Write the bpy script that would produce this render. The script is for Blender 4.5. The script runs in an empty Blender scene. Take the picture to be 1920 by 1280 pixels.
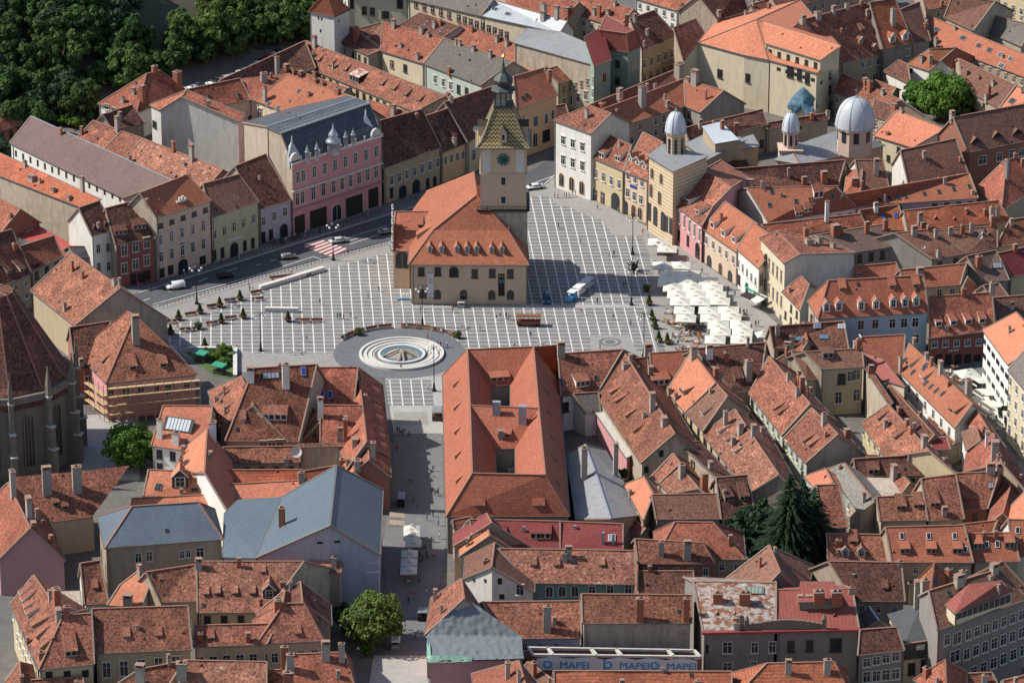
import bpy, bmesh, math, random
from mathutils import Vector, Matrix, noise
from mathutils.bvhtree import BVHTree
R = random.Random(7)
rad = math.radians
col = bpy.context.scene.collection
# ---------------------------------------------------------------- camera model
FPX, PITCH, HC, CY = 7700.0, rad(22.15), 384.0, -937.0
CP, SP = math.cos(PITCH), math.sin(PITCH)
def ray(x, y):
    a = (x-960)/FPX; b = (640-y)/FPX
    return Vector((a, CP + b*SP, -SP + b*CP))
def P(x, y, z=0.0):
    d = ray(x, y); t = (z-HC)/d.z
    return Vector((d.x*t, CY + d.y*t, z))
def zat(x, y, yb):
    """height of the pixel (x,y) standing over the ground pixel (x,yb)"""
    Y = P(x, yb, 0).y; d = ray(x, y); t = (Y-CY)/d.y
    return HC + d.z*t
def pix(v):
    dx, dy, dz = v.x, v.y-CY, v.z-HC
    f = dy*CP - dz*SP; u = dy*SP + dz*CP
    return 960 + FPX*dx/f, 640 - FPX*u/f
def mscale(x, y):
    return FPX/((P(x, y)-Vector((0, CY, HC))).length)   # px per metre
# ---------------------------------------------------------------- materials
M = {}
def newmat(n):
    m = bpy.data.materials.new(n); m.use_nodes = True
    nt = m.node_tree; b = nt.nodes['Principled BSDF']; M[n] = m
    return m, nt, b
def N(nt, t, **k):
    n = nt.nodes.new(t)
    for a, v in k.items():
        if a.startswith('i_'):
            n.inputs[int(a[2:]) if a[2:].isdigit() else a[2:].replace('_', ' ')].default_value = v
        else: setattr(n, a, v)
    return n
def mathn(nt, op, a, b=None, clamp=False):
    n = nt.nodes.new('ShaderNodeMath'); n.operation = op; n.use_clamp = clamp
    for i, v in enumerate((a, b)):
        if v is None: continue
        if isinstance(v, (int, float)): n.inputs[i].default_value = v
        else: nt.links.new(v, n.inputs[i])
    return n.outputs[0]
def mix(nt, f, a, b, mode='MIX'):
    n = nt.nodes.new('ShaderNodeMix'); n.data_type = 'RGBA'; n.blend_type = mode
    for i, v in ((0, f), (6, a), (7, b)):
        if isinstance(v, (int, float)): n.inputs[i].default_value = v
        elif isinstance(v, tuple): n.inputs[i].default_value = (v[0], v[1], v[2], 1)
        else: nt.links.new(v, n.inputs[i])
    return n.outputs[2]
def ramp(nt, f, lo, hi):
    n = nt.nodes.new('ShaderNodeMapRange'); n.clamp = True
    nt.links.new(f, n.inputs[0]); n.inputs[1].default_value = lo; n.inputs[2].default_value = hi
    return n.outputs[0]
def coords(nt, kind='UV', sc=(1, 1, 1), rnd=True):
    tc = nt.nodes.new('ShaderNodeTexCoord'); mp = nt.nodes.new('ShaderNodeMapping')
    nt.links.new(tc.outputs[kind], mp.inputs[0]); mp.inputs['Scale'].default_value = sc
    return mp.outputs[0]
def nz(nt, vec, scale, detail=3, rough=.6):
    n = nt.nodes.new('ShaderNodeTexNoise'); n.inputs['Scale'].default_value = scale
    n.inputs['Detail'].default_value = detail; n.inputs['Roughness'].default_value = rough
    nt.links.new(vec, n.inputs['Vector']); return n.outputs[0]
def randval(nt, col_, amt=.16, hue=.003):
    oi = nt.nodes.new('ShaderNodeObjectInfo')
    v = mathn(nt, 'ADD', mathn(nt, 'MULTIPLY', oi.outputs['Random'], amt*2), 1-amt)
    h = nt.nodes.new('ShaderNodeHueSaturation'); nt.links.new(col_, h.inputs['Color']); nt.links.new(v, h.inputs['Value'])
    r2 = mathn(nt, 'FRACT', mathn(nt, 'MULTIPLY', oi.outputs['Random'], 17.3))
    nt.links.new(mathn(nt, 'ADD', mathn(nt, 'MULTIPLY', r2, hue*2), .5-hue), h.inputs['Hue'])
    return h.outputs[0]
def tile(n, c1, c2, c3=None, patch=.0, rows=.0, rowp=.5, rough=.85, mott=1.0, streak=.25, amt=.19, dark=.3, vert=0):
    m, nt, b = newmat(n)
    uv = coords(nt); uvs = coords(nt, 'UV', (1.1, .12, 1))
    a = nz(nt, uv, 1.5, 6, .78); f = nz(nt, uv, 3.2, 3, .7)
    k = ramp(nt, mathn(nt, 'ADD', mathn(nt, 'MULTIPLY', a, .5), mathn(nt, 'MULTIPLY', f, .5)), .5-.11/mott if mott < 3 else .47, .5+.11/mott)
    c = mix(nt, k, c1, c2)
    if rows and not vert and c3:
        # areas re-laid with other tiles, with ragged edges
        mp2 = nt.nodes.new('ShaderNodeVectorMath'); mp2.operation = 'ADD'; nn2 = nt.nodes.new('ShaderNodeTexNoise'); nn2.inputs['Scale'].default_value = 1.3; nt.links.new(uv, nn2.inputs['Vector'])
        nt.links.new(uv, mp2.inputs[0]); nt.links.new(nn2.outputs['Color'], mp2.inputs[1])
        v3 = nt.nodes.new('ShaderNodeTexVoronoi'); v3.inputs['Scale'].default_value = .34; v3.distance = 'CHEBYCHEV'; nt.links.new(mp2.outputs[0], v3.inputs['Vector'])
        s3 = nt.nodes.new('ShaderNodeSeparateColor'); nt.links.new(v3.outputs['Color'], s3.inputs[0])
        c = mix(nt, mathn(nt, 'MULTIPLY', mathn(nt, 'GREATER_THAN', s3.outputs[0], .80), .45), c, tuple(min(1, x*1.35) for x in c1))
        c = mix(nt, mathn(nt, 'MULTIPLY', mathn(nt, 'LESS_THAN', s3.outputs[1], .20), .5), c, tuple(x*.75 for x in c2))
    big = nz(nt, uv, .12, 3, .6)
    c = mix(nt, mathn(nt, 'MULTIPLY', ramp(nt, big, .35, .7), .35), c, tuple(x*.6 for x in c1))
    st = nz(nt, uvs, 1.4, 4, .6)
    c = mix(nt, mathn(nt, 'MULTIPLY', ramp(nt, st, .5, .75), streak), c, tuple(x*.45 for x in c1))
    # dark single tiles
    vo = nt.nodes.new('ShaderNodeTexVoronoi'); vo.inputs['Scale'].default_value = 2.7
    nt.links.new(uv, vo.inputs['Vector'])
    sp = nt.nodes.new('ShaderNodeSeparateColor'); nt.links.new(vo.outputs['Color'], sp.inputs[0])
    c = mix(nt, mathn(nt, 'MULTIPLY', mathn(nt, 'GREATER_THAN', sp.outputs[0], .80), dark), c, tuple(x*.3 for x in c1))
    hv = nt.nodes.new('ShaderNodeHueSaturation'); nt.links.new(c, hv.inputs['Color'])
    nt.links.new(mathn(nt, 'ADD', mathn(nt, 'MULTIPLY', sp.outputs[2], dark*1.5), 1-dark*.75), hv.inputs['Value']); c = hv.outputs[0]
    c = mix(nt, mathn(nt, 'MULTIPLY', mathn(nt, 'LESS_THAN', sp.outputs[1], .17), dark*1.0), c, tuple(min(1, x*1.7+.03) for x in c2))
    if c3:
        p = nz(nt, coords(nt, 'UV', (.9, 1.25, 1)), .55, 8, .8); c = mix(nt, ramp(nt, p, .66-patch*.3, .72-patch*.3), c, c3)
    if rows:
        s = nt.nodes.new('ShaderNodeSeparateXYZ'); nt.links.new(uv, s.inputs[0])
        w = mathn(nt, 'FRACT', mathn(nt, 'DIVIDE', s.outputs[1 - vert], rowp))
        w = mathn(nt, 'MULTIPLY', mathn(nt, 'GREATER_THAN', w, .68), rows)
        c = mix(nt, w, c, tuple(x*.4 for x in c1))
    c = randval(nt, c, amt)
    nt.links.new(c, b.inputs['Base Color']); b.inputs['Roughness'].default_value = rough
    b.inputs['Specular IOR Level'].default_value = .25
    bm = nt.nodes.new('ShaderNodeBump'); bm.inputs['Distance'].default_value = .12; bm.inputs['Strength'].default_value = .6
    nt.links.new(f, bm.inputs['Height']); nt.links.new(bm.outputs[0], b.inputs['Normal'])
    return m
def plaster(n, c, dirt=.35, rough=.9, grime=(.12, .1, .085), metal=0, scale=1, bands=0, amt=.05):
    m, nt, b = newmat(n)
    g = coords(nt, 'Object'); gs = coords(nt, 'Object', (1, 1, .18))
    a = ramp(nt, nz(nt, gs, .9*scale, 6, .72), .45, .78)
    cc = mix(nt, mathn(nt, 'MULTIPLY', a, dirt), c, grime)
    b2 = ramp(nt, nz(nt, g, .35*scale, 6, .7), .5, .7)
    cc = mix(nt, mathn(nt, 'MULTIPLY', b2, dirt*.7), cc, tuple(min(1, x*1.35) for x in c))
    fn = nz(nt, g, 5*scale, 2, .6)
    cc = mix(nt, mathn(nt, 'MULTIPLY', ramp(nt, fn, .45, .75), dirt*.5), cc, tuple(x*.55 for x in c))
    if bands:
        s = nt.nodes.new('ShaderNodeSeparateXYZ'); nt.links.new(coords(nt, 'Object'), s.inputs[0])
        w = mathn(nt, 'GREATER_THAN', mathn(nt, 'FRACT', mathn(nt, 'DIVIDE', s.outputs[2], 1.0)), .5)
        cc = mix(nt, mathn(nt, 'MULTIPLY', w, bands), cc, (.22, .13, .07))
    cc = randval(nt, cc, amt, .004)
    nt.links.new(cc, b.inputs['Base Color']); b.inputs['Roughness'].default_value = rough
    b.inputs['Metallic'].default_value = metal; b.inputs['Specular IOR Level'].default_value = .3
    return m
def flat(n, c, rough=.6, metal=0, spec=.4):
    m, nt, b = newmat(n)
    g = coords(nt, 'Object'); f = ramp(nt, nz(nt, g, 3, 3), .35, .7)
    nt.links.new(mix(nt, mathn(nt, 'MULTIPLY', f, .22), c, tuple(x*.55 for x in c)), b.inputs['Base Color'])
    b.inputs['Roughness'].default_value = rough; b.inputs['Metallic'].default_value = metal
    b.inputs['Specular IOR Level'].default_value = spec
    return m
# roofs
tile('old',  (.335, .128, .076), (.145, .058, .039), (.46, .32, .22), .14, mott=1.0, dark=.6, rows=.24, rowp=.78)
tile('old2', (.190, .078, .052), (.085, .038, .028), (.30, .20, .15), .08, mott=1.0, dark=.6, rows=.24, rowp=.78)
tile('pale', (.36, .150, .095), (.165, .068, .045), (.56, .44, .35), .27, mott=.9, dark=.6, rows=.2, rowp=.78)
tile('red',  (.38, .125, .075), (.23, .080, .050), (.45, .26, .18), .06, mott=.8, dark=.42, rows=.2, rowp=.75)
tile('new',  (.405, .142, .080), (.31, .108, .062), mott=.6, dark=.2, streak=.2, amt=.12, rows=.24, rowp=.66)
tile('org',  (.58, .215, .125), (.46, .168, .098), mott=.5, dark=.2, streak=.15, amt=.08, rows=.14, rowp=.6)
tile('pant', (.46, .140, .070), (.25, .085, .048), (.50, .34, .25), .12, rows=.62, rowp=.72, mott=.8)
tile('brn',  (.235, .112, .076), (.15, .074, .052), mott=.6, dark=.35, streak=.3, rows=.2, rowp=.75)
tile('gry',  (.175, .150, .130), (.115, .10, .088), (.30, .27, .22), .10, dark=.2, mott=.8)
tile('mauve',(.205, .130, .115), (.165, .108, .098), mott=.5, dark=.15, streak=.1, rows=.1)
tile('moss', (.25, .235, .20), (.16, .15, .125), mott=1, dark=.3)
tile('bsteel',(.135, .175, .205), (.115, .152, .182), mott=.5, dark=.08, streak=.08, rows=.45, rowp=.62, rough=.5, amt=.05)
tile('slate',(.085, .100, .115), (.05, .058, .068), mott=1, dark=.35, rough=.5)
tile('maroon',(.26, .055, .050), (.20, .045, .042), mott=.5, dark=.12, rows=.42, rowp=.62, streak=.15, rough=.6)
tile('redmet',(.42, .075, .065), (.34, .065, .058), mott=.5, dark=.1, streak=.2, rough=.5)
tile('rust', (.56, .50, .44), (.42, .38, .34), (.26, .095, .05), .62, dark=.25, rough=.6, streak=.3)
tile('rustred',(.33, .10, .075), (.26, .08, .062), (.42, .30, .27), .10, dark=.12, rows=.3, rowp=.8, vert=1, rough=.6)
tile('rustpale',(.50, .43, .36), (.42, .35, .29), (.34, .17, .09), .4, dark=.1, rows=.3, rowp=.9, vert=1, rough=.5)
tile('zinc', (.34, .355, .365), (.24, .25, .26), (.27, .19, .14), .38, dark=.1, rows=.35, rowp=.9, vert=1, rough=.38, streak=.2, amt=.05)
tile('silver',(.52, .55, .58), (.44, .47, .50), mott=.5, dark=.05, rough=.4, streak=.2)
tile('dgrey',(.075, .082, .090), (.06, .065, .072), mott=.5, dark=.1, rows=.2, rough=.7)
tile('patch',(.17, .105, .085), (.12, .078, .064), (.50, .44, .36), .13, dark=.2, mott=.8)
tile('glaze',(.50, .36, .06), (.44, .32, .05), mott=.5, dark=.1, rows=0, rough=.4)
def fix_glaze():
    m = M['glaze']; nt = m.node_tree; b = nt.nodes['Principled BSDF']
    uv = coords(nt); s = nt.nodes.new('ShaderNodeSeparateXYZ'); nt.links.new(uv, s.inputs[0])
    tri = mathn(nt, 'ABSOLUTE', mathn(nt, 'SUBTRACT', mathn(nt, 'FRACT', mathn(nt, 'DIVIDE', s.outputs[0], 1.0)), .5))
    zz = mathn(nt, 'FRACT', mathn(nt, 'DIVIDE', mathn(nt, 'ADD', s.outputs[1], mathn(nt, 'MULTIPLY', tri, 1.3)), 1.05))
    c = mix(nt, mathn(nt, 'GREATER_THAN', zz, .5), (.38, .28, .12), (.075, .07, .05))
    nt.links.new(c, b.inputs['Base Color'])
fix_glaze()
# walls
for n, c, d in (('tan', (.38, .30, .22), .5), ('cream', (.60, .52, .37), .35), ('yellow', (.53, .43, .27), .25), ('white', (.74, .71, .65), .3),
    ('grey', (.30, .275, .24), .6), ('dgreyw', (.24, .215, .19), .5), ('pink', (.58, .285, .29), .22), ('rose', (.37, .22, .225), .25), ('peach', (.62, .47, .35), .25),
    ('green', (.40, .42, .27), .3), ('mint', (.43, .49, .42), .3), ('teal', (.17, .27, .24), .4), ('blue', (.34, .46, .54), .15), ('lilac', (.42, .40, .46), .2),
    ('maroonw', (.24, .085, .07), .25), ('brickw', (.30, .13, .085), .5), ('stone', (.18, .155, .125), .7), ('oldwall', (.43, .36, .275), .75),
    ('pale_wall', (.62, .585, .52), .4), ('orangew', (.56, .36, .20), .2), ('beige', (.56, .42, .335), .25), ('ochre', (.40, .31, .205), .35), ('council', (.58, .43, .295), .12), ('steelw', (.36, .38, .43), .35), ('greend', (.23, .31, .26), .4), ('concrete', (.52, .49, .44), .4), ('stonelt', (.62, .59, .54), .3)):
    plaster(n, c, d)
plaster('striped', (.62, .50, .33), .2, bands=.38)
flat('glass', (.022, .027, .035), .12, 0, .6); flat('frame', (.62, .60, .56), .6); flat('darkframe', (.07, .05, .04), .6)
flat('patina', (.060, .075, .066), .6); flat('mortar', (.30, .215, .165), .9); flat('ridge', (.32, .16, .11), .9); flat('gutter', (.20, .17, .15), .5, .3); flat('zincs', (.42, .45, .49), .35, .4)
flat('dark', (.02, .018, .016), .8); flat('brickc', (.33, .12, .07), .95); flat('plasterc', (.36, .32, .275), .95); flat('capc', (.32, .20, .15), .9)
flat('iron', (.03, .035, .035), .5, .5); flat('lampglass', (.75, .75, .72), .3); flat('canvas', (.68, .65, .55), .9); flat('canvas2', (.62, .60, .54), .9)
flat('wood', (.22, .10, .06), .8); flat('plank', (.50, .36, .20), .85); flat('orangef', (.60, .16, .02), .8); flat('soil', (.08, .05, .03), 1); flat('gold', (.75, .5, .12), .3, .8)
flat('clock', (.025, .085, .085), .5); flat('clockw', (.75, .75, .7), .5); flat('skin', (.50, .30, .21), .7); flat('hair', (.05, .032, .02), .8); flat('rubber', (.02, .02, .02), .8)
flat('tarpb', (.10, .20, .27), .5); flat('tarpg', (.175, .195, .205), .55); flat('tarpgr', (.20, .36, .27), .5); flat('brandblue', (.03, .33, .62), .6); flat('banner', (.62, .62, .62), .8)
flat('redp', (.55, .05, .04), .5); flat('whitep', (.80, .80, .78), .35); flat('blackp', (.018, .02, .024), .25); flat('greyp', (.24, .25, .26), .3); flat('bluep', (.02, .09, .20), .25); flat('skyp', (.10, .36, .60), .4); flat('silverp', (.52, .56, .56), .25)
flat('yellowp', (.75, .5, .05), .5); flat('signblue', (.02, .05, .30), .5); flat('greenp', (.04, .30, .18), .6)
# ---------------------------------------------------------------- objects
def tag(o, label=None, cat=None, group=None, kind=None):
    if label: o['label'] = label
    if cat: o['category'] = cat
    if group: o['group'] = group
    if kind: o['kind'] = kind
    return o
def empty(name, loc, label, cat, group=None, rz=0):
    o = bpy.data.objects.new(name, None); col.objects.link(o); o.location = loc; o.rotation_euler = (0, 0, rz)
    o.empty_display_size = .5
    return tag(o, label, cat, group)
def link(name, me, parent=None, loc=None, rot=None):
    o = bpy.data.objects.new(name, me); col.objects.link(o)
    if parent: o.parent = parent
    if loc is not None: o.location = loc
    if rot is not None:
        o.rotation_euler = rot
    return o
def mesh(name, bm, mats, smooth=False):
    me = bpy.data.meshes.new(name); bm.to_mesh(me); bm.free()
    for m in mats: me.materials.append(M[m])
    if smooth:
        for p in me.polygons: p.use_smooth = True
    return me
def box(bm, c, s, mi=0, mat=None, taper=1.0):
    """box centre c, size s, optional matrix"""
    vs = []
    for z in (-.5, .5):
        k = taper if z > 0 else 1
        for x, y in ((-.5, -.5), (.5, -.5), (.5, .5), (-.5, .5)):
            v = Vector((c[0]+x*s[0]*k, c[1]+y*s[1]*k, c[2]+z*s[2]))
            vs.append(bm.verts.new(mat @ v if mat else v))
    for f in ((3, 2, 1, 0), (4, 5, 6, 7), (0, 1, 5, 4), (1, 2, 6, 5), (2, 3, 7, 6), (3, 0, 4, 7)):
        fc = bm.faces.new([vs[i] for i in f]); fc.material_index = mi
    return vs
def beam(bm, a, b, w, h, mi=0, up=0.0):
    """bar from a to b, width w, height h"""
    a = Vector(a); b = Vector(b); d = b-a
    if d.length < .01: return
    d.normalize(); s = d.cross(Vector((0, 0, 1)))
    if s.length < .01: s = Vector((1, 0, 0))
    s.normalize(); u = s.cross(d); u.normalize()
    if u.z < 0: u = -u; s = -s
    vs = []
    for p in (a, b):
        for x, y in ((-w/2, -h/2+up), (w/2, -h/2+up), (w/2, h/2+up), (-w/2, h/2+up)):
            vs.append(bm.verts.new(p + s*x + u*y))
    for f in ((0, 1, 2, 3), (7, 6, 5, 4), (0, 4, 5, 1), (1, 5, 6, 2), (2, 6, 7, 3), (3, 7, 4, 0)):
        bm.faces.new([vs[i] for i in f]).material_index = mi
def lathe(bm, prof, n=16, c=(0, 0), mi=0, rot=0):
    rings = []
    for r, z in prof:
        if r < 1e-4: rings.append([bm.verts.new((c[0], c[1], z))])
        else: rings.append([bm.verts.new((c[0]+r*math.cos(2*math.pi*i/n+rot), c[1]+r*math.sin(2*math.pi*i/n+rot), z)) for i in range(n)])
    for a, b in zip(rings, rings[1:]):
        for i in range(n):
            j = (i+1) % n
            if len(a) == 1 and len(b) == 1: continue
            if len(a) == 1: f = bm.faces.new((a[0], b[j], b[i]))
            elif len(b) == 1: f = bm.faces.new((a[i], a[j], b[0]))
            else: f = bm.faces.new((a[i], a[j], b[j], b[i]))
            f.material_index = mi
# ---------------------------------------------------------------- houses
HOUSES = []; RT = []; WT = []       # roof triangles / wall triangles: (a,b,c,house,normal)
def newell(vs):
    n = Vector()
    for i, a in enumerate(vs):
        b = vs[(i+1) % len(vs)]
        n.x += (a.y-b.y)*(a.z+b.z); n.y += (a.z-b.z)*(a.x+b.x); n.z += (a.x-b.x)*(a.y+b.y)
    return n.normalized()
def house(label, V, F, rm, wm, name='house', cat='house', ze=None, sag=.07, inset=.3, cope=True, z0=-.3, group=None, gut=True, capm='ridge', parent=None, wallname='wall', coph=.16, side=None, fn=None):
    V = [Vector(v) for v in V]
    F = [list(f) for f in F]
    def up(f): return newell([V[i] for i in f]).z
    F.sort(key=lambda f: -abs(up(f)))
    todo = list(range(len(F))); seen = []
    while todo:
        q = [todo.pop(0)]
        if up(F[q[0]]) < 0: F[q[0]].reverse()
        while q:
            a = q.pop(); seen.append(a)
            ea = {(F[a][i], F[a][(i+1) % len(F[a])]) for i in range(len(F[a]))}
            for b in list(todo):
                eb = {(F[b][i], F[b][(i+1) % len(F[b])]) for i in range(len(F[b]))}
                if ea & eb: F[b].reverse(); todo.remove(b); q.append(b)
                elif ea & {(y, x) for x, y in eb}: todo.remove(b); q.append(b)
    cen = Vector((sum(v.x for v in V)/len(V), sum(v.y for v in V)/len(V), 0))
    if parent is None:
        root = empty(name, cen, label, cat, group)
    else:
        root = parent; cen = root.location.copy()
    H = dict(root=root, rm=rm, wm=wm, cen=cen); HOUSES.append(H)
    # ---- roof
    bm = bmesh.new(); uvl = bm.loops.layers.uv.new('UVMap')
    bv = [bm.verts.new(v-cen) for v in V]
    off = (R.uniform(0, 90), R.uniform(0, 90))
    for f in F:
        try: fc = bm.faces.new([bv[i] for i in f])
        except ValueError: continue
        n = newell([V[i] for i in f])
        h = Vector((-n.y, n.x, 0))
        if h.length < .05: h = (V[f[1]]-V[f[0]]); h.z = 0
        h.normalize(); up = n.cross(h).normalized()
        for lp in fc.loops:
            w = lp.vert.co + cen
            lp[uvl].uv = (w.dot(h)+off[0], w.dot(up)+off[1])
    edges = {}
    for fi, f in enumerate(F):
        for i in range(len(f)): edges[(f[i], f[(i+1) % len(f)])] = fi
    bound = {a: b for (a, b) in edges if (b, a) not in edges}
    bmesh.ops.triangulate(bm, faces=bm.faces[:]); bm.normal_update()
    for f in bm.faces:
        n = f.normal.copy(); n = n if n.z > 0 else -n
        a = [v.co+cen for v in f.verts]; RT.append((a[0], a[1], a[2], H, n)); H.setdefault('tris', []).append((a[0], a[1], a[2], n, f.calc_area()))
    for _ in range(5):
        le = [e for e in bm.edges if e.calc_length() > 3.0]
        if not le: break
        bmesh.ops.subdivide_edges(bm, edges=le, cuts=1)
        bmesh.ops.triangulate(bm, faces=[f for f in bm.faces if len(f.verts) > 3])
    if sag:
        sg = sag*(1.7 if rm in ('old', 'old2', 'pale', 'pant', 'red') else 1)
        for v in bm.verts:
            w = v.co + cen
            v.co.z += sg*(noise.noise(w*.22)*1.6 + noise.noise(w*.6)*.7)
    be = [e for e in bm.edges if e.is_boundary]
    ex = bmesh.ops.extrude_edge_only(bm, edges=be)
    for g in ex['geom']:
        if isinstance(g, bmesh.types.BMVert): g.co.z -= .22
        if isinstance(g, bmesh.types.BMFace): g.material_index = 3
    bmesh.ops.recalc_face_normals(bm, faces=bm.faces[:])
    done = set()
    for (a, b), fi in edges.items():
        if (b, a) in edges:
            if (b, a) in done: continue
            done.add((a, b)); fj = edges[(b, a)]
            n1 = newell([V[i] for i in F[fi]]); n2 = newell([V[i] for i in F[fj]])
            c2 = sum((V[i] for i in F[fj]), Vector())/len(F[fj])
            if (c2-V[a]).dot(n1) < -.1 and n1.angle(n2) > .15:
                beam(bm, V[a]-cen, V[b]-cen, .38, .16, 1, .06)
        else:
            dz = abs(V[a].z-V[b].z); L = (V[a]-V[b]).length
            if dz/max(L, .1) > .12:
                if cope: beam(bm, V[a]-cen, V[b]-cen, .34, coph*2, 2, 0)
            elif gut:
                d = (V[b]-V[a]).normalized(); o = Vector((d.y, -d.x, 0))*.1
                beam(bm, V[a]-cen+o, V[b]-cen+o, .2, .2, 3, -.08)
    ro = link('roof', mesh('roof', bm, [rm, capm, 'mortar', 'gutter']), root)
    H['roof'] = ro
    # ---- walls
    bm = bmesh.new(); left = dict(bound)
    while left:
        s = next(iter(left)); loop = [s]; nx = left.pop(s)
        while nx != s and nx in left: loop.append(nx); nx = left.pop(nx)
        n = len(loop); pts = []
        for i in range(n):
            p0, p1, p2 = V[loop[i-1]], V[loop[i]], V[loop[(i+1) % n]]
            d1 = (p1-p0); d2 = (p2-p1); d1.z = d2.z = 0
            if d1.length < 1e-3 or d2.length < 1e-3: pts.append(p1.copy()); continue
            d1.normalize(); d2.normalize()
            n1 = Vector((-d1.y, d1.x, 0)); n2 = Vector((-d2.y, d2.x, 0))
            o = (n1+n2)/max(.35, 1+n1.dot(n2))*inset
            pts.append(p1+o)
        tv = [bm.verts.new(p-cen-Vector((0, 0, .08))) for p in pts]
        lv = [bm.verts.new(Vector((p.x-cen.x, p.y-cen.y, z0))) for p in pts]
        for i in range(n):
            j = (i+1) % n
            if j == i or (pts[i]-pts[j]).length < .02: continue
            try: wf = bm.faces.new((lv[i], lv[j], tv[j], tv[i]))
            except ValueError: continue
            if side:
                e_ = (pts[j]-pts[i]); e_.z = 0
                if e_.length > .01 and abs(Vector((e_.y, -e_.x, 0)).normalized().dot(fn)) < .75: wf.material_index = 1
            a, b_ = pts[i], pts[j]
            d = b_-a; nn = Vector((d.y, -d.x, 0))
            if nn.length < .01: continue
            nn.normalize()
            A = Vector((a.x, a.y, z0)); B = Vector((b_.x, b_.y, z0))
            WT.append((A, B, b_, H, nn)); WT.append((A, b_, a, H, nn)); H.setdefault('walls', []).append((a, b_, nn))
    wo = link(wallname, mesh(wallname, bm, [wm]+([side] if side else [])), root)
    return H
def G(label, rm, wm, r, e, ze=9, ends='gg', pitch=40, zr=None, far=None, b=None, bb=None, **k):
    if b: ze = zat(e[0], e[1], b)
    if bb: ze = zat(e[2], e[3], bb)
    E0, E1 = P(e[0], e[1], ze), P(e[2], e[3], ze)
    d = (E1-E0); d.z = 0; d.normalize(); nrm = Vector((-d.y, d.x, 0))
    def dist(z):
        m = (P(r[0], r[1], z)+P(r[2], r[3], z))/2 - (E0+E1)/2
        return abs(m.dot(nrm))
    if zr is None:
        tp = math.tan(rad(pitch)); z = ze+.4
        while z < ze+16 and (z-ze) < dist(z)*tp: z += .05
        if z >= ze+16: print('NOROOF', label); z = ze+2.5
        zr = z
    R0, R1 = P(r[0], r[1], zr), P(r[2], r[3], zr)
    if far:
        F0, F1 = P(far[0], far[1], ze), P(far[2], far[3], ze)
    else:
        def fc(Ei, Ri, t):
            s = (Ri-Ei).dot(nrm)
            if t == 'h': q = Ei + nrm*(2*s)
            else: q = Ri*2-Ei
            return Vector((q.x, q.y, ze))
        F0, F1 = fc(E0, R0, ends[0]), fc(E1, R1, ends[1])
    V = [E0, E1, R0, R1, F0, F1]
    Fs = [(0, 1, 3, 2), (2, 3, 5, 4)]
    if ends[0] == 'h': Fs.append((0, 2, 4))
    if ends[1] == 'h': Fs.append((1, 5, 3))
    if 'side' not in k and wm in ('pink', 'green', 'yellow', 'maroonw', 'lilac', 'peach', 'orangew', 'blue', 'mint', 'ochre', 'teal', 'beige', 'white', 'cream'):
        k['side'] = 'oldwall' if wm not in ('white', 'cream') else 'pale_wall'
    k.setdefault('fn', nrm)
    return house(label, V, Fs, rm, wm, **k)
def S(label, rm, wm, pts, **k):
    """roof of one or more planes given by pixels: pts (x,y,z), faces in k"""
    F = k.pop('F', None) or [list(range(len(pts)))]
    V = [P(*p) for p in pts]
    k.setdefault('sag', .03)
    return house(label, V, F, rm, wm, **k)
def sheet(name, pts, z, mat, kind='structure', zs=None):
    from mathutils.geometry import tessellate_polygon
    Q = [P(x, y, 0)+Vector((0, 0, z)) for x, y in pts]; bm = bmesh.new(); vs = [bm.verts.new(q) for q in Q]
    for t in tessellate_polygon([Q]):
        try: bm.faces.new([vs[i] for i in t])
        except ValueError: pass
    bm.normal_update()
    for f in bm.faces:
        if f.normal.z < 0: f.normal_flip()
    o = link(name, mesh(name, bm, [mat])); tag(o, kind=kind); return o
# ================================================================ the houses
# ---- far left under the forest
G('small low house with plain orange roof at the left edge below the forest', 'red', 'brickw', (-30,222,24,207), (-22,252,48,229), 5)
G('long low building with smooth mauve grey roof and white window wall at far left', 'mauve', 'white', (58,218,322,338), (18,268,232,372), 9, pitch=34, capm='zincs')
G('old house behind the long mauve roof, leftmost of its speckled row', 'old', 'tan', (175,226,228,246), (137,266,190,286), 8)
G('old house behind the long mauve roof, middle of its speckled row', 'old', 'tan', (228,246,268,260), (190,286,230,300), 8)
G('old long house behind the mauve roof with crumbling firewall along its ridge', 'pale', 'tan', (268,260,418,318), (228,302,378,362), 8)
G('small dark roofed house wedged beside the blank pale wall', 'old2', 'tan', (192,215,248,197), (212,243,272,230), 9)
S('broad hipped orange brown house with tall chimneys at the edge of the forest', 'red', 'white', [(183,195,8),(255,213,8),(352,172,8),(285,150,8),(274,139,14.5),(300,132,14.5)], F=[(0,1,4),(1,2,5,4),(2,3,5),(3,0,4,5)])
S('tall building with huge blank pale stained side wall and orange roof', 'red', 'pale_wall', [(300,207,16),(340,182,20),(448,228,15),(458,214,15),(350,169,20),(280,197,16)], F=[(0,1,4,5),(1,2,3,4)])
G('courtyard wing with orange tiles and cream windows behind the blank pale wall', 'red', 'cream', (350,168,450,147), (398,200,472,187), 14)
S('short valley roof joining two orange courtyard wings', 'red', 'cream', [(448,148,18),(543,138,18),(488,190,14),(470,188,14)])
G('long orange roofed wing with row of skylights behind the pink palace', 'new', 'cream', (540,139,668,186), (478,189,606,236), 14, cope=True)
G('brown roofed house with long plain slope beside the forest car park', 'old2', 'tan', (413,150,572,77), (440,176,592,128), 8)
G('very long old house with a row of seven long dormers behind the orange wings', 'old', 'yellow', (574,77,834,181), (587,131,778,210), 7)
G('low red tile roof between the long orange wing and the dormer row', 'red', 'tan', (543,128,650,165), (525,152,632,190), 6)
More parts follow.
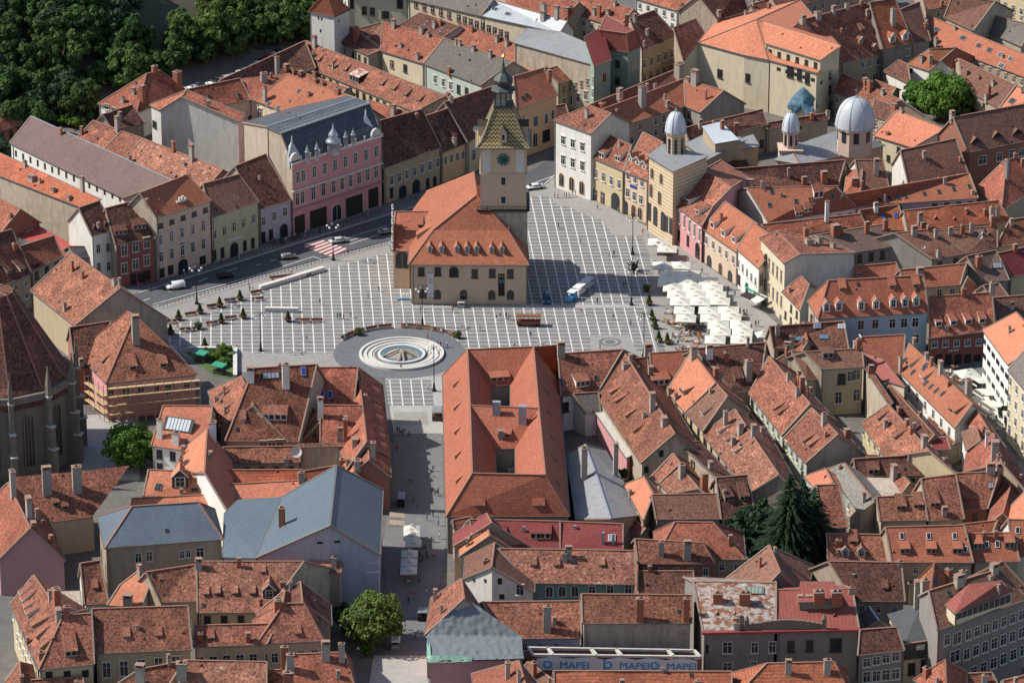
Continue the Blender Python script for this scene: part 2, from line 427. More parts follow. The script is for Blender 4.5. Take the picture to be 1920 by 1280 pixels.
S('white stone town wall tower with steep orange pyramid roof', 'new', 'stonelt', [(578,22,16),(627,32,16),(657,18,16),(606,8,16),(612,-16,24)], F=[(0,1,4),(1,2,4),(2,3,4),(3,0,4)], name='wall_tower', cat='tower', cope=False)
G('cream apartment house with balconies behind the white tower', 'gry', 'cream', (645,-45,780,-32), (650,-10,762,-2), 12)
G('long cream house with dark grey roof at the top edge', 'gry', 'cream', (780,-32,924,0), (762,-2,902,30), 12)
G('long cream house with bright silver metal roof at the top edge', 'silver', 'cream', (924,0,1064,40), (902,30,1050,62), 12, pitch=32)
G('red brown roofed house with thin pale ridge right of the white tower', 'red', 'cream', (717,41,835,72), (713,95,792,119), 7)
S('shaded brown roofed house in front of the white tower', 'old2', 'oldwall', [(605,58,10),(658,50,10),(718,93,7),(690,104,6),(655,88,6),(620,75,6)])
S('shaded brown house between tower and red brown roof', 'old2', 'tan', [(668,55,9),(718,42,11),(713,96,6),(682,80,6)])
G('brown roofed house with two skylights below the grey roofed apartments', 'old2', 'cream', (788,24,862,50), (748,48,822,76), 8)
G('long house with mossy grey roof and pale green wall', 'gry', 'mint', (832,72,962,116), (794,120,902,160), 7)
G('long brown roofed house in front of the silver roof', 'red', 'tan', (860,46,975,84), (838,72,952,114), 8)
S('house with long bare grey firewall and red brown roof', 'red', 'oldwall', [(960,80,11),(1114,124,11),(1052,152,8),(930,120,8)], sag=.05)
S('bare grey firewall building with stepped chimneys above the red brown roof', 'zinc', 'oldwall', [(986,53,18),(1052,60,18),(1108,84,18),(1113,122,16),(962,80,15)], cope=False, sag=0)
G('ornate dark brown house with arcaded upper windows and heavy cornice', 'old', 'ochre', (1020,132,1096,108), (1047,157,1120,133), b=215, pitch=25)
G('orange yellow house with tall arched windows just right of the clock tower', 'new', 'orangew', (962,144,1018,128), (968,206,1046,178), bb=272)
S('pale green corner house with maroon curved mansard and rusty top, left wing', 'maroon', 'greend', [(1113,124,17),(1147,112,17),(1130,50,22),(1095,70,22)], F=[(0,1,2,3)], cope=False)
S('pale green corner tower house with rusty red mansard and white finials', 'rustred', 'greend', [(1139,92,17),(1178,98,17),(1203,86,17),(1166,76,17),(1123,56,22.5),(1174,63,22.5),(1189,57,22.5),(1136,28,22.5)], F=[(0,1,5,4),(1,2,6,5),(2,3,7,6),(3,0,4,7),(4,5,6,7)], cope=False)
G('brown roofed ochre house right of the green corner towers', 'old2', 'ochre', (1180,36,1226,20), (1203,95,1271,68), b=155)
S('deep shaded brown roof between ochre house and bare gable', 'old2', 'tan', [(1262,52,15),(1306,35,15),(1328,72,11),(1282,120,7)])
G('tall house with bare tan gable wall and dark brown roof at the top edge', 'old2', 'oldwall', (1308,-8,1388,-26), (1345,38,1404,20), 14, pitch=45)
G('old red roof at the top edge behind the silver metal roof', 'red', 'tan', (935,-35,1085,5), (952,10,1056,38), 11)
G('old red roofed house at the top edge right of the silver roof', 'red', 'cream', (1092,-15,1188,18), (1072,25,1160,52), 11)
G('cream house with bright metal eaves at the top edge', 'red', 'white', (1205,-32,1305,-5), (1190,-3,1268,20), 12)
S('big pale yellow house with new orange roof and broad blank left wall', 'org', 'cream', [(1281,122,11),(1310,80,16),(1394,103,16),(1440,112,16),(1532,137,16),(1576,88,18),(1418,37,23),(1500,0,12),(1340,40,11)], F=[(1,2,3,6),(3,4,5,6),(0,1,8),(1,6,7,8),(6,5,7)], cope=False, sag=0)
def onplane(px, py, pl, dz):
    n = newell(pl); d = ray(px, py); o = Vector((0, CY, HC)); t = (pl[0]+Vector((0, 0, dz))-o).dot(n)/d.dot(n); return o+d*t
_pl = [P(1440,112,16), P(1532,137,16), P(1418,37,23)]
house('raised upper roof tier of the big pale yellow house above a band of small windows', [onplane(1434,81,_pl,1.9), onplane(1538,113,_pl,1.9), onplane(1577,86,_pl,.5), onplane(1430,40,_pl,.5)], [(0,1,2,3)], 'org', 'cream', sag=0, z0=15.5, cope=False)
G('long house with brown back slope and new tile front below the green towers', 'brn', 'tan', (1105,197,1265,131), (1135,222,1290,165), 8)
G('long new tiled roof with three big plaster chimneys above the silver dome', 'new', 'tan', (1130,205,1282,148), (1178,232,1284,199), 8)
G('short new tiled roof with lone chimney left of the silver domed church', 'new', 'grey', (1284,149,1357,170), (1284,199,1313,211), 8)
G('white corner house with small balconies at the top corner of the square', 'old', 'white', (1106,198,1146,213), (1037,225,1108,251), ends='hg', b=350, pitch=30)
G('yellow house with arched passage beside the white corner house', 'old', 'yellow', (1141,253,1184,273), (1106,293,1168,320), bb=400)
G('narrow pale pink house with three white dormers left of the striped church', 'old', 'peach', (1206,248,1243,267), (1168,321,1213,338), bb=420)
G('long shaded brown roof between silver dome and orange chimney roof', 'old2', 'tan', (1283,240,1430,205), (1292,264,1440,234), 8)
G('low brown roofed tan wall house left of the big silver dome', 'old2', 'tan', (1435,231,1552,212), (1438,243,1554,224), 7)
G('long old roof with brick stubs behind the big silver dome', 'old', 'tan', (1578,138,1690,188), (1562,172,1642,206), 8)
G('dark old roof touching the big silver dome on the right', 'old2', 'tan', (1640,185,1692,205), (1632,215,1680,232), 8)
G('pink brown gabled townhouse row with ornate ochre facade at upper right', 'old', 'ochre', (1503,38,1623,6), (1578,118,1660,98), bb=160, pitch=50)
G('ribbed brown roofed house with big chimney and white dormer at upper right', 'pant', 'dgreyw', (1630,5,1678,-2), (1655,92,1713,80), 12, pitch=50)
G('plain brown roofed house right of the ribbed roof', 'brn', 'tan', (1688,18,1724,4), (1712,80,1745,76), 10)
G('very long smooth orange roof with many skylights at upper right', 'new', 'tan', (1740,30,1935,108), (1745,80,1925,146), 9)
G('weathered brown roof with small holes at top right', 'brn', 'oldwall', (1786,-8,1866,3), (1770,33,1825,58), 10)
G('yellow house with square windows at the top right corner', 'gry', 'yellow', (1880,-50,1960,-25), (1872,-20,1950,8), 14)
G('low grey brown roof under the yellow house at top right', 'gry', 'oldwall', (1866,30,1935,48), (1848,58,1915,88), 7)
G('small white walled house with orange roof beside the big brick chimney block', 'new', 'white', (1742,92,1792,90), (1700,120,1742,133), 8)
G('low brown lean roof in the garden left of the big green tree', 'old2', 'white', (1685,113,1702,121), (1657,134,1708,160), 6)
G('pale pinkish roof with two brick chimneys right of the big green tree', 'brn', 'tan', (1797,110,1905,160), (1805,165,1873,203), 8)
G('bright orange roof at the right edge below the long skylight roof', 'org', 'tan', (1906,162,1945,182), (1875,203,1932,218), 8)
G('broad brown roofed hall with three pointed dormers at right edge', 'brn', 'brickw', (1787,220,1928,194), (1815,286,1936,262), 12, pitch=45)
G('bright new orange roof right of the big silver dome', 'org', 'cream', (1682,207,1772,242), (1637,254,1712,277), 9, pitch=32)
G('plain brown roof below the bright orange roof', 'brn', 'cream', (1688,282,1792,260), (1702,343,1815,324), 9)
S('hipped brown house at the right edge with leaning chimney', 'red', 'ochre', [(1832,351,8),(1877,396,8),(1945,352,8),(1887,298,15),(1945,288,15)], F=[(0,1,3),(1,2,4,3)])
# ---- right of the square, middle rows
G('wide dark brown roof below the silver church nave', 'old2', 'tan', (1345,319,1585,300), (1378,374,1572,346), 8)
G('small brown gable roof right of the wide dark roof', 'brn', 'cream', (1603,300,1655,300), (1613,361,1667,350), 8)
S('small pale orange slope beside the small brown gable', 'red', 'cream', [(1588,320,10),(1617,318,12),(1612,362,8),(1582,364,8)])
G('long red roof with nine skylights and lilac wall below', 'new', 'lilac', (1578,366,1817,325), (1586,388,1834,371), 9)
G('red brown roof with white dormer box and skylights', 'new', 'white', (1400,352,1570,349), (1440,417,1607,389), 9)
G('plain red roof with white chimney behind the patched dark roof', 'red', 'lilac', (1428,421,1614,401), (1442,446,1624,424), 8)
G('orange ribbed roof with two dark blue skylights', 'pant', 'grey', (1612,394,1684,384), (1618,430,1702,432), 7)
G('wide old orange ribbed roof in the middle right', 'pant', 'tan', (1694,395,1872,376), (1702,436,1894,414), 8)
G('flat dark roof covered in pale cement patches', 'patch', 'grey', (1535,440,1658,420), (1602,473,1690,459), 9, pitch=24)
G('long cream palace front with old two tone roof at the right side of the square', 'old', 'cream', (1456,433,1500,477), (1424,446,1470,494), bb=606, far=(1540,448,1604,474), pitch=30)
G('brown roof with slanting mortar line in the middle right', 'brn', 'grey', (1677,437,1742,430), (1748,486,1812,475), 8, pitch=30)
G('brown roof with twin satellite dishes in the middle right', 'brn', 'grey', (1748,433,1870,424), (1812,475,1870,464), 8, pitch=30)
G('pale brown roof slope at the right edge above the maroon roof', 'old', 'yellow', (1893,413,1940,404), (1866,463,1936,455), 8)
G('smooth deep maroon roof at the right edge', 'maroon', 'yellow', (1870,475,1938,460), (1896,518,1938,513), 8)
G('brown roof with pale patches and glass hatch', 'patch', 'grey', (1812,480,1868,469), (1842,528,1893,525), 8)
G('small orange roof with light triangular dormer behind the blue house', 'new', 'tan', (1598,500,1680,492), (1604,530,1692,524), 9)
G('bright orange roof with yellow dormer and yellow wall', 'new', 'yellow', (1687,506,1812,494), (1700,541,1800,534), 9)
S('small bright orange hipped roof end', 'org', 'yellow', [(1802,545,8),(1815,518,11),(1834,536,8),(1842,548,8),(1818,552,7)])
G('pale blue house with seven white dormers in its red mansard', 'new', 'blue', (1553,526,1731,516), (1533,597,1741,586), 13, ends='hg', pitch=50)
G('small old roof against the left side of the pale blue house', 'old', 'cream', (1502,517,1517,533), (1466,547,1500,582), 9)
G('maroon shop house with four slanted dormers right of the blue house', 'red', 'maroonw', (1742,556,1860,548), (1740,634,1866,619), b=690, pitch=46)
G('flat brown roof slope at the right edge behind the maroon shop house', 'brn', 'oldwall', (1862,558,1940,552), (1868,605,1940,596), 9)
G('tiny brown roof beside the yellow wall at right', 'brn', 'tan', (1843,535,1872,530), (1858,557,1892,556), 8)
G('white office building with strip windows and salmon roof at right edge', 'org', 'white', (1905,585,1955,640), (1842,618,1890,684), bb=805)
G('yellow apartment house with white windows at the lower right edge', 'gry', 'cream', (1922,655,1965,705), (1890,693,1935,748), b=822)
# ---- houses on the right side of the square
_H = S('pink striped house with double tiled roof and two dormers facing the umbrellas', 'old', 'pink', [(1320,318,17),(1371,352,17),(1290,356,13.2),(1336,388,13.2),(1266,386,10.5),(1316,423,10.5),(1352,300,13),(1402,332,13)], F=[(4,5,3,2),(2,3,1,0),(0,1,7,6)], sag=.07)
G('peach house with three white dormers facing the umbrellas', 'new', 'peach', (1360,378,1420,420), (1317,428,1380,472), bb=535)
G('white house with smooth orange roof and green awning facing the umbrellas', 'new', 'white', (1412,418,1462,452), (1381,467,1422,503), bb=575)
# ---- left street row
G('orange roof corner at the left edge beside the long cream firewall', 'red', 'brickw', (-30,358,38,392), (-62,404,2,436), 9)
S('long house with ribbed orange roof and very long cream firewall', 'pant', 'oldwall', [(-25,275,15.5),(190,374,15.5),(150,388,12.5),(-30,318,12.5)], cope=True, sag=.05)
G('narrow white grey house with brown roof at the left end of the street row', 'old2', 'white', (147,390,186,377), (172,443,216,429), b=541)
G('dark red house with brown mansard and cream window frames on the left street', 'old2', 'maroonw', (197,391,265,373), (216,459,291,447), b=541)
G('pinkish ornate house with smooth orange roof and stone crest on the left street', 'new', 'beige', (262,362,350,328), (293,408,396,376), b=528, ends='gh')
G('pale green house with brown roof on the left street', 'brn', 'green', (380,345,448,327), (396,408,486,378), b=496)
G('lilac white house with steep dark roof beside the pink palace', 'old2', 'lilac', (440,312,498,289), (486,392,548,375), bb=440)
G('brown steep roofed ochre townhouse right of the pink palace', 'old2', 'ochre', (713,226,791,205), (718,316,827,276), b=385, pitch=50)
G('small orange arcaded house with brown roof between palace and clock tower', 'old2', 'orangew', (797,218,841,203), (828,287,877,267), b=345, pitch=50)
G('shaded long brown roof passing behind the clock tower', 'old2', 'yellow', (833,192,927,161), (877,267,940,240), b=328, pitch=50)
G('orange tile roof slope directly behind the pink palace', 'red', 'tan', (692,188,772,213), (678,226,740,246), 9)
# Pink palace
PAL = S('pink palace with slate mansard, white domed dormers and dark shop fronts', 'slate', 'pink', [(547,305,zat(547,305,442)),(717,253,zat(717,253,386)),(692,194,zat(547,305,442)+6.5),(526,250,zat(547,305,442)+6.5),(500,238,zat(547,305,442)+6.2),(668,184,zat(547,305,442)+6.2),(455,230,16),(640,175,16)], F=[(0,1,2,3),(3,2,5,4),(4,5,7,6)], name='palace', cat='palace', cope=True, sag=.02, capm='zincs', side='oldwall', fn=(lambda d: Vector((-d.y, d.x, 0)).normalized())(P(717,253,20)-P(547,305,20)))
# ---- lower left
G('brown gabled old house with big bare gable facing the square', 'old', 'ochre', (133,473,226,540), (57,545,140,611), 10)
G('red walled wing with dark roof beside the dark church', 'old2', 'brickw', (130,614,208,602), (140,694,184,685), 9)
S('steep hipped red and cream house wrapped in scaffolding', 'old', 'pink', [(142,660,9.5),(198,718,9.5),(369,701,9.5),(314,643,9.5),(238,584,21),(252,590,21)], F=[(0,1,5,4),(1,2,5),(2,3,4,5),(3,0,4)])
G('old brown roof with two very long dormers at the left edge', 'old2', 'tan', (-40,447,22,430), (-20,545,60,513), 9, pitch=45)
G('red brown roof with three round dormers left of the white house', 'red', 'tan', (37,462,100,442), (58,508,118,480), 9)
S('low red metal roof with grey glass panels at left', 'redmet', 'white', [(22,437,7),(47,410,8),(142,462,8),(128,486,7)], sag=0)
G('grey metal and glass lean roof beside the old brown gable', 'dgrey', 'grey', (128,462,172,462), (140,482,180,480), 8)
G('bright orange roof with large glass skylight behind the round tree', 'org', 'white', (306,760,398,761), (283,835,388,850), 8, pitch=38, ends='hg')
G('bright orange diagonal wing with dark skylights', 'org', 'white', (388,803,383,886), (345,840,326,884), 8, pitch=40)
G('large old hipped house with shed dormer and long skylight left of the lane', 'old', 'yellow', (476,690,594,683), (422,826,560,828), 9, pitch=50, ends='hg')
G('red tile wing with two blue skylights left of the lane', 'red', 'yellow', (592,689,671,688), (600,790,660,790), 9, pitch=46)
G('long red roof with ladder of seven small dormers along the lane', 'red', 'peach', (671,688,687,828), (717,722,732,857), 8.5, pitch=46)
G('cross wing with red tiles between the old house and the lane roof', 'red', 'tan', (600,759,680,760), (600,829,682,830), 9.2, pitch=44)
G('small brown gable with arched blue window', 'old', 'brickw', (575,755,608,783), (540,792,565,826), 8, pitch=44)
G('left hip of the old house with small slanted dormers', 'old', 'tan', (452,705,475,760), (390,733,412,800), 9, pitch=46)
G('long low old roof with satellite dish below the old hipped house', 'old', 'tan', (418,838,562,836), (420,868,562,866), 7)
S('long bare plaster firewall with thin tile top', 'old', 'oldwall', [(558,832,10),(672,829,10),(674,835,9.5),(560,838,9.5)], cope=False)
G('brown gabled house facing the lane above the blue grey theatre roof', 'old', 'brickw', (689,829,692,862), (731,858,733,895), 8.5)
G('small orange gable left of the brown lane house', 'org', 'brickw', (660,860,664,884), (690,884,694,912), 7)
G('orange ribbed low roof behind the blue grey roofs', 'pant', 'white', (407,881,566,880), (410,906,562,902), 7)
G('flat bright orange roof between the ribbed roof and the blue grey annex', 'org', 'white', (422,908,572,900), (430,958,560,952), 5.5, pitch=24)
G('small ribbed orange roof touching the theatre ridge', 'pant', 'white', (568,883,632,872), (574,912,612,906), 8)
G('orange courtyard roof with gabled loft window', 'org', 'white', (278,880,400,886), (268,930,405,928), 8, pitch=38)
G('low orange front slope above the steel tiled roof', 'org', 'white', (248,934,408,926), (244,968,420,960), 6, pitch=30)
G('long brown hipped house with three tall chimneys beside the church', 'old', 'yellow', (22,895,243,873), (40,986,172,969), 8, ends='gh', pitch=42)
G('pink gabled house with orange roof at the lower left edge', 'red', 'rose', (14,905,57,990), (-52,972,-3,1050), 8.5, pitch=46)
G('tan house with blue grey steel tile hipped roof', 'bsteel', 'tan', (247,949,372,941), (196,1027,418,1010), 11, ends='hh', pitch=34)
S('blue grey flat annex of the theatre with brick chimney', 'bsteel', 'steelw', [(421,962,11),(447,936,11),(545,930,12.5),(480,1046,12.5),(418,1044,11)], cope=False, sag=0)
THE = S('tall lilac grey theatre hall with blue grey pitched metal roof', 'bsteel', 'steelw', [(480,1046,13),(530,930,13),(631,872,21),(619,985,21),(712,1040,13.5),(718,917,13.5)], F=[(0,3,2,1),(3,4,5,2)], cope=True, sag=0, capm='gutter')
G('old house with plain wide roof and five ornate windows at lower left', 'old', 'ochre', (172,1141,352,1135), (178,1224,360,1217), 12)
G('old yellow house end with broad hip at the lower left corner', 'old', 'yellow', (118,1153,172,1149), (72,1255,177,1244), 11, ends='hg')
G('long old roof with seven slanted dormers along the lower left street', 'old', 'yellow', (63,1078,116,1153), (20,1131,70,1254), 10.5)
G('long old roof strip with grey gutter in front of the mottled pale roof', 'old', 'yellow', (366,1172,520,1168), (362,1212,500,1207), 11.5, pitch=36)
G('old hipped roof with short ridge at the end of the long strip', 'old', 'yellow', (532,1131,570,1130), (480,1207,607,1200), 11.5, ends='hh', pitch=46)
G('wide mottled pale roof with small vents', 'pale', 'yellow', (368,1052,570,1052), (370,1148,500,1147), 10, pitch=34)
G('rust and tile roof fragment with yellow firewall beside the tree', 'pale', 'ochre', (575,1053,641,1055), (578,1073,639,1073), 11)
G('steep brown roof wing behind the short ridge hip', 'old2', 'ochre', (563,1090,567,1128), (620,1132,622,1172), 10)
G('small orange ridge wing with chimney stubs at lower left centre', 'old', 'tan', (534,1106,529,1134), (480,1148,490,1170), 10)
G('mottled roof with pale diagonal dormer bars', 'pale', 'tan', (274,1072,366,1058), (300,1128,372,1127), 8.5)
S('bright salmon patch roof with lone chimney at lower left', 'org', 'white', [(200,1134,7),(265,1137,7),(279,1100,10),(263,1067,11),(224,1097,9)])
G('small brown lean roof below the tan steel roofed house', 'old', 'white', (150,1056,188,1050), (158,1133,204,1131), 7)
S('small flat pale roof with red hatch at lower left', 'rustpale', 'brickw', [(110,1108,6),(150,1107,6),(152,1136,6),(118,1140,6)], sag=0)
G('weathered pale roof cut by the bottom edge left of centre', 'pale', 'tan', (345,1237,500,1240), (330,1312,500,1312), 9)
G('orange brown roof with double chimney at the bottom edge', 'old', 'tan', (262,1254,345,1238), (190,1300,300,1310), 8)
G('plain brown red roof with three tall chimneys at the bottom edge', 'red', 'tan', (540,1226,645,1222), (530,1302,668,1296), 10, ends='gh')
G('small roof with white scrolled gable at the bottom left corner', 'old', 'white', (36,1240,40,1290), (10,1276,12,1316), 8)
G('old roof strip at the bottom left edge', 'old', 'tan', (45,1275,155,1268), (45,1310,160,1306), 6)
G('old brown roof at the bottom edge under the beige facade', 'old', 'tan', (400,1262,540,1254), (400,1312,560,1312), 8)
# ---- courtyard block in the middle
CB = S('large brick red courtyard building with two light wells beside the fountain', 'new', 'grey',
  [(830,704,9),(836,968,9),(1068,967,9),(1046,702,9),(876,655,17.5),(1000,650,17.5),(1042,646,17.5),(881,760,17.5),(1010,765,17.5),(885,887,17.5),(1022,890,17.5),
   (919,724,11),(957,721,11),(957,787,11),(921,787,11),(928,841,11),(966,840,11),(967,910,11),(930,910,11)],
  F=[(0,1,9,7,4),(4,7,14,11),(7,8,13,14),(5,12,13,8),(4,11,12,5),(7,15,18,9),(7,8,16,15),(8,10,17,16),(9,18,17,10),(1,2,10,9),(2,3,5,8,10),(3,6,5),(0,4,5,6,3)], name='courtyard_building', cat='building', cope=False, sag=.04)
# ---- right of it
G('old brown roof with one dormer right of the courtyard building', 'old', 'white', (1046,663,1168,655), (1052,743,1122,733), 9)
G('grey corrugated lean roof below the old brown roof', 'gry', 'white', (1075,738,1122,735), (1096,774,1126,772), 6)
G('long diagonal old roof with four slit dormers and pale gable', 'old', 'oldwall', (1170,661,1265,813), (1120,744,1202,868), 8)
S('narrow cream terrace below the diagonal old roof', 'concrete', 'pink', [(1115,771,6),(1134,764,6),(1189,850,6),(1174,858,6)], sag=0, cope=False)
S('rusty pale corrugated metal roofs with tall grey chimneys', 'zinc', 'oldwall', [(1063,850,7),(1072,912,7),(1080,973,7),(1097,833,10.5),(1120,895,10.5),(1145,972,10.5),(1134,842,7),(1166,898,7),(1198,966,7)], F=[(0,1,4,3),(1,2,5,4),(3,4,7,6),(4,5,8,7)], capm='zincs')
G('tiny dark roof with skylight left of the smooth red roof', 'old2', 'tan', (1188,672,1214,669), (1198,722,1218,720), 8)
G('smooth new red roof with wide dormer near the fountain side', 'new', 'tan', (1218,662,1293,657), (1224,728,1262,724), 9)
G('salmon diagonal roof with hatch dormer', 'org', 'yellow', (1297,658,1342,718), (1250,732,1284,773), 9)
G('pale brown diagonal roof end with dark gable', 'brn', 'yellow', (1342,718,1364,742), (1284,773,1318,808), 9)
G('long pale mottled diagonal roof with slit dormers', 'pale', 'yellow', (1378,767,1460,890), (1317,813,1404,925), 8)
G('old brown roof with long slit dormer and two chimneys near the umbrellas', 'old2', 'tan', (1305,653,1436,642), (1376,736,1424,730), 9)
G('long diagonal old roof above green white windows, upper half', 'old', 'mint', (1442,668,1519,757), (1404,738,1466,816), 9)
G('long diagonal old roof above green white windows, lower half with bare gable', 'old', 'mint', (1522,765,1571,814), (1468,822,1511,868), 8.6)
G('brown hipped roof over yellow balcony house', 'brn', 'yellow', (1483,657,1512,660), (1512,713,1553,708), 9)
G('brown roof with raised glass hatch over tall yellow wall', 'brn', 'yellow', (1508,660,1616,653), (1540,692,1620,688), 12, pitch=34)
G('rust edged dark roof in front of the pale blue house', 'old2', 'tan', (1443,612,1582,602), (1450,652,1592,657), 9)
G('small salmon gable with blue tarpaulin hatches', 'red', 'tan', (1506,604,1514,640), (1486,640,1497,668), 9)
G('plain new red roof right of the yellow balcony house', 'new', 'tan', (1612,632,1697,627), (1622,700,1692,700), 8)
S('smooth pinkish metal roof beside the bare cream firewall', 'rustred', 'cream', [(1620,662,12),(1655,673,12),(1697,725,11),(1645,708,10),(1626,690,10)], sag=0)
G('long bright orange roof with row of skylights over white wall', 'new', 'white', (1705,644,1823,757), (1685,696,1790,802), 9)
G('dull red roof end continuing the skylight roof', 'red', 'white', (1824,758,1857,812), (1806,775,1826,818), 9)
G('long narrow brown roof between firewall and white wall', 'old2', 'oldwall', (1668,720,1752,815), (1655,745,1735,835), 7.5)
S('bare cream firewall block left of the narrow brown roof', 'old', 'oldwall', [(1622,690,12),(1628,686,12),(1674,754,12),(1668,760,12)], sag=0, cope=False)
G('old diagonal roof with three slit dormers over yellow wall', 'old', 'yellow', (1665,758,1742,845), (1615,793,1658,857), 8)
G('old brown roof with glowing green skylight', 'old2', 'tan', (1600,860,1748,851), (1605,893,1758,889), 7, pitch=42)
G('mossy grey diagonal roof strip', 'moss', 'oldwall', (1583,868,1640,940), (1550,879,1612,962), 8, pitch=30)
G('small bright orange slope beside the mossy strip', 'org', 'mint', (1548,878,1562,905), (1508,893,1528,915), 7)
G('plain old roof beside the dark spruce', 'old', 'tan', (1530,909,1573,908), (1546,990,1590,988), 8)
S('rusty pale sheet metal flat roof', 'rustpale', 'oldwall', [(1605,894,7),(1672,896,7.4),(1690,925,7),(1640,932,6.6)], sag=0)
G('little cream gable house with tall chimney', 'old', 'oldwall', (1672,875,1706,905), (1668,900,1690,925), 7)
G('old roof with three slanted dormers at right', 'old', 'yellow', (1643,931,1732,928), (1650,976,1740,974), 8)
G('old brown roof right of the three slanted dormers', 'old', 'yellow', (1727,897,1792,889), (1740,976,1808,972), 8)
G('old roof with grey hatch bounded by a red edge', 'old', 'redmet' if 0 else 'brickw', (1792,887,1874,884), (1806,955,1852,953), 8)
G('old orange hipped roof with tall chimneys near the right edge', 'red', 'tan', (1862,812,1878,868), (1812,850,1806,884), 8)
G('dark maroon small roof in the courtyard at right', 'maroon', 'grey', (1740,822,1775,820), (1750,843,1782,842), 7, pitch=20)
G('white gabled chapel like wall with arch at right', 'brn', 'white', (1830,800,1838,826), (1803,810,1812,845), 9)
G('red diagonal roof along the shopping street at right edge', 'red', 'tan', (1903,878,1880,962), (1925,900,1905,985), 8, far=(1860,945,1850,985))
G('salmon roof in the lower right edge', 'org', 'tan', (1925,918,1945,990), (1882,962,1876,1000), 8)
# ---- lower centre and right
G('dark red metal roof with row of tiny gables, right half', 'maroon', 'orangew', (1050,977,1168,982), (1050,1027,1168,1029), 9)
G('dark red metal roof with two glass lofts, left half', 'maroon', 'pink', (880,973,1050,977), (892,1024,1050,1027), 9)
G('pink gable fronted house by the lane', 'maroon', 'pink', (912,962,922,980), (850,1000,850,1024), 9, pitch=36)
G('bright orange gable wall house by the lane', 'org', 'orangew', (914,988,918,1004), (862,1018,860,1044), 8.5, pitch=36)
G('brown gabled house with white front and wooden crosses', 'brn', 'white', (927,1017,921,1063), (872,1044,869,1084), 9, far=(1002,1062,1002,1110))
G('long mottled old house with teal wall and arched windows', 'pale', 'teal', (935,1028,1190,1032), (990,1092,1192,1095), 9)
G('old roof with two tall chimneys right of the mottled house', 'old', 'brickw', (1190,1010,1318,1017), (1196,1056,1340,1056), 9, ends='gh')
G('low dark old roof behind the plain tan wall', 'old2', 'brickw', (1197,1070,1300,1070), (1196,1114,1300,1114), 7)
G('light orange hipped roof in the lower middle', 'red', 'tan', (1265,978,1337,979), (1228,1047,1398,1048), 8, ends='hh', pitch=38)
G('orange diagonal roof beside the metal roofs', 'org', 'tan', (1207,893,1225,926), (1170,908,1206,975), 8)
G('plain brown wide roof below the bare firewall', 'brn', 'tan', (1222,927,1343,925), (1230,973,1352,972), 8)
G('patchy pale roof with white lime stains', 'pale', 'tan', (1273,873,1310,915), (1236,905,1254,926), 7)
G('small old diagonal roof with corner chimney', 'old', 'tan', (1262,850,1276,868), (1218,896,1236,906), 7)
S('dark roofed house with long bare tan firewall', 'old2', 'oldwall', [(1268,826,11),(1341,894,11),(1385,905,8),(1312,828,8)], sag=.05)
G('dark old house with two long dormers left of the spruce', 'old2', 'yellow', (1342,895,1402,890), (1352,973,1416,963), 8)
G('large brown gabled house right below the rusty courtyard', 'brn', 'dgreyw', (1442,1022,1463,1072), (1356,1088,1412,1126), 10)
G('grey stone house with white and rust patched metal roof', 'rust', 'dgreyw', (1300,1090,1455,1092), (1318,1184,1455,1181), 12, pitch=22)
G('grey stone house with faded red metal roof', 'rustred', 'dgreyw', (1457,1105,1598,1103), (1455,1181,1611,1178), 12, pitch=22)
S('raised faded red roof block with four chimneys', 'rustred', 'dgreyw', [(1500,1090,17),(1565,1090,17),(1578,1125,16),(1496,1128,16)], sag=0, cope=False)
G('old roof over tall plain tan wall', 'old', 'oldwall', (1090,1113,1298,1115), (1092,1168,1297,1167), 12, pitch=38)
G('old two stepped roof over lilac wall', 'old', 'lilac', (905,1128,1088,1126), (938,1197,1090,1195), 8, pitch=38)
G('ribbed pale orange roof at the bottom edge', 'pant', 'tan', (1038,1257,1372,1258), (1040,1318,1372,1318), 7)
G('ribbed orange roof with white patches at the bottom edge', 'pant', 'tan', (1437,1243,1564,1240), (1372,1312,1598,1312), 8, ends='hh')
G('pale red roof at the bottom edge beside the tarpaulin house', 'red', 'tan', (972,1238,990,1300), (884,1262,892,1320), 8)
G('narrow brown ribbed roof with two chimneys at the bottom edge', 'brn', 'tan', (990,1240,1060,1290), (972,1262,1030,1312), 6)
OLDT = G('old tiled house behind the tarpaulin roof with torn left slope', 'old', 'pink', (865,1084,870,1122), (808,1120,797,1190), 10, pitch=46)
G('shaded dark old roof below the spruce', 'old2', 'tan', (1553,1052,1690,1054), (1600,1126,1697,1127), 9)
G('old roof with two white arched dormers right of the spruce', 'old', 'tan', (1550,1000,1658,1002), (1552,1049,1665,1051), 8)
G('new orange roof with three glass dormers at lower right', 'new', 'tan', (1660,988,1808,984), (1672,1053,1825,1054), 10)
G('new orange roof with skylights and two shed dormers at lower right', 'new', 'tan', (1813,1000,1900,998), (1825,1053,1912,1052), 9)
G('new orange roof at the right edge with one skylight', 'new', 'cream', (1890,973,1945,975), (1900,1042,1945,1042), 9)
G('dull red roof behind the right pair of new roofs', 'red', 'yellow', (1806,982,1870,975), (1812,1002,1860,1000), 9)
S('pale orange pyramid roof with small skylight', 'red', 'oldwall', [(1714,1091,8),(1745,1108,8),(1786,1089,8),(1756,1074,8),(1751,1056,13)], F=[(0,1,4),(1,2,4),(2,3,4),(3,0,4)])
G('curved grey apartment block with many white windows at lower right', 'brn', 'dgreyw', (1741,1107,1872,1066), (1757,1181,1928,1122), 17, pitch=36)
S('maroon canopied loft on the curved grey apartment block', 'rustred', 'cream', [(1790,1150,20.5),(1900,1106,20.5),(1880,1088,23),(1815,1095,23),(1772,1132,20.8)], z0=17.6, sag=0, cope=False)
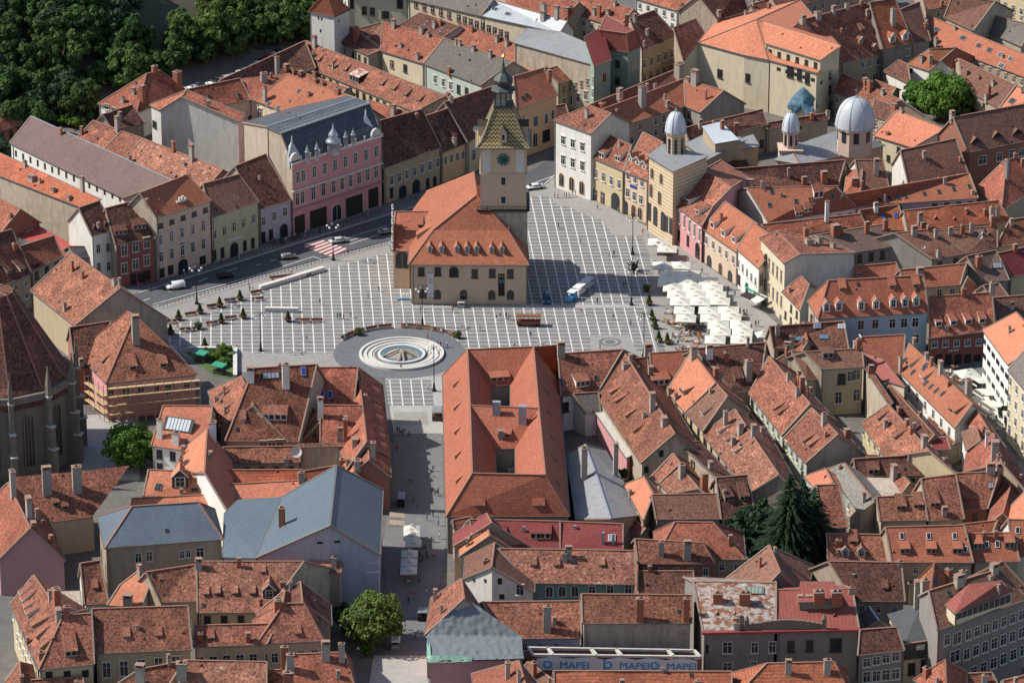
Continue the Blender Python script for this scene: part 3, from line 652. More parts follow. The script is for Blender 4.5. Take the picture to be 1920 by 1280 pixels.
G('brown roof wing at the right edge behind the curved block', 'brn', 'tan', (1860,1060,1880,1052), (1915,1125,1940,1118), 16)
S('dark grey modern pitched roof with two small skylights', 'dgrey', 'cream', [(1665,1150,10),(1727,1132,13),(1695,1207,10.5),(1751,1199,10.5),(1690,1236,6.5),(1756,1228,6.5)], F=[(0,2,3,1),(2,4,5,3)], sag=0, cope=False)
G('small grey gable with white verge beside the dark grey roof', 'dgrey', 'grey', (1630,1137,1648,1163), (1608,1153,1622,1179), 8, capm='zincs')
G('dark brown roof over grey house with white windows', 'old2', 'dgreyw', (1612,1180,1682,1175), (1608,1228,1696,1218), 11)
S('orange pyramid roof at the bottom edge', 'red', 'tan', [(1712,1273,8),(1775,1312,8),(1835,1272,8),(1775,1240,8),(1772,1236,14)], F=[(0,1,4),(1,2,4),(2,3,4),(3,0,4)])
G('small old roof at the bottom right edge', 'old', 'tan', (1812,1262,1860,1260), (1815,1300,1880,1300), 7)
G('orange roof piece in the bottom right corner', 'org', 'tan', (1880,1275,1935,1262), (1885,1310,1940,1300), 7)
G('small brick roof above the lane side, behind maroon roof', 'red', 'tan', (848,975,884,968), (850,990,886,985), 8)
for a in [('low tile lean roof in the narrow yard right of the diagonal old roof', 'old2', 'tan', (1222,735,1290,822), (1208,745,1272,832), 4.5),
          ('dark low roof in the yard between the pale and the green white houses', 'old2', 'tan', (1385,748,1465,850), (1372,760,1448,862), 5),
          ('low old roof in the yard behind the courtyard building', 'old2', 'grey', (1075,700,1110,700), (1078,712,1114,712), 5),
          ('low tiled shed below the orange diagonal roof', 'old', 'tan', (1170,960,1210,990), (1160,975,1200,1004), 5),
          ('low old roof between church hall and pink striped house', 'old2', 'tan', (1300,305,1400,300), (1310,322,1410,318), 7),
          ('low dark tiled shed behind the yellow arcaded house', 'old2', 'tan', (1015,205,1060,195), (1020,225,1066,214), 5),
          ('low brown yard roof above the white office street', 'old2', 'tan', (1745,780,1790,830), (1735,790,1778,840), 4.5),
          ('small old roof between pyramid roof and shaded dark roof', 'old', 'tan', (1700,1080,1730,1074), (1704,1096,1734,1090), 5),
          ('low tile roof beside the small orange garden house', 'old2', 'tan', (1655,120,1690,112), (1650,134,1684,126), 4),
          ('old low roof left of the large garden tree', 'old', 'tan', (1640,150,1680,165), (1630,166,1670,182), 5),
          ('flat looking brown roof filling the top edge right of the cream orange house', 'old', 'tan', (1405,10,1500,-20), (1425,40,1500,22), 8),
          ('dark roof at the top edge behind the ornate ochre townhouse row', 'old2', 'tan', (1440,-10,1640,-60), (1460,20,1640,-25), 10),
          ('old roof at the top edge above the long orange skylight roof', 'old', 'tan', (1725,-20,1790,-30), (1735,20,1785,10), 8)]:
    G(*a[:5], a[5], pitch=28)
# ================================================================ ground, road, square
def ground_mat(n, c1, c2, sc=.5, cob=None, grid=None, crack=.2, rough=.9):
    m, nt, b = newmat(n)
    g = coords(nt, 'Object')
    a = ramp(nt, nz(nt, g, sc, 7, .7), .35, .65)
    c = mix(nt, a, c1, c2)
    st = ramp(nt, nz(nt, g, .06, 5, .65), .45, .7)
    c = mix(nt, mathn(nt, 'MULTIPLY', st, crack), c, tuple(x*.6 for x in c1))
    vo = nt.nodes.new('ShaderNodeTexVoronoi'); vo.inputs['Scale'].default_value = 1.7
    nt.links.new(g, vo.inputs['Vector'])
    s0 = nt.nodes.new('ShaderNodeSeparateColor'); nt.links.new(vo.outputs['Color'], s0.inputs[0])
    c = mix(nt, mathn(nt, 'MULTIPLY', s0.outputs[0], .22), c, tuple(x*.55 for x in c1))
    if grid:
        s = nt.nodes.new('ShaderNodeSeparateXYZ'); nt.links.new(g, s.inputs[0])
        g0 = P(472.8, 645)
        u = mathn(nt, 'ADD', s.outputs[0], mathn(nt, 'MULTIPLY', s.outputs[1], .067))
        u = mathn(nt, 'SUBTRACT', u, g0.x+.067*g0.y - .15)
        v = mathn(nt, 'SUBTRACT', s.outputs[1], g0.y - .17)
        def ln(t, per, w): return mathn(nt, 'LESS_THAN', mathn(nt, 'FRACT', mathn(nt, 'ADD', mathn(nt, 'DIVIDE', t, per), 400)), w/per)
        # thin darker joint bands between the white lines
        d = ln(mathn(nt, 'ADD', v, .9), 1.235, .55)
        c = mix(nt, mathn(nt, 'MULTIPLY', d, .28), c, tuple(x*.55 for x in c1))
        # rectangular darker repair fields
        br = nt.nodes.new('ShaderNodeTexWhiteNoise'); br.noise_dimensions = '2D'
        cb = nt.nodes.new('ShaderNodeCombineXYZ')
        nt.links.new(mathn(nt, 'FLOOR', mathn(nt, 'DIVIDE', u, 2.55)), cb.inputs[0]); nt.links.new(mathn(nt, 'FLOOR', mathn(nt, 'DIVIDE', v, 2.47)), cb.inputs[1])
        nt.links.new(cb.outputs[0], br.inputs['Vector'])
        c = mix(nt, mathn(nt, 'MULTIPLY', br.outputs[0], .3), c, tuple(x*.6 for x in c1))
        l = mathn(nt, 'MAXIMUM', ln(u, 2.55, .27), mathn(nt, 'MULTIPLY', ln(v, 2.47, .27), .85))
        wn = ramp(nt, nz(nt, g, .35, 6, .75), .62, .38); c = mix(nt, mathn(nt, 'MULTIPLY', l, mathn(nt, 'ADD', mathn(nt, 'MULTIPLY', wn, .25), .75)), c, (.68, .66, .62))
        sn = ramp(nt, nz(nt, g, .16, 7, .75), .54, .72); c = mix(nt, mathn(nt, 'MULTIPLY', sn, .4), c, (.12, .11, .10))
    nt.links.new(c, b.inputs['Base Color']); b.inputs['Roughness'].default_value = rough
ground_mat('g_base', (.115, .105, .095), (.17, .155, .14), .3)
ground_mat('g_stone', (.27, .25, .23), (.34, .32, .295), .8)
ground_mat('g_grid', (.185, .178, .172), (.25, .24, .23), .8, grid=1)
ground_mat('g_dark', (.125, .132, .142), (.155, .162, .172), .6, crack=.25)
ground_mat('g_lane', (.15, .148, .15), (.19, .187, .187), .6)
ground_mat('g_light', (.36, .34, .31), (.43, .41, .375), .6)
ground_mat('g_asph', (.075, .08, .09), (.095, .10, .11), .5, crack=.3)
ground_mat('g_kerb', (.42, .40, .37), (.50, .48, .45), .8)
ground_mat('g_white', (.74, .73, .70), (.66, .65, .62), 1.5)
ground_mat('g_red', (.36, .09, .08), (.28, .08, .07), 1.5, crack=.5)
ground_mat('g_grass', (.06, .11, .03), (.10, .15, .045), 1)
ground_mat('g_earth', (.10, .08, .055), (.06, .07, .035), .2)
ground_mat('g_side', (.17, .165, .16), (.215, .21, .205), .8)
# base terrain with the wooded hill at the far left
L1 = P(-20, 240); L2 = P(575, 88)
ld = (L2-L1).normalized(); ln_ = Vector((-ld.y, ld.x, 0))
def hillz(x, y):
    p = Vector((x, y, 0)) - L1
    d = p.dot(ln_); a = p.dot(ld)
    if d <= 0: return 0.0
    fade = max(0, min(1, ((L2-L1).length + 25 - a)/60))
    return (min(d, 260)*.42 + 4*noise.noise(Vector((x, y, 0))*.03)*min(1, d/20))*fade
def build_ground():
    bm = bmesh.new(); nx, ny = 90, 90
    X = [-420+i*(1000/nx) for i in range(nx+1)]; Y = [-600+j*(1500/ny) for j in range(ny+1)]
    X = [-2600]+X+[2600]; Y = [-1300]+Y+[4000]
    g = [[bm.verts.new((x, y, hillz(max(-420, min(580, x)), min(y, 900))-.02)) for x in X] for y in Y]
    for j in range(len(Y)-1):
        for i in range(len(X)-1):
            bm.faces.new((g[j][i], g[j][i+1], g[j+1][i+1], g[j+1][i])).smooth = True
    me = mesh('ground', bm, ['g_base']); o = link('ground', me); tag(o, kind='structure')
    bm = bmesh.new()
    X = [-330+i*4 for i in range(80)]; Y = [L1.y-40+j*4 for j in range(100)]
    vv = {}
    for j, y in enumerate(Y):
        for i, x in enumerate(X):
            if hillz(x, y) > .3: vv[i, j] = bm.verts.new((x, y, hillz(x, y)+.25))
    for (i, j) in list(vv):
        k = [(i, j), (i+1, j), (i+1, j+1), (i, j+1)]
        if all(q in vv for q in k): bm.faces.new([vv[q] for q in k]).smooth = True
    o = link('hillside', mesh('hillside', bm, ['g_earth'])); tag(o, kind='structure')
build_ground()
sheet('square_paving', [(240,640),(225,560),(480,500),(728,430),(900,352),(1030,312),(1045,345),(1110,372),(1212,424),(1268,454),(1320,494),(1385,540),(1428,582),(1480,625),(1470,680),(1000,700),(880,660),(834,700),(834,815),(738,815),(725,700),(480,700),(395,690),(320,655)], .004, 'g_stone')
sheet('square_pattern', [(316,622),(345,604),(372,597),(455,556),(520,538),(606,505),(680,486),(728,474),(770,500),(900,540),(990,572),(990,370),(1027,366),(1030,372),(1048,386),(1067,388),(1085,398),(1106,404),(1128,412),(1150,442),(1205,443),(1222,490),(1236,520),(1205,556),(1215,600),(1232,660),(480,662),(430,658),(340,650),(316,640)], .010, 'g_grid')
sheet('square_band', [(768,574),(990,572),(1210,571),(1211,577),(700,577)], .014, 'g_light')
sheet('plain_paving', [(1106,628),(1180,628),(1195,660),(1108,660)], .014, 'g_stone')
sheet('plain_paving', [(1207,556),(1216,556),(1250,665),(1236,665)], .015, 'g_side')
sheet('plain_paving', [(1226,500),(1400,560),(1440,640),(1425,665),(1250,665),(1222,575)], .0145, 'g_stone')
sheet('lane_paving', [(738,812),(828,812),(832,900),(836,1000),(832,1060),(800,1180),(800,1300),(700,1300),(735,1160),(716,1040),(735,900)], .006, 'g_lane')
sheet('lane_paving', [(722,708),(742,708),(808,706),(834,706),(834,812),(738,812)], .0065, 'g_light')
sheet('lane_pattern', [(722,712),(808,712),(815,760),(728,760)], .012, 'g_grid')
sheet('lane_field', [(738,772),(800,772),(804,796),(741,796)], .012, 'g_stone')
sheet('lane_edge', [(738,795),(745,812),(806,812),(803,795)], .011, 'g_white') if 0 else None
sheet('pale_lane_end', [(700,1228),(800,1228),(805,1300),(690,1300)], .012, 'g_light')
sheet('church_yard', [(140,780),(260,770),(262,900),(140,900)], .006, 'g_light')
sheet('red_street', [(1800,640),(1900,800),(1925,960),(1990,1010),(1990,800),(1870,640)], .006, 'g_side')
# road
sheet('road', [(200,572),(262,549),(480,482),(725,405),(900,352),(1000,318),(1045,286),(1048,320),(1012,352),(985,363),(860,404),(728,453),(480,520),(290,573),(236,592)], .02, 'g_asph')
def strip(name, a, b, w, z, mat, mi=None):
    A, B = P(*a), P(*b); bm = bmesh.new()
    d = (B-A).normalized(); s = Vector((-d.y, d.x, 0))*w/2
    f = bm.faces.new([bm.verts.new(q+Vector((0, 0, z))) for q in (A-s, B-s, B+s, A+s)]); 
    if f.normal.z < 0: f.normal_flip()
    return bm, name, mat
def marks(name, lst, w, z, mat):
    bm = bmesh.new()
    for a, b in lst:
        A, B = P(*a), P(*b); d = (B-A).normalized(); s = Vector((-d.y, d.x, 0))*w/2
        vs = [bm.verts.new(q+Vector((0, 0, z))) for q in (A-s, B-s, B+s, A+s)]
        bm.faces.new(vs)
    bmesh.ops.recalc_face_normals(bm, faces=bm.faces[:])
    for f in bm.faces:
        if f.normal.z < 0: f.normal_flip()
    tag(link(name, mesh(name, bm, [mat])), kind='structure')
def dashes(p, q, n, duty=.5):
    out = []
    for i in range(n):
        t0 = i/n; t1 = (i+duty)/n
        out.append(((p[0]+(q[0]-p[0])*t0, p[1]+(q[1]-p[1])*t0), (p[0]+(q[0]-p[0])*t1, p[1]+(q[1]-p[1])*t1)))
    return out
marks('road_markings', [((285,571),(478,517)), ((480,516),(588,481)), ((588,481),(604,487)), ((648,447),(724,424)), ((620,462),(670,447)), ((655,458),(720,437)), ((1004,342),(1038,330))]
      + dashes((262,566),(480,490),4,.35) + dashes((480,498),(560,473),3,.4), .22, .026, 'g_white')
sheet('crossing', [(567,462),(604,450),(652,467),(622,482)], .027, 'g_red')
cr = []
for i in range(6):
    t = (i+.5)/6
    cr.append(((567+(622-567)*t, 462+(482-462)*t), (604+(652-604)*t, 450+(467-450)*t)))
marks('crossing_stripes', cr, .65, .033, 'g_white')
def kerb(name, pts, w, h, mat='g_kerb'):
    bm = bmesh.new(); Q = [P(x, y) for x, y in pts]
    for a, b in zip(Q, Q[1:]): beam(bm, a+Vector((0, 0, h/2)), b+Vector((0, 0, h/2)), w, h, 0)
    tag(link(name, mesh(name, bm, [mat])), kind='structure')
kerb('kerb', [(262,549),(480,481),(725,404),(900,350)], .4, .15)
kerb('kerb', [(236,594),(290,575),(480,522),(728,455)], .35, .15)
kerb('kerb', [(1012,354),(1050,320),(1050,290)], .4, .15)
sheet('pavement', [(190,570),(225,545),(292,527),(394,493),(485,466),(548,443),(715,386),(828,346),(900,330),(900,349),(725,403),(480,480),(262,547),(205,566)], .014, 'g_side')
sheet('pavement', [(236,596),(290,577),(480,524),(728,457),(731,470),(606,502),(480,543),(372,592),(300,615)], .014, 'g_stone')
# little garden by the fountain lane
sheet('garden_bed', [(345,660),(437,660),(440,710),(400,705)], .02, 'g_grass')
# round plaza
fc = P(750, 662)
def disc(name, c, r0, r1, z, mat, n=96):
    bm = bmesh.new(); a = []
    for i in range(n):
        t = 2*math.pi*i/n
        a.append((bm.verts.new((c.x+r0*math.cos(t), c.y+r0*math.sin(t), z)) if r0 else None, bm.verts.new((c.x+r1*math.cos(t), c.y+r1*math.sin(t), z))))
    if r0 == 0: bm.faces.new([q[1] for q in a])
    else:
        for i in range(n):
            j = (i+1) % n; bm.faces.new((a[i][0], a[i][1], a[j][1], a[j][0]))
    o = link(name, mesh(name, bm, [mat])); tag(o, kind='structure'); return o
RP = (P(873, 662)-P(625, 662)).length/2
disc('round_paving', P(749, 662), 0, RP, .018, 'g_dark')
disc('round_plinth', P(1144, 641), 0, (P(1165,641)-P(1123,641)).length/2, .02, 'g_dark'); disc('round_plinth_rim', P(1144, 641), (P(1158,641)-P(1130,641)).length/2-.4, (P(1158,641)-P(1130,641)).length/2, .03, 'g_light')

sheet('meadow', [(-80,275),(165,226),(188,192),(350,156),(352,138),(-80,232)], .02, 'g_grass')
# ================================================================ landmarks
def part(name, parent, bm, mats, smooth=False, loc=None):
    return link(name, mesh(name, bm, mats, smooth), parent, loc)
# ---- fountain
FC = P(753, 665)
ft = empty('fountain', FC, 'round white stepped stone fountain with sunken basin and stone ribs', 'fountain')
def ringstep(r0, r1, z0, z1):
    bm = bmesh.new(); lathe(bm, [(r0, z0), (r0, z1), (r1, z1), (r1, z0)], 80); return bm
FR = (P(834, 662)-P(675, 662)).length/2
for i, (a, b, z) in enumerate(((.94, 1.0, .62), (.82, .88, .45), (.70, .76, .30))):
    part('stone_step', ft, ringstep(FR*a, FR*b, 0, z), ['stonelt'])
    part('step_tread', ft, ringstep(FR*(a-.06), FR*a, 0, z*.35), ['concrete'])  # greyer treads: shadow between the steps put into the colour
part('basin_rim', ft, ringstep(FR*.50, FR*.56, 0, .42), ['stonelt'])
bm = bmesh.new(); lathe(bm, [(FR*.51, .2), (FR*.3, .1), (0, .08)], 64); part('basin_floor', ft, bm, ['dgreyw'])
bm = bmesh.new(); lathe(bm, [(FR*.5, .24), (FR*.40, .24)], 64); part('water', ft, bm, ['tarpb'])
bm = bmesh.new(); lathe(bm, [(FR*.36, .2), (FR*.08, 1.0), (0, 1.1)], 8); part('stone_pyramid', ft, bm, ['grey'])
for a in (205, 262, 278, 330):
    bm = bmesh.new(); t = rad(a); beam(bm, (FR*.05*math.cos(t), FR*.05*math.sin(t), 1.6), (FR*.5*math.cos(t), FR*.5*math.sin(t), .4), .38, .4)
    part('stone_rib', ft, bm, ['oldwall'])
# ---- curved bench round the plaza
bc = P(749, 662)
def arc_bench(label, r, a0, a1, mseat, wdt, h, back=True):
    o = empty('curved_bench', bc, label, 'bench', 'curved benches round the fountain')
    bm = bmesh.new(); n = 24
    for i in range(n):
        t0 = rad(a0+(a1-a0)*i/n); t1 = rad(a0+(a1-a0)*(i+1)/n)
        beam(bm, (r*math.cos(t0), r*math.sin(t0), h), (r*math.cos(t1), r*math.sin(t1), h), wdt, .12)
    part('seat', o, bm, [mseat]); bm = bmesh.new()
    for i in range(n):
        t0 = rad(a0+(a1-a0)*i/n); t1 = rad(a0+(a1-a0)*(i+1)/n)
        beam(bm, (r*math.cos(t0), r*math.sin(t0), h/2-.05), (r*math.cos(t1), r*math.sin(t1), h/2-.05), wdt*.7, h-.12)
    part('base', o, bm, ['concrete'])
    if back:
        bm = bmesh.new(); q = r+wdt*.45
        for i in range(n):
            t0 = rad(a0+(a1-a0)*i/n); t1 = rad(a0+(a1-a0)*(i+1)/n)
            beam(bm, (q*math.cos(t0), q*math.sin(t0), h+.35), (q*math.cos(t1), q*math.sin(t1), h+.35), .12, .5)
        part('backrest', o, bm, [mseat])
arc_bench('dark wooden curved bench behind the fountain, left half', RP+.4, 98, 150, 'wood', .8, .5)
arc_bench('dark wooden curved bench behind the fountain, right half', RP+.4, 38, 90, 'wood', .8, .5)
# ---- council house
ch = S('large council house with broad orange mansard roof and tan walls on the square', 'new', 'council',
  [(765,496,11),(992,497,11),(812,431,17),(952,432,17),(893,366,24.5),(888,322,24.5),(771,397,11),(800,357,17),(984,408,11),(960,380,17)],
  F=[(0,1,3,2),(2,3,4),(0,2,4,5,7,6),(1,8,9,3),(3,9,5,4)], name='council_house', cat='building', cope=False, sag=.05, inset=.7)
chr_ = ch['root']
G('small orange pavilion wing with open arched loggia and white scrolled gable', 'new', 'council', (741,397,806,397), (735,470,768,471), b=541, zr=16.5, parent=chr_, cope=True, wallname='pavilion_wall')
# white ornate gable on the pavilion
gz = zat(735,470,541)
gp = P(737, 470, gz) - chr_.location
bm = bmesh.new()
for k, (dy, z, w) in enumerate(((0, 1.0, .8), (1.5, 2.6, .8), (3, 4.4, .9), (4.3, 6.2, .8), (5.2, 7.8, .9), (6, 9.6, .6), (7.5, 6.4, .8), (9, 4.0, .8))):
    box(bm, (gp.x-.2, gp.y+dy, gz+z/2-.2), (.5, 1.5, z), 0)
    lathe(bm, [(.0, gz+z+1.0), (.3, gz+z+.6), (.25, gz+z-.2)], 8, (gp.x-.2, gp.y+dy))
part('gable_ornament', chr_, bm, ['pale_wall'])
# tower
TB = P(944, 524); tw = empty('clock_tower', TB, 'tall square clock tower with yellow green tiled roof and onion spire', 'tower')
zz = lambda y: zat(944, y, 524)
zg, ze_, zp, zl, zo, zt = zz(377), zz(262), zz(197), zz(170), zz(140), zz(108)
wid = (P(988, 400, 20)-P(901, 400, 20)).length
w1 = wid/2; w0 = w1*1.04
def sq(bm, lv, rot=0):
    rings = [[bm.verts.new((sx*w, sy*w, z)) for sx, sy in ((-1, -1), (1, -1), (1, 1), (-1, 1))] for w, z in lv]
    for a, b in zip(rings, rings[1:]):
        for i in range(4):
            j = (i+1) % 4; bm.faces.new((a[i], a[j], b[j], b[i]))
    bm.faces.new(rings[-1]); return rings
bm = bmesh.new(); sq(bm, [(w0, 0), (w0, zg-1)]); part('lower_shaft', tw, bm, ['oldwall'])
bm = bmesh.new(); sq(bm, [(w1, zg-1), (w1*.97, ze_)]); part('upper_shaft', tw, bm, ['council'])
bm = bmesh.new()
for s in (-1, 1):
    box(bm, (0, s*w1*1.06, zg-.3), (w1*2.2, .9, .35)); box(bm, (s*w1*1.06, 0, zg-.3), (.9, w1*2.2, .35))
    for i in range(13):
        t = -1+2*i/12; box(bm, (t*w1*1.08, s*w1*1.09, zg+.35), (.07, .07, 1.1)); box(bm, (s*w1*1.09, t*w1*1.08, zg+.35), (.07, .07, 1.1))
    box(bm, (0, s*w1*1.09, zg+.9), (w1*2.2, .08, .08)); box(bm, (s*w1*1.09, 0, zg+.9), (.08, w1*2.2, .08))
part('gallery', tw, bm, ['iron'])
bm = bmesh.new(); zc = zz(313)
for s in (-1, 1): box(bm, (0, s*w1*.99, zc), (w1*2.04, .35, .4)); box(bm, (s*w1*.99, 0, zc), (.35, w1*2.04, .4))
for s in (-1, 1): box(bm, (0, s*w1*1.0, ze_-.3), (w1*2.1, .5, .5)); box(bm, (s*w1, 0, ze_-.3), (.5, w1*2.1, .5))
part('cornice', tw, bm, ['beige'])
bm = bmesh.new()
for s in (-1, 1):
    for q in (-1, 1):
        box(bm, (q*w1*.72, s*w1*.985, (ze_+zc)/2), (w1*.36, .12, (ze_-zc)*.86)); box(bm, (s*w1*.985, q*w1*.72, (ze_+zc)/2), (.12, w1*.36, (ze_-zc)*.86))
part('pale_panel', tw, bm, ['stonelt'])
# tower roof (flared)
bm = bmesh.new(); uvl = bm.loops.layers.uv.new('UVMap')
wr = w1*1.17; wt = w1*.40
lv = [(wr, ze_), (wr*.80, ze_+(zp-ze_)*.16), (wr*.60, ze_+(zp-ze_)*.5), (wt, zp)]
for k in range(4):
    c_, s_ = math.cos(k*math.pi/2), math.sin(k*math.pi/2); v0 = 0
    for (wa, za), (wb, zb) in zip(lv, lv[1:]):
        L = math.hypot(wa-wb, zb-za); pts = [(-wa, -wa, za, -wa, v0), (wa, -wa, za, wa, v0), (wb, -wb, zb, wb, v0+L), (-wb, -wb, zb, -wb, v0+L)]
        f = bm.faces.new([bm.verts.new((x*c_-y*s_, x*s_+y*c_, z)) for x, y, z, u, v in pts])
        for lp, q in zip(f.loops, pts): lp[uvl].uv = (q[3]+50, q[4]+50)
        v0 += L
for k in range(4):
    c_, s_ = math.cos(k*math.pi/2), math.sin(k*math.pi/2)
    for (wa, za), (wb, zb) in zip(lv, lv[1:]):
        beam(bm, ((-wa)*c_+wa*s_, -wa*s_-wa*c_, za), ((-wb)*c_+wb*s_, -wb*s_-wb*c_, zb), .35, .3, 1)
    beam(bm, ((-wr)*c_+wr*s_, -wr*s_-wr*c_, ze_), (wr*c_+wr*s_, wr*s_-wr*c_, ze_), .4, .35, 1)
trf = part('tower_roof', tw, bm, ['glaze', 'stone'])
for k, (dx, dy) in enumerate(((0, -1), (-1, 0), (1, 0), (0, 1))):
    bm = bmesh.new(); zb = ze_+1.6
    M_ = Matrix.Rotation(math.atan2(dy, dx)+math.pi/2, 4, 'Z')
    box(bm, (0, -wr*.78, zb+1.1), (1.7, 1.8, 2.6), 0, M_)
    for sx in (-1, 1):
        vs = [bm.verts.new(M_ @ Vector(p)) for p in ((sx*1.15, -wr*.78-1.1, zb+2.3), (0, -wr*.78-1.1, zb+3.9), (0, -wr*.4, zb+3.9), (sx*1.15, -wr*.4, zb+2.3))]
        bm.faces.new(vs).material_index = 1
    vs = [bm.verts.new(M_ @ Vector(p)) for p in ((-.85, -wr*.78-.9, zb+2.4), (.85, -wr*.78-.9, zb+2.4), (0, -wr*.78-.9, zb+3.8))]; bm.faces.new(vs)
    box(bm, (0, -wr*.78-.92, zb+1.2), (.6, .08, 1.3), 2, M_)
    lathe(bm, [(0, zb+5.2), (.12, zb+4.6), (.12, zb+3.8)], 6, tuple((M_ @ Vector((0, -wr*.75, 0)))[:2]), 1)
    part('roof_dormer', tw, bm, ['beige', 'glaze', 'dark'])
# clock faces
for k in range(4):
    bm = bmesh.new(); M_ = Matrix.Rotation(k*math.pi/2, 4, 'Z'); cz = zz(285)
    rc = 1.62
    n = 32; vs = [bm.verts.new(M_ @ Vector((rc*math.cos(2*math.pi*i/n), -w1*.985-.12, cz+rc*math.sin(2*math.pi*i/n)))) for i in range(n)]; bm.faces.new(vs)
    for i in range(12):
        t = math.pi/6*i; vs = []
        for r_, o in ((rc*.74, -.06), (rc*.94, -.06), (rc*.94, .06), (rc*.74, .06)):
            vs.append(bm.verts.new(M_ @ Vector((r_*math.sin(t)+o*math.cos(t), -w1*.985-.14, cz+r_*math.cos(t)-o*math.sin(t)))))
        bm.faces.new(vs).material_index = 1
    for t, L, wd in ((rad(92), 1.2, .09), (rad(128), .85, .13)):
        vs = [bm.verts.new(M_ @ Vector((r_*math.sin(t)+o*math.cos(t), -w1*.985-.16, cz+r_*math.cos(t)-o*math.sin(t)))) for r_, o in ((0, -wd), (L, -wd*.6), (L, wd*.6), (0, wd))]
        bm.faces.new(vs).material_index = 2
    part('clock_face', tw, bm, ['clock', 'clockw', 'dark'])
for px_, py_, wd, hh in ((942, 325, 1.1, 2.0), (943, 360, 1.1, 1.8), (943, 345, .1, .1)):
    if hh < .5: continue
    bm = bmesh.new(); z_ = zz(py_)
    box(bm, (0, -w1*.985-.05, z_), (wd+.3, .1, hh+.3), 0); box(bm, (0, -w1*.985-.09, z_), (wd, .1, hh), 1)
    part('window', tw, bm, ['stonelt', 'glass'])
# lantern and onion
bm = bmesh.new(); wl = w1*.37
box(bm, (0, 0, zp+.3), (wl*2.3, wl*2.3, .6)); box(bm, (0, 0, zl+.2), (wl*2.3, wl*2.3, .5))
for sx in (-1, -.33, .33, 1):
    for sy in (-1, -.33, .33, 1):
        if max(abs(sx), abs(sy)) == 1: box(bm, (sx*wl*.92, sy*wl*.92, (zp+zl)/2+.4), (.36, .36, zl-zp))
part('lantern', tw, bm, ['patina'])
bm = bmesh.new(); hh = zo-zl
lathe(bm, [(wl*1.5, zl+.4), (wl*1.4, zl+.7), (wl*.75, zl+hh*.32), (wl*.8, zl+hh*.42), (wl*1.15, zl+hh*.58), (wl*1.2, zl+hh*.72), (wl*.9, zl+hh*.9), (wl*.4, zo+.5), (wl*.18, zo+2.2), (.12, zo+4), (.08, zt)], 8, rot=math.pi/8)
part('onion_spire', tw, bm, ['gry' if 0 else 'dgreen'] if 0 else ['slatec'] if 0 else ['patina'])
bm = bmesh.new(); lathe(bm, [(0, zt+.8), (.4, zt+.4), (.4, zt), (0, zt-.4)], 10); part('gold_ball', tw, bm, ['gold'])
# ---- palace domes
pr = PAL['root']; pz = zat(547,305,442)
def onion(root, px, py, z, r, name='dome_dormer', mats=('zincs',), h=1.0):
    c = P(px, py, z)-root.location; bm = bmesh.new()
    lathe(bm, [(r, z-3), (r, z), (r*1.25, z+.2*h), (r*1.1, z+.9*h), (r*.6, z+1.5*h), (r*.8, z+2*h), (r*.65, z+2.8*h), (r*.2, z+3.8*h), (.05, z+5.6*h)], 12, (c.x, c.y))
    return part(name, root, bm, list(mats), True)
onion(pr, 625, 268, pz+2.0, 1.7, 'dome', h=1.0)
for x, y in ((548,292),(686,242)):
    c = P(x, y, pz+1)-pr.location; bm = bmesh.new()
    rr = [(1.5, -3), (1.5, .6), (1.8, .8), (.3, 3.6), (.1, 5.6)]
    lathe(bm, [(a*1.2, pz+1+b) for a, b in rr], 4, (c.x, c.y), rot=math.pi/4+.4); part('corner_pavilion', pr, bm, ['silver'])
for x, y in ((576,286),(594,280),(648,258),(662,254)):
    onion(pr, x, y, pz+2.2, .55, 'dormer', h=.38)
bm = bmesh.new()
A, B = P(526,250,pz+6.6)-pr.location, P(692,194,pz+6.6)-pr.location
for i in range(34):
    q = A.lerp(B, i/33); box(bm, (q.x, q.y, pz+7.3), (.15, .15, 1.3))
beam(bm, A+Vector((0, 0, 1)), B+Vector((0, 0, 1)), .15, .15); beam(bm, A+Vector((0, 0, .1)), B+Vector((0, 0, .1)), .5, .4)
part('roof_crest', pr, bm, ['zincs'])
def band(root, a, b, za, zb, mat, name='cornice', out=.35, h=.5):
    A, B = P(*a, za)-root.location, P(*b, zb)-root.location
    d = (B-A); d.z = 0; d.normalize(); o = Vector((d.y, -d.x, 0))*(out*.5-.3)
    bm = bmesh.new(); beam(bm, A+o, B+o, out+.3, h); return part(name, root, bm, [mat])
e0, e1 = (547,305), (717,253)
for f in (0.02, .40, .66):
    A0 = P(547,305,pz); B0 = P(717,253,zat(717,253,386)); 
    za = pz*(1-f)
    bm = bmesh.new(); beam(bm, Vector((A0.x, A0.y, za))-pr.location, Vector((B0.x, B0.y, za))-pr.location, .5, .55 if f < .1 else .3); part('cornice', pr, bm, ['stonelt' if f < .5 else 'rose'])
# attic ornaments on palace cornice
bm = bmesh.new(); A0 = P(547,305,pz)-pr.location; B0 = P(717,253,zat(717,253,386))-pr.location
for t, r_ in ((.04, 1.7), (.93, 1.7), (.5, 1.5)):
    q = A0.lerp(B0, t); bx = Matrix.Translation(q) @ Matrix.Rotation(math.atan2((B0-A0).y, (B0-A0).x), 4, 'Z')
    n = 16; vs = [bx @ Vector((r_*math.cos(math.pi*i/n), -.1, r_*1.2*math.sin(math.pi*i/n)+.3)) for i in range(n+1)]; vs2 = [bx @ Vector((r_*math.cos(math.pi*i/n), .5, r_*1.2*math.sin(math.pi*i/n)+.3)) for i in range(n+1)]
    a = [bm.verts.new(v) for v in vs]; b = [bm.verts.new(v) for v in vs2]; bm.faces.new(a); bm.faces.new(b[::-1])
    for i in range(n): bm.faces.new((a[i+1], a[i], b[i], b[i+1]))
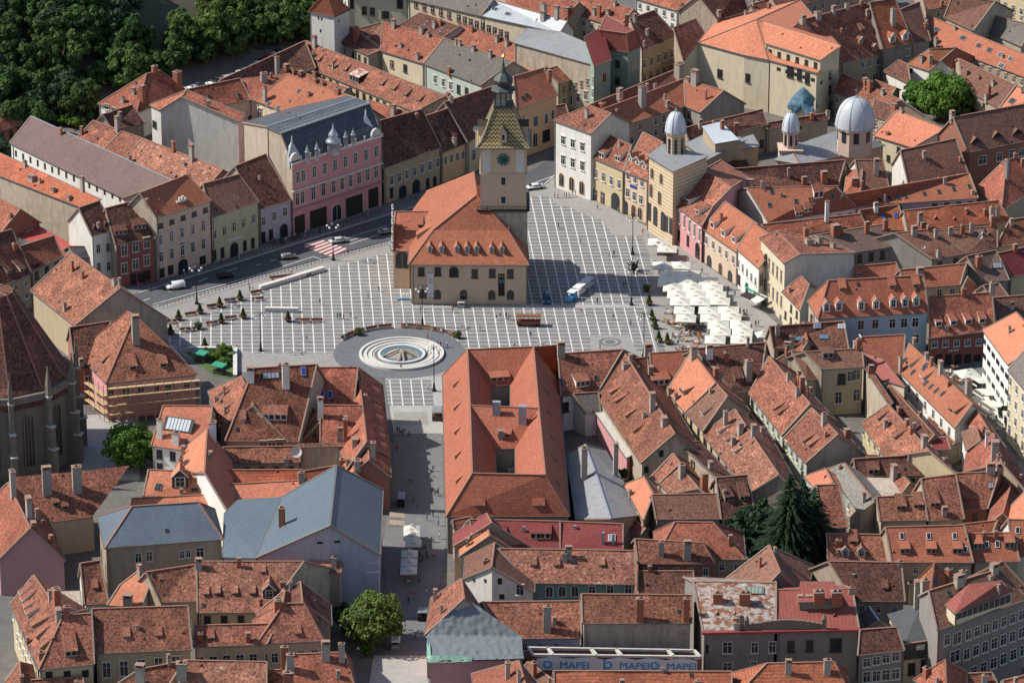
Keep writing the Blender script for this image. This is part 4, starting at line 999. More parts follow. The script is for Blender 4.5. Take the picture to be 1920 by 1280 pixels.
for i in range(9):
    q = A0.lerp(B0, .1+.8*i/8); box(bm, (q.x, q.y, q.z+.6), (.5, .5, 1.1))
part('attic_ornament', pr, bm, ['stonelt'])
# crest on the pinkish house
for h in HOUSES:
    if 'stone crest' in str(h['root'].get('label')): cr_ = h['root']
c = P(341, 387, zat(341,393,512)); bm = bmesh.new(); c -= cr_.location
dv = (P(396,376,12)-P(293,408,12)).normalized(); Mx = Matrix.Translation(c) @ Matrix.Rotation(math.atan2(dv.y, dv.x), 4, 'Z')
for t, hgt in ((-2.4, 1.0), (-1.5, 1.8), (-.6, 2.6), (.3, 2.8), (1.2, 2.1), (2.1, 1.3)): box(bm, (t, 0, hgt/2), (.8, .7, hgt), 0, Mx, .7)
part('crest', cr_, bm, ['stonelt'])
# ---- orthodox church (striped front with domed drum)
z1 = zat(1262,322,452)
oc = S('striped byzantine church front with silver domed drum on the square', 'zinc', 'striped', [(1213,292,z1+1.5),(1262,322,z1+1.5),(1328,293,z1+2),(1243,270,z1+2)], name='church', cat='church', sag=0, cope=False, gut=True)
ocr = oc['root']
def domed(root, px, yb, yd0, yd1, rpx, gb, mats, n=8, ribs=True, base=None, cross=True, wins=True, dn='dome'):
    """drum from yb to yd0, dome yd0..yd1, standing over ground pixel gb"""
    z0, z1_, z2 = zat(px, yb, gb), zat(px, yd0, gb), zat(px, yd1, gb)
    c = P(px, gb); r = rpx/ (FPX/((c-Vector((0, CY, HC))).length)); c = c-root.location
    bm = bmesh.new(); lathe(bm, [(r*.92, z0-3), (r*.92, z1_-.6), (r*1.04, z1_-.5), (r*1.04, z1_)], n, (c.x, c.y), rot=math.pi/8)
    part('drum', root, bm, [mats[0]])
    if wins:
        bm = bmesh.new()
        for i in range(8):
            t = 2*math.pi*i/8; bx = Matrix.Translation((c.x, c.y, 0)) @ Matrix.Rotation(t, 4, 'Z')
            hgt = (z1_-z0)*.62
            box(bm, (r*.93*math.cos(math.pi/8), 0, z0+(z1_-z0)*.5), (.25, r*.26, hgt), 0, bx)
        part('drum_window', root, bm, ['glass'])
    bm = bmesh.new(); H_ = z2-z1_; pr_ = [(r*1.02*math.cos(rad(a))**.85, z1_+H_*math.sin(rad(a))) for a in (0, 12, 25, 38, 52, 65, 78)] + [(0, z2)]
    lathe(bm, pr_, n*2, (c.x, c.y)); part(dn, root, bm, [mats[1]], True)
    bm = bmesh.new(); 
    for i in range(8):
        t = 2*math.pi*(i+.5)/8
        for (ra, za), (rb, zb) in zip(pr_, pr_[1:]): beam(bm, (c.x+ra*math.cos(t), c.y+ra*math.sin(t), za), (c.x+rb*math.cos(t), c.y+rb*math.sin(t), zb), .14, .14)
    lathe(bm, [(r*1.06, z1_-.1), (r*1.08, z1_+.15)], n*2, (c.x, c.y))
    part('dome_rib', root, bm, ['zincs'])
    if cross:
        bm = bmesh.new(); lathe(bm, [(.25, z2-.2), (.3, z2+.3), (.08, z2+.6), (.08, z2+1)], 8, (c.x, c.y)); box(bm, (c.x, c.y, z2+1.7), (.16, .16, 1.8)); box(bm, (c.x, c.y, z2+2), (1.0, .16, .16)); part('cross', root, bm, ['zincs'])
    return z0
gb1 = 425
domed(ocr, 1264, 300, 246, 209, 19.5, gb1, ('striped', 'silver'))
oc2 = S('grey metal nave roofs with raised pale metal hall behind the striped church', 'zinc', 'ochre', [(1283,270,12),(1325,300,12),(1400,262,12),(1345,240,12)], name='church_hall', cat='church', sag=0, cope=False)
S('raised pale sheet metal roof hall behind the striped church', 'silver', 'ochre', [(1316,237,16),(1340,270,14.5),(1386,262,14.5),(1352,228,16)], name='church_hall', cat='church hall', sag=0, cope=False)
S('low grey metal roofed annex at the end of the church halls', 'zinc', 'ochre', [(1386,260,10),(1390,281,9.5),(1424,274,9.5),(1412,252,10)], name='church_hall', cat='church hall', sag=0, cope=False)
# ---- second church
c2 = S('pale church with big silver dome, small bell turret and grey metal nave roof', 'zinc', 'beige', [(1452,300,8.5),(1500,308,8.5),(1600,289,8.5),(1660,272,8.5),(1566,246,11),(1480,276,11),(1640,262,10)], F=[(0,1,5),(1,2,4,5),(2,3,6,4)], name='church', cat='church', sag=0, cope=False)
c2r = c2['root']
domed(c2r, 1600, 266, 235, 183, 37, 345, ('beige', 'silver'))
domed(c2r, 1480, 276, 244, 211, 16.5, 345, ('beige', 'silver'))
zb_ = zat(1480, 277, 345); cc = P(1480, 345)-c2r.location; bm = bmesh.new(); box(bm, (cc.x, cc.y, zb_-3), (6.2, 6.2, 6)); box(bm, (cc.x, cc.y, zb_+.1), (6.8, 6.8, .4)); part('turret_base', c2r, bm, ['beige'])
# ---- dark gothic church apse
AC = P(6, 850); AR = (P(150, 850)-AC).length
bk = empty('gothic_church', AC, 'dark gothic stone church choir with pinnacled buttresses at the left edge', 'church')
za = zat(140, 712, 862)
NS = 12
bm = bmesh.new(); lathe(bm, [(AR*.93, -.3), (AR*.93, za)], NS, rot=rad(15)); part('choir_wall', bk, bm, ['stone'])
bm = bmesh.new(); lathe(bm, [(AR*.98, za-1), (AR*.98, za+.6), (AR*.9, za+.6)], NS, rot=rad(15))
part('parapet', bk, bm, ['stone'])
zr_ = zat(20, 560, 850)
def rooflathe(name, prof, mat, n, rot):
    bm = bmesh.new(); uvl = bm.loops.layers.uv.new('UVMap')
    for i in range(n):
        t0, t1 = 2*math.pi*i/n+rot, 2*math.pi*(i+1)/n+rot; v0 = 0
        for (ra, za_), (rb, zb) in zip(prof, prof[1:]):
            L = math.hypot(ra-rb, zb-za_); c0 = []
            for r_, t, z in ((ra, t0, za_), (ra, t1, za_), (rb, t1, zb), (rb, t0, zb)): c0.append((r_*math.cos(t), r_*math.sin(t), z))
            f = bm.faces.new([bm.verts.new(q) for q in c0])
            hw = math.pi/n
            for lp, uvv in zip(f.loops, ((-ra*hw, v0), (ra*hw, v0), (rb*hw, v0+L), (-rb*hw, v0+L))): lp[uvl].uv = (uvv[0]+i*20, uvv[1])
            v0 += L
        for (ra, za_), (rb, zb) in zip(prof, prof[1:]): beam(bm, (ra*math.cos(t0), ra*math.sin(t0), za_), (rb*math.cos(t0), rb*math.sin(t0), zb), .3, .2, 1)
    return part(name, bk, bm, [mat, 'ridge'])
zr_ = zat(43, 545, 850)
rooflathe('roof', [(AR*.92, za+.8), (AR*.84, za+2.4), (AR*.24, zr_), (.3, zr_+.3)], 'old2', NS, rad(15))
rooflathe('aisle_roof', [(AR*.97, za-2.4), (AR*.9, za+.2)], 'old2', NS, rad(15))
for i in range(NS):
    t = 2*math.pi*i/NS+rad(15)
    if math.sin(t) > .6: continue
    bm = bmesh.new(); bx = Matrix.Rotation(t, 4, 'Z')
    for r_, z0_, z1_, w_ in ((AR+.9, 0, za*.35, 1.5), (AR+.3, 0, za*.62, 1.3), (AR-.4, 0, za*.98, 1.1)):
        box(bm, (r_, 0, (z0_+z1_)/2), (1.9, w_, z1_-z0_), 0, bx); box(bm, (r_+.2, 0, z1_+.15), (2.0, w_+.25, .35), 1, bx)
    c = bx @ Vector((AR+.1, 0, 0)); lathe(bm, [(.75, za-1), (.7, za+2.2), (.8, za+2.3), (.1, za+6.5), (.25, za+6.8), (0, za+7.2)], 4, (c.x, c.y), 0, t+math.pi/4)
    part('buttress', bk, bm, ['stone', 'concrete'])
for i in range(NS):
    t = 2*math.pi*(i+.5)/NS+rad(15)
    if math.sin(t) > .6: continue
    bm = bmesh.new(); bx = Matrix.Rotation(t, 4, 'Z'); rr = AR*.93*math.cos(math.pi/NS)
    hw = 1.15; zt_ = za-5; zb2 = 3
    pts = [(rr+.06, -hw, zb2), (rr+.06, hw, zb2), (rr+.06, hw, zt_), (rr+.06, hw*.6, zt_+1.3), (rr+.06, 0, zt_+2.2), (rr+.06, -hw*.6, zt_+1.3), (rr+.06, -hw, zt_)]
    bm.faces.new([bm.verts.new(bx @ Vector(p)) for p in pts])
    for y_ in (-.4, .4): box(bm, (rr+.12, y_, (zb2+zt_)/2), (.12, .16, zt_-zb2), 1, bx)
    for y_ in (-hw, hw): box(bm, (rr+.15, y_*1.08, (zb2+zt_)/2), (.3, .3, zt_-zb2), 1, bx)
    part('window', bk, bm, ['glass', 'stone'])
WALL_EXTRA = []
# ---- theatre wall panels
# ================================================================ details found on the photo, set on the built surfaces
def mkbvh(T):
    vs = []; fs = []
    for a, b, c, h, n in T: k = len(vs); vs += [a, b, c]; fs.append((k, k+1, k+2))
    return BVHTree.FromPolygons(vs, fs)
RB, WB = mkbvh(RT), mkbvh(WT)
CAMP = Vector((0, CY, HC))
def pick(bvh, T, x, y):
    d = ray(x, y).normalized(); loc, n, i, dist = bvh.ray_cast(CAMP, d)
    if loc is None: return None
    return loc, T[i][4], T[i][3], dist
_cc = {}
def cmesh(kind, w, d, h):
    k = (kind, round(w, 1), round(d, 1), round(h, 1))
    if k in _cc: return _cc[k]
    bm = bmesh.new(); w, d, h = k[1], k[2], k[3]
    box(bm, (0, 0, h/2-.45), (w, d, h+.9), 0)
    if kind in 'bpw':
        box(bm, (0, 0, h-.08), (w+.22, d+.22, .2), 1)
        n = max(1, int(w/.55))
        for i in range(n):
            x = (i-(n-1)/2)*.5; box(bm, (x, 0, h+.14), (.3, d*.55, .28), 2 if i % 2 else 1)
        # small gabled cover plates
        if R.random() < .45:
            for s in (-1, 1): box(bm, (s*(w/2-.08), 0, h+.3), (.12, d, .4), 0)
            box(bm, (0, 0, h+.55), (w+.15, d+.2, .12), 1)
    me = mesh('chimney', bm, {'b': ['brickc', 'capc', 'dark'], 'p': ['plasterc', 'capc', 'dark'], 'w': ['white', 'capc', 'dark'], 'm': ['zincs', 'zincs', 'dark']}[kind])
    _cc[k] = me; return me
def C(s, w=1.1, kind=None):
    """chimneys: 'x,ybase,ytop ...'"""
    for t in s.split():
        q = t.split(','); x, y0, y1 = float(q[0]), float(q[1]), float(q[2])
        e_ = q[3] if len(q) > 3 else ''
        kd = e_[-1] if e_ and e_[-1].isalpha() else (kind or R.choice('bppp'))
        ww = float(e_.rstrip('bpwm') or w)
        r = pick(RB, RT, x, y0)
        if not r: continue
        loc, n, h, dist = r
        H_ = (y0-y1)/(FPX/dist*math.cos(PITCH))
        me = cmesh(kd, ww, ww*R.choice((.6, .75, .9)), max(.6, H_))
        e = Vector((-n.y, n.x, 0)); a = math.atan2(e.y, e.x) if e.length > .1 else 0
        link('chimney', me, h['roof'], loc-h['cen'], (0, 0, a))
def dframe(n):
    e = Vector((-n.y, n.x, 0)).normalized(); d = Vector((n.x, n.y, 0)).normalized()
    # local x along eave, local -y downslope, z up ; rotate so that -y = d
    return math.atan2(d.y, d.x)+math.pi/2, math.acos(max(-1, min(1, n.z)))
def dormer(kind, w, h, p, rm, sidem='tan', L=None):
    tp = math.tan(p); bm = bmesh.new(); uvl = bm.loops.layers.uv.new('UVMap')
    def fc(pts, mi, uvm=1):
        f = bm.faces.new([bm.verts.new(q) for q in pts]); f.material_index = mi
        for lp in f.loops: lp[uvl].uv = (lp.vert.co.x+7, lp.vert.co.y*1.3+3)
        return f
    hw = w/2
    if kind in ('e', 's'):      # cat-slide / shed
        ta = math.tan(max(rad(8), p-(rad(13) if kind == 'e' else rad(24))))
        L = h/max(.15, tp-ta); L = min(L, 9)
        zb = h+L*ta; o = .18
        fc([(-hw-o, -.25, h-.25*ta+.1), (hw+o, -.25, h-.25*ta+.1), (hw+o, L, zb+.1), (-hw-o, L, zb+.1)], 0)
        fc([(-hw-o, -.25, h-.25*ta), (-hw-o, -.25, h-.25*ta+.1), (-hw-o, L, zb+.1), (-hw-o, L, zb-.1)], 1)
        fc([(hw+o, -.25, h-.25*ta), (hw+o, L, zb-.1), (hw+o, L, zb+.1), (hw+o, -.25, h-.25*ta+.1)], 1)
        fc([(-hw-o, -.25, h-.25*ta-.08), (hw+o, -.25, h-.25*ta-.08), (hw+o, -.25, h-.25*ta+.1), (-hw-o, -.25, h-.25*ta+.1)], 1)
        fc([(-hw, 0, -.5), (-hw, L, zb-.1), (-hw, 0, h)][::-1], 1); fc([(hw, 0, -.5), (hw, L, zb-.1), (hw, 0, h)], 1)
        fc([(-hw, 0, -.5), (hw, 0, -.5), (hw, 0, h), (-hw, 0, h)], 1)
        n = max(1, round(w/1.3))
        for i in range(n):
            x = (i-(n-1)/2)*w/n; ww = w/n*.36
            if kind == 's': fc([(x-ww-.09, -.03, h*.12), (x+ww+.09, -.03, h*.12), (x+ww+.09, -.03, h*.95), (x-ww-.09, -.03, h*.95)], 3)
            fc([(x-ww, -.06, h*.2), (x+ww, -.06, h*.2), (x+ww, -.06, h*.88), (x-ww, -.06, h*.88)], 2)
    elif kind == 'g':
        gh = w*.5; L = (h+gh)/tp; L2 = h/tp; o = .2
        for s in (-1, 1):
            fc([(s*(hw+o), -.35, h-.12), (0, -.35, h+gh+.08), (0, L, h+gh+.08), (s*(hw+o), L2, h-.12)], 0)
            fc([(s*hw, 0, -.6), (s*hw, L2, h), (s*hw, 0, h)], 1)
            beam(bm, (s*(hw+o), -.36, h-.1), (0, -.36, h+gh+.1), .16, .2, 3)
        fc([(-hw, 0, -.6), (hw, 0, -.6), (hw, 0, h), (0, 0, h+gh), (-hw, 0, h)], 1)
        fc([(-hw*.66, -.04, h*.06), (hw*.66, -.04, h*.06), (hw*.66, -.04, h*1.0), (-hw*.66, -.04, h*1.0)], 3)
        fc([(-hw*.5, -.07, h*.14), (hw*.5, -.07, h*.14), (hw*.5, -.07, h*.92), (-hw*.5, -.07, h*.92)], 2)
        box(bm, (0, -.09, h*.53), (.07, .05, h*.8), 3); box(bm, (0, -.09, h*.6), (w*.5, .05, .07), 3)
    elif kind == 't':           # triangular vent
        L = h/tp
        for s in (-1, 1): fc([(s*hw, -.1, -.1), (0, -.1, h), (0, L, h)], 0)
        fc([(-hw*.8, 0, -.1), (hw*.8, 0, -.1), (0, 0, h*.85)], 2)
    elif kind == 'r':           # round barrel dormer
        L = (h)/tp; n = 8; pr_ = [(hw*math.cos(math.pi*i/n), h*math.sin(math.pi*i/n)) for i in range(n+1)]
        for (xa, za_), (xb, zb) in zip(pr_, pr_[1:]):
            fc([(xa, -.15, za_), (xb, -.15, zb), (xb, zb/tp, zb), (xa, za_/tp, za_)], 0)
        fc([(x*.7, 0, z*.75) for x, z in pr_], 2)
    bmesh.ops.recalc_face_normals(bm, faces=bm.faces[:])
    return mesh('dormer', bm, [rm, sidem, 'glass' if kind in 'gs' else 'dark', 'frame'])
_dc = {}
def D(s, kind, w, h, side='tan', rm=None):
    for t in s.split():
        x, y = map(float, t.split(',')[:2]); r = pick(RB, RT, x, y)
        if not r: continue
        loc, n, H_, dist = r
        if n.z > .985 or n.z < .2: continue
        a, p = dframe(n); k = (kind, w, h, round(p*30), rm or H_['rm'], side)
        if k not in _dc: _dc[k] = dormer(kind, w, h, p, rm or H_['rm'], side)
        link('dormer', _dc[k], H_['roof'], loc-H_['cen'], (0, 0, a))
_kc = {}
def K(s, w=.8, l=1.2, m='glass', fr='gutter'):
    """skylights lying in the slope"""
    for t in s.split():
        x, y = map(float, t.split(',')[:2]); r = pick(RB, RT, x, y)
        if not r: continue
        loc, n, H_, dist = r
        k = (w, l, m, fr)
        if k not in _kc:
            bm = bmesh.new(); box(bm, (0, 0, .08), (w, l, .26), 1); box(bm, (0, 0, .2), (w*.78, l*.84, .06), 0)
            nn = int(w/1.2)
            for i in range(1, nn+1): box(bm, (-w*.39+i*w*.78/(nn+1), 0, .25), (.09, l*.84, .05), 1)
            _kc[k] = mesh('skylight', bm, [m, fr])
        a, p = dframe(n); 
        o = link('skylight', _kc[k], H_['roof'], loc-H_['cen']); o.rotation_euler = (p, 0, a)
_wc = {}
def wmesh(w, h, st):
    k = (round(w, 1), round(h, 1), st)
    if k in _wc: return _wc[k]
    w, h = k[0], k[1]; bm = bmesh.new()
    fr = {'w': 'frame', 'c': 'cream', 'd': 'darkframe', 's': 'stonelt', 'a': 'stonelt', 'b': 'brickw', 'k': 'dark', 'o': 'ochre', 'g': 'glass', 'n': 'darkframe', 'v': 'orangew'}[st]
    # local x right, z up, -y outward
    if st in 'avn':
        n = 8; out = lambda e, y: [(-w/2-e, y, -h/2-e), (w/2+e, y, -h/2-e)] + [((w/2+e)*math.cos(math.pi*i/n), y, h/2-w/2+(w/2+e)*math.sin(math.pi*i/n)) for i in range(n+1)]
        a = [bm.verts.new(q) for q in out(.2, -.1)]; b = [bm.verts.new(q) for q in out(.2, 0)]
        bm.faces.new(a).material_index = 1
        for i in range(len(a)): j = (i+1) % len(a); bm.faces.new((a[i], b[i], b[j], a[j])).material_index = 1
        bm.faces.new([bm.verts.new(q) for q in out(0, -.13)]).material_index = 0
        if st != 'n': box(bm, (0, -.15, 0), (.08, .05, h), 1)
    elif st in 'kg':
        box(bm, (0, -.03, 0), (w, .08, h), 0)
        if st == 'g':
            for i in range(int(w/1.4)+1): box(bm, (-w/2+i*w/(int(w/1.4)+1e-6 if w > 1.4 else 1), -.09, 0), (.08, .05, h), 1)
    else:
        e = .16
        box(bm, (0, -.04, 0), (w+2*e, .14, h+2*e), 1); box(bm, (0, -.12, 0), (w, .04, h), 0)
        box(bm, (0, -.15, 0), (.09, .05, h), 2); box(bm, (0, -.15, h*.18), (w, .05, .08), 2)
        box(bm, (0, -.18, -h/2-e-.05), (w+.6, .34, .12), 1)
        if st in 'sco': box(bm, (0, -.16, h/2+e+.14), (w+.6, .3, .14), 1)
    bmesh.ops.recalc_face_normals(bm, faces=bm.faces[:])
    me = mesh('window', bm, ['dark' if st == 'k' else 'glass', fr, 'frame' if st not in 'dn' else 'darkframe']); _wc[k] = me; return me
def W(x1, y1, x2, y2, n, w, h, st='w', name='window', mesh_=None):
    out = []
    for i in range(n):
        t = (i/(n-1)) if n > 1 else 0
        r = pick(WB, WT, x1+(x2-x1)*t, y1+(y2-y1)*t)
        if not r: continue
        loc, nn, H_, dist = r
        if nn.y > .3: continue
        if loc.z < .4: continue
        a = math.atan2(nn.y, nn.x)+math.pi/2
        hh = min(h, 2*(loc.z+.2))
        out.append(link(name, mesh_ or wmesh(w, hh, st), H_['root'], loc-H_['cen'], (0, 0, a)))
    return out
# ---------------- dormers (photo pixel of the dormer's foot)
D('594,116 617,125 645,134 713,161 735,170 758,181 783,191', 'e', 1.7, .8)
D('664,155', 's', 4.4, 2.0, 'dark', 'rust')
D('713,287 853,258', 'e', 1.2, .8); D('832,264', 'e', 1.4, .8)
D('1128,297 1158,303', 's', 2.0, 1.7, 'white')
D('1182,303 1195,309 1207,317', 'g', 1.5, 1.6, 'white')
D('1288,383 1307,403', 's', 1.7, 1.5, 'white')
D('1335,428 1355,443 1375,455', 's', 1.9, 1.8, 'white')
D('1830,268 1870,258 1908,252', 't', 4.2, 1.6)
D('1617,58 1530,55', 'e', 1.4, .7); D('1615,82 1640,95', 'g', 1.5, 1.4, 'ochre')
D('1674,80 1698,75', 'g', 2.1, 1.8, 'white')
D('1550,585 1573,583 1615,582 1643,580 1675,577 1697,576 1718,574', 'g', 1.7, 2.1, 'white')
D('1580,545 1673,540 1718,538', 'e', 1.6, .9)
D('1760,612 1788,610 1816,608 1842,606', 's', 1.6, 1.4, 'white')
D('1768,538', 'g', 1.8, 1.6, 'yellow'); D('1749,378 1522,385', 'e', 1.4, .8, 'white')
D('1535,372', 's', 2.8, 2.2, 'white'); D('1498,405 1515,398', 's', 2.0, 1.4, 'white')
D('17,513 42,509', 'e', 1.5, 1.0, 'cream'); D('178,428 199,422', 't', 1.3, 1.0, 'redp'); D('227,441 262,430', 's', 3.4, 1.3, 'maroonw')
D('70,500 88,495 108,488', 'r', 1.9, 1.0)
D('190,681', 'e', 1.4, .9); D('250,693 307,688', 'e', 1.7, 1.1)
D('806,475 828,475 857,475 876,475 894,475 922,476 941,476', 'g', 1.15, 1.7, 'beige')
D('782,447', 'e', 2.2, 1.4); D('788,427', 'e', 1.2, .9)
D('515,788', 's', 5.6, 1.7, 'pale_wall'); D('538,772', 'e', .9, .5); D('455,790 410,742 420,770', 'e', 1.2, .8, 'white')
for i in range(7): D('%d,%d' % (711+i*2.2, 740+i*17), 'e', 1.6, 1.0, 'beige')
D('850,727 851,770 852,815 853,860 855,906', 'e', 1.0, .9)
D('1030,740 1035,780 1040,825 1045,868 1050,912', 'e', 1.0, .9)
D('938,715', 's', 4.4, 1.2); D('898,950 1010,950', 'e', 2.4, .8); D('945,820', 's', 3.0, 1.0)
D('1093,725', 's', 3.4, 1.6, 'white'); D('1143,740 1153,756 1173,783 1187,812', 'e', 1.2, .9)
D('1240,722', 's', 4.2, 1.6, 'white'); D('1278,738', 's', 3.4, 1.5); D('1316,778 1346,812 1360,828 1375,850', 'e', 1.4, .9, 'white')
D('1386,715', 'e', 2.0, 1.0); D('1450,770 1458,778 1515,838 1505,830', 'e', 1.4, .9); D('1553,672', 's', 2.6, 1.4, 'bsteel')
D('1367,938 1396,937', 'e', 2.0, 1.1); D('1645,787 1675,822', 'e', 1.8, .9)
D('1638,888', 'e', 2.4, 1.2); D('1690,955 1722,952 1753,949', 'e', 2.0, 1.0); D('1600,1020', 'e', 1.6, .9)
D('1585,1043 1615,1043', 'g', 1.7, 1.5, 'pale_wall')
D('1697,1038 1746,1038 1795,1038', 's', 2.0, 1.3, 'darkframe'); D('1833,1030 1893,1028', 's', 2.0, 1.5, 'darkframe')
D('1702,688 1728,712', 'e', 1.8, 1.0, 'white'); D('1779,770 1788,775', 'e', 1.8, 1.0)
D('338,914', 'g', 3.6, 2.6, 'darkframe')
D('38,1118 42,1130 46,1142 50,1155', 'e', 1.8, 1.0, 'white'); D('60,1178 68,1198 76,1219', 'e', 1.8, 1.2)
D('134,1230', 'e', 2.4, 1.4); D('237,1196 297,1194 395,1199 558,1190', 'e', 1.3, .6); D('105,948 122,955', 'e', 1.4, 1.0)
D('386,1117 407,1115 440,1115 473,1115 492,1075 120,1105 178,1105', 'e', 1.1, .6)
D('505,1120', 'g', 2.6, 1.8, 'darkframe'); D('1000,1062 1044,1062 1128,1062', 'e', 1.1, .6)
D('1005,1010 1022,1010', 's', 2.4, 1.5, 'yellow'); D('885,1008 940,1008', 's', 2.0, 1.2, 'cream')
D('1002,973 1025,973 1083,974 1108,974 1128,974 1150,975', 't', 2.2, 1.8)
D('1213,1098 1345,1152 1378,1152 1565,1155', 't', 1.0, .6); D('1659,1105', 'e', 1.2, .6)
D('1855,440 1790,412 1755,410 1815,401', 't', 1.4, .7); D('1810,445 1862,452', 't', 1.0, .5)
D('742,88 765,96 785,103 880,115 870,35', 't', 1.0, .6); D('1205,75 1228,68', 't', 1.2, .7)
D('240,290 300,295 345,330 320,325', 't', 1.0, .5); D('183,262', 't', 1.0, .5)
# ---------------- skylights
K('504,195 521,203 539,212 558,221 560,171 388,191 448,180', .9, 1.7)
K('928,18 952,27', 2.2, 1.5, 'glass', 'frame'); K('800,44 828,57 925,146', .9, 1.5); K('1003,38', 1.2, 1.4)
for x, y in ((1756,56),(1806,72),(1835,86),(1855,94),(1876,103),(1895,111),(1848,118),(1878,124)): K('%d,%d' % (x, y), 2.6 if x in (1756,1806,1878) else 1.8, 1.6)
K('1898,190', 2.4, 2.0); K('1650,375 1668,373 1684,371 1698,369 1733,364 1760,360 1788,355 1817,350', .9, 1.6); K('1447,360 1492,378 1560,367 1443,385', 1.0, 1.6)
K('1655,405 1680,404', 1.0, 1.8, 'signblue'); K('1870,498', 2.8, 1.8, 'zincs', 'darkframe'); K('1532,610 1578,612', 1.8, 1.4, 'zincs', 'frame')
K('1500,635 1545,632', 2.2, 1.2, 'tarpb', 'tarpb'); K('1712,698 1734,690 1736,718 1746,725 1756,732 1768,738 1697,675 1735,685', .9, 1.8, 'glass', 'mauve' if 0 else 'gutter')
K('335,796', 7.2, 3.4, 'zincs', 'iron'); K('352,832 347,842', 1.6, 1.6, 'glass'); K('350,867', 1.6, 1.6); K('298,910 296,916 365,918', 1.6, .9)
K('508,704', 4.6, 1.5, 'zincs', 'dark'); K('569,696 604,740 619,740', 1.1, 2.0, 'signblue', 'zincs')
K('1201,690 1117,709 1053,714', 1.0, 1.4); K('1728,852', 2.6, 1.6, 'greenp', 'dark')
K('1691,1005 1741,1005 1790,1005 1810,1030 1850,1021 1870,1020 1905,1018 1908,994', .9, 1.6, 'glass', 'frame')
K('1694,1024 1745,1024 1794,1024', .9, 1.4, 'glass', 'frame'); K('1415,1107', 3.8, 2.0, 'greend', 'gutter'); K('1755,1090', 1.1, 1.0, 'signblue')
K('1778,1112 1800,1102', 1.0, 1.2); K('1722,1213 1730,1212', .9, 1.3, 'zincs', 'frame'); K('1147,1008', 1.6, 1.6, 'zincs', 'frame'); K('312,994', .7, .8); K('987,179 980,184', 1.6, 1.0)
K('1858,910', 1.2, 1.4, 'zincs'); K('50,430 35,448', 3.2, 2.4, 'dgrey', 'zincs'); K('125,472', 2.2, 1.6, 'zincs')
K('1255,650', 1, 1)
# ---------------- chimneys: x, base y, top y, width
C('242,150,130,1.2b 267,190,165,1.5b 290,136,124,1.6b 333,165,135,2.2b 230,192,182 262,182,182')
C('114,252,240,1.0b 100,236,228 192,232,218 220,246,222,1.2p 225,225,214,1 262,240,215,1 297,268,255,1.2 348,274,257,1.6p 325,285,265,1.0 360,302,275,1.2 390,298,282 420,312,292 432,314,295,1 368,194,186,1 390,200,193,1 345,310,305,1')
C('52,300,292 97,318,306,1.3p 47,312,302 176,355,332,1.0b 230,375,350,1.0b 238,372,350,1.0b 155,358,335,1.1p 185,355,347 190,372,360 37,388,360,1.4b 60,338,332,2p 100,360,355 130,375,370,1')
C('136,508,493,.7b 155,522,512,.7b 110,595,558,2.0p 53,555,515,1.6b 80,516,507,1.2 255,640,595,1.7p 230,580,570,1.3p 215,533,524,1.4')
C('590,88,70,1.4p 622,96,75,1.2p 628,98,78,1.4 668,75,52,1.4b 678,110,98,1.2 497,190,165 520,140,107,1.3p 495,152,137,1.8p 537,132,124,1.4b 551,139,131,1.2b 564,144,137,1.2b 592,156,148,1.2b 605,161,154,1.2b 633,175,166,1.8b 590,145,135,1.2b 720,192,178,1.4p 716,128,115,1.6b')
C('792,60,50,1 738,53,40 790,63,51,1.3 803,68,62 752,32,22 825,48,38,1.2 885,60,50 932,78,68 855,84,77,.8 862,86,78,1 888,95,88 919,108,98 738,215,200,1.2p 805,205,190,1.3b 840,185,175 845,190,182,1.2')
C('1018,38,25,1.5p 1019,30,7,1.6p 1044,35,15,1.3p 1063,30,18,1.4b 1070,22,14,1.3b 1123,32,14,1.2b 1114,28,18 1140,30,20 1175,50,32,1.2b 1008,128,118,1 1030,150,136,1.2b 1035,152,138 1190,42,30')
C('1205,248,148,1p 1273,148,120,2.2p 1303,157,135,2.0p 1162,192,170,1.8p 1204,198,162,2.2p 1128,200,193,1.5 1228,165,158,1 1188,162,150,1.5p 1157,210,205 1323,187,170,.7b 1372,175,162 1358,165,158 1290,152,148')
C('1380,255,235,1.1b 1354,242,230 1313,240,228 1409,242,228 1421,238,230 1475,235,228 1522,222,212,1.0b 1552,216,208 1505,40,32,1.4p 1533,33,23,1.8p 1563,24,15,1.2p 1588,16,8,1.4p 1674,45,18,1.3p 1615,10,4,1 1796,165,140,1.1b 1853,185,162,1.2b 1700,118,108 1790,57,50,.8 1862,160,152 1813,140,135,.8b 1835,148,143')
C('1622,158,150,1.3b 1630,172,152,1.4b 1655,178,170 1676,208,198,1.6b 1690,212,203 1710,210,200,1 1725,205,195,1.2p 1754,222,207,1.4p 1785,225,212,1.2p 1750,268,255,1.4p 1887,335,300,1.3p 1643,325,302,1.3p 1545,340,325,1.6b 1405,372,340,1.8p')
C('1550,415,378,1.0w 1508,345,335,1.4b 1603,345,338,2 1511,447,427,1.2b 1535,440,430,1.3b 1566,440,425,2.0b 1575,438,425,1.4b 1625,436,420,1.1b 1535,458,443,1.6p 1517,458,448,2.0p 1562,465,455,1.2 1660,430,412,1.2b 1642,395,384,1.1w 1725,420,403,1.2p 1731,426,420,1.5 1742,430,423 1714,440,427,1.4 1860,412,388,1.4p 1834,424,412 1805,438,422 1822,436,420 1782,440,430 1755,445,430 1714,470,458,1.4b 1760,482,470 1735,478,472 1807,478,472')
C('1862,425,405,1.3b 1903,470,462 1835,498,480,1.6b 1725,512,505,1.6p 1575,524,517,1.3p 1595,522,518 1610,520,515,1.3b 1555,520,507,1.4p 1860,548,530,1.2p 1897,578,570 1765,552,540,1 1807,552,540 1610,655,635 1848,402,392 1870,405,390')
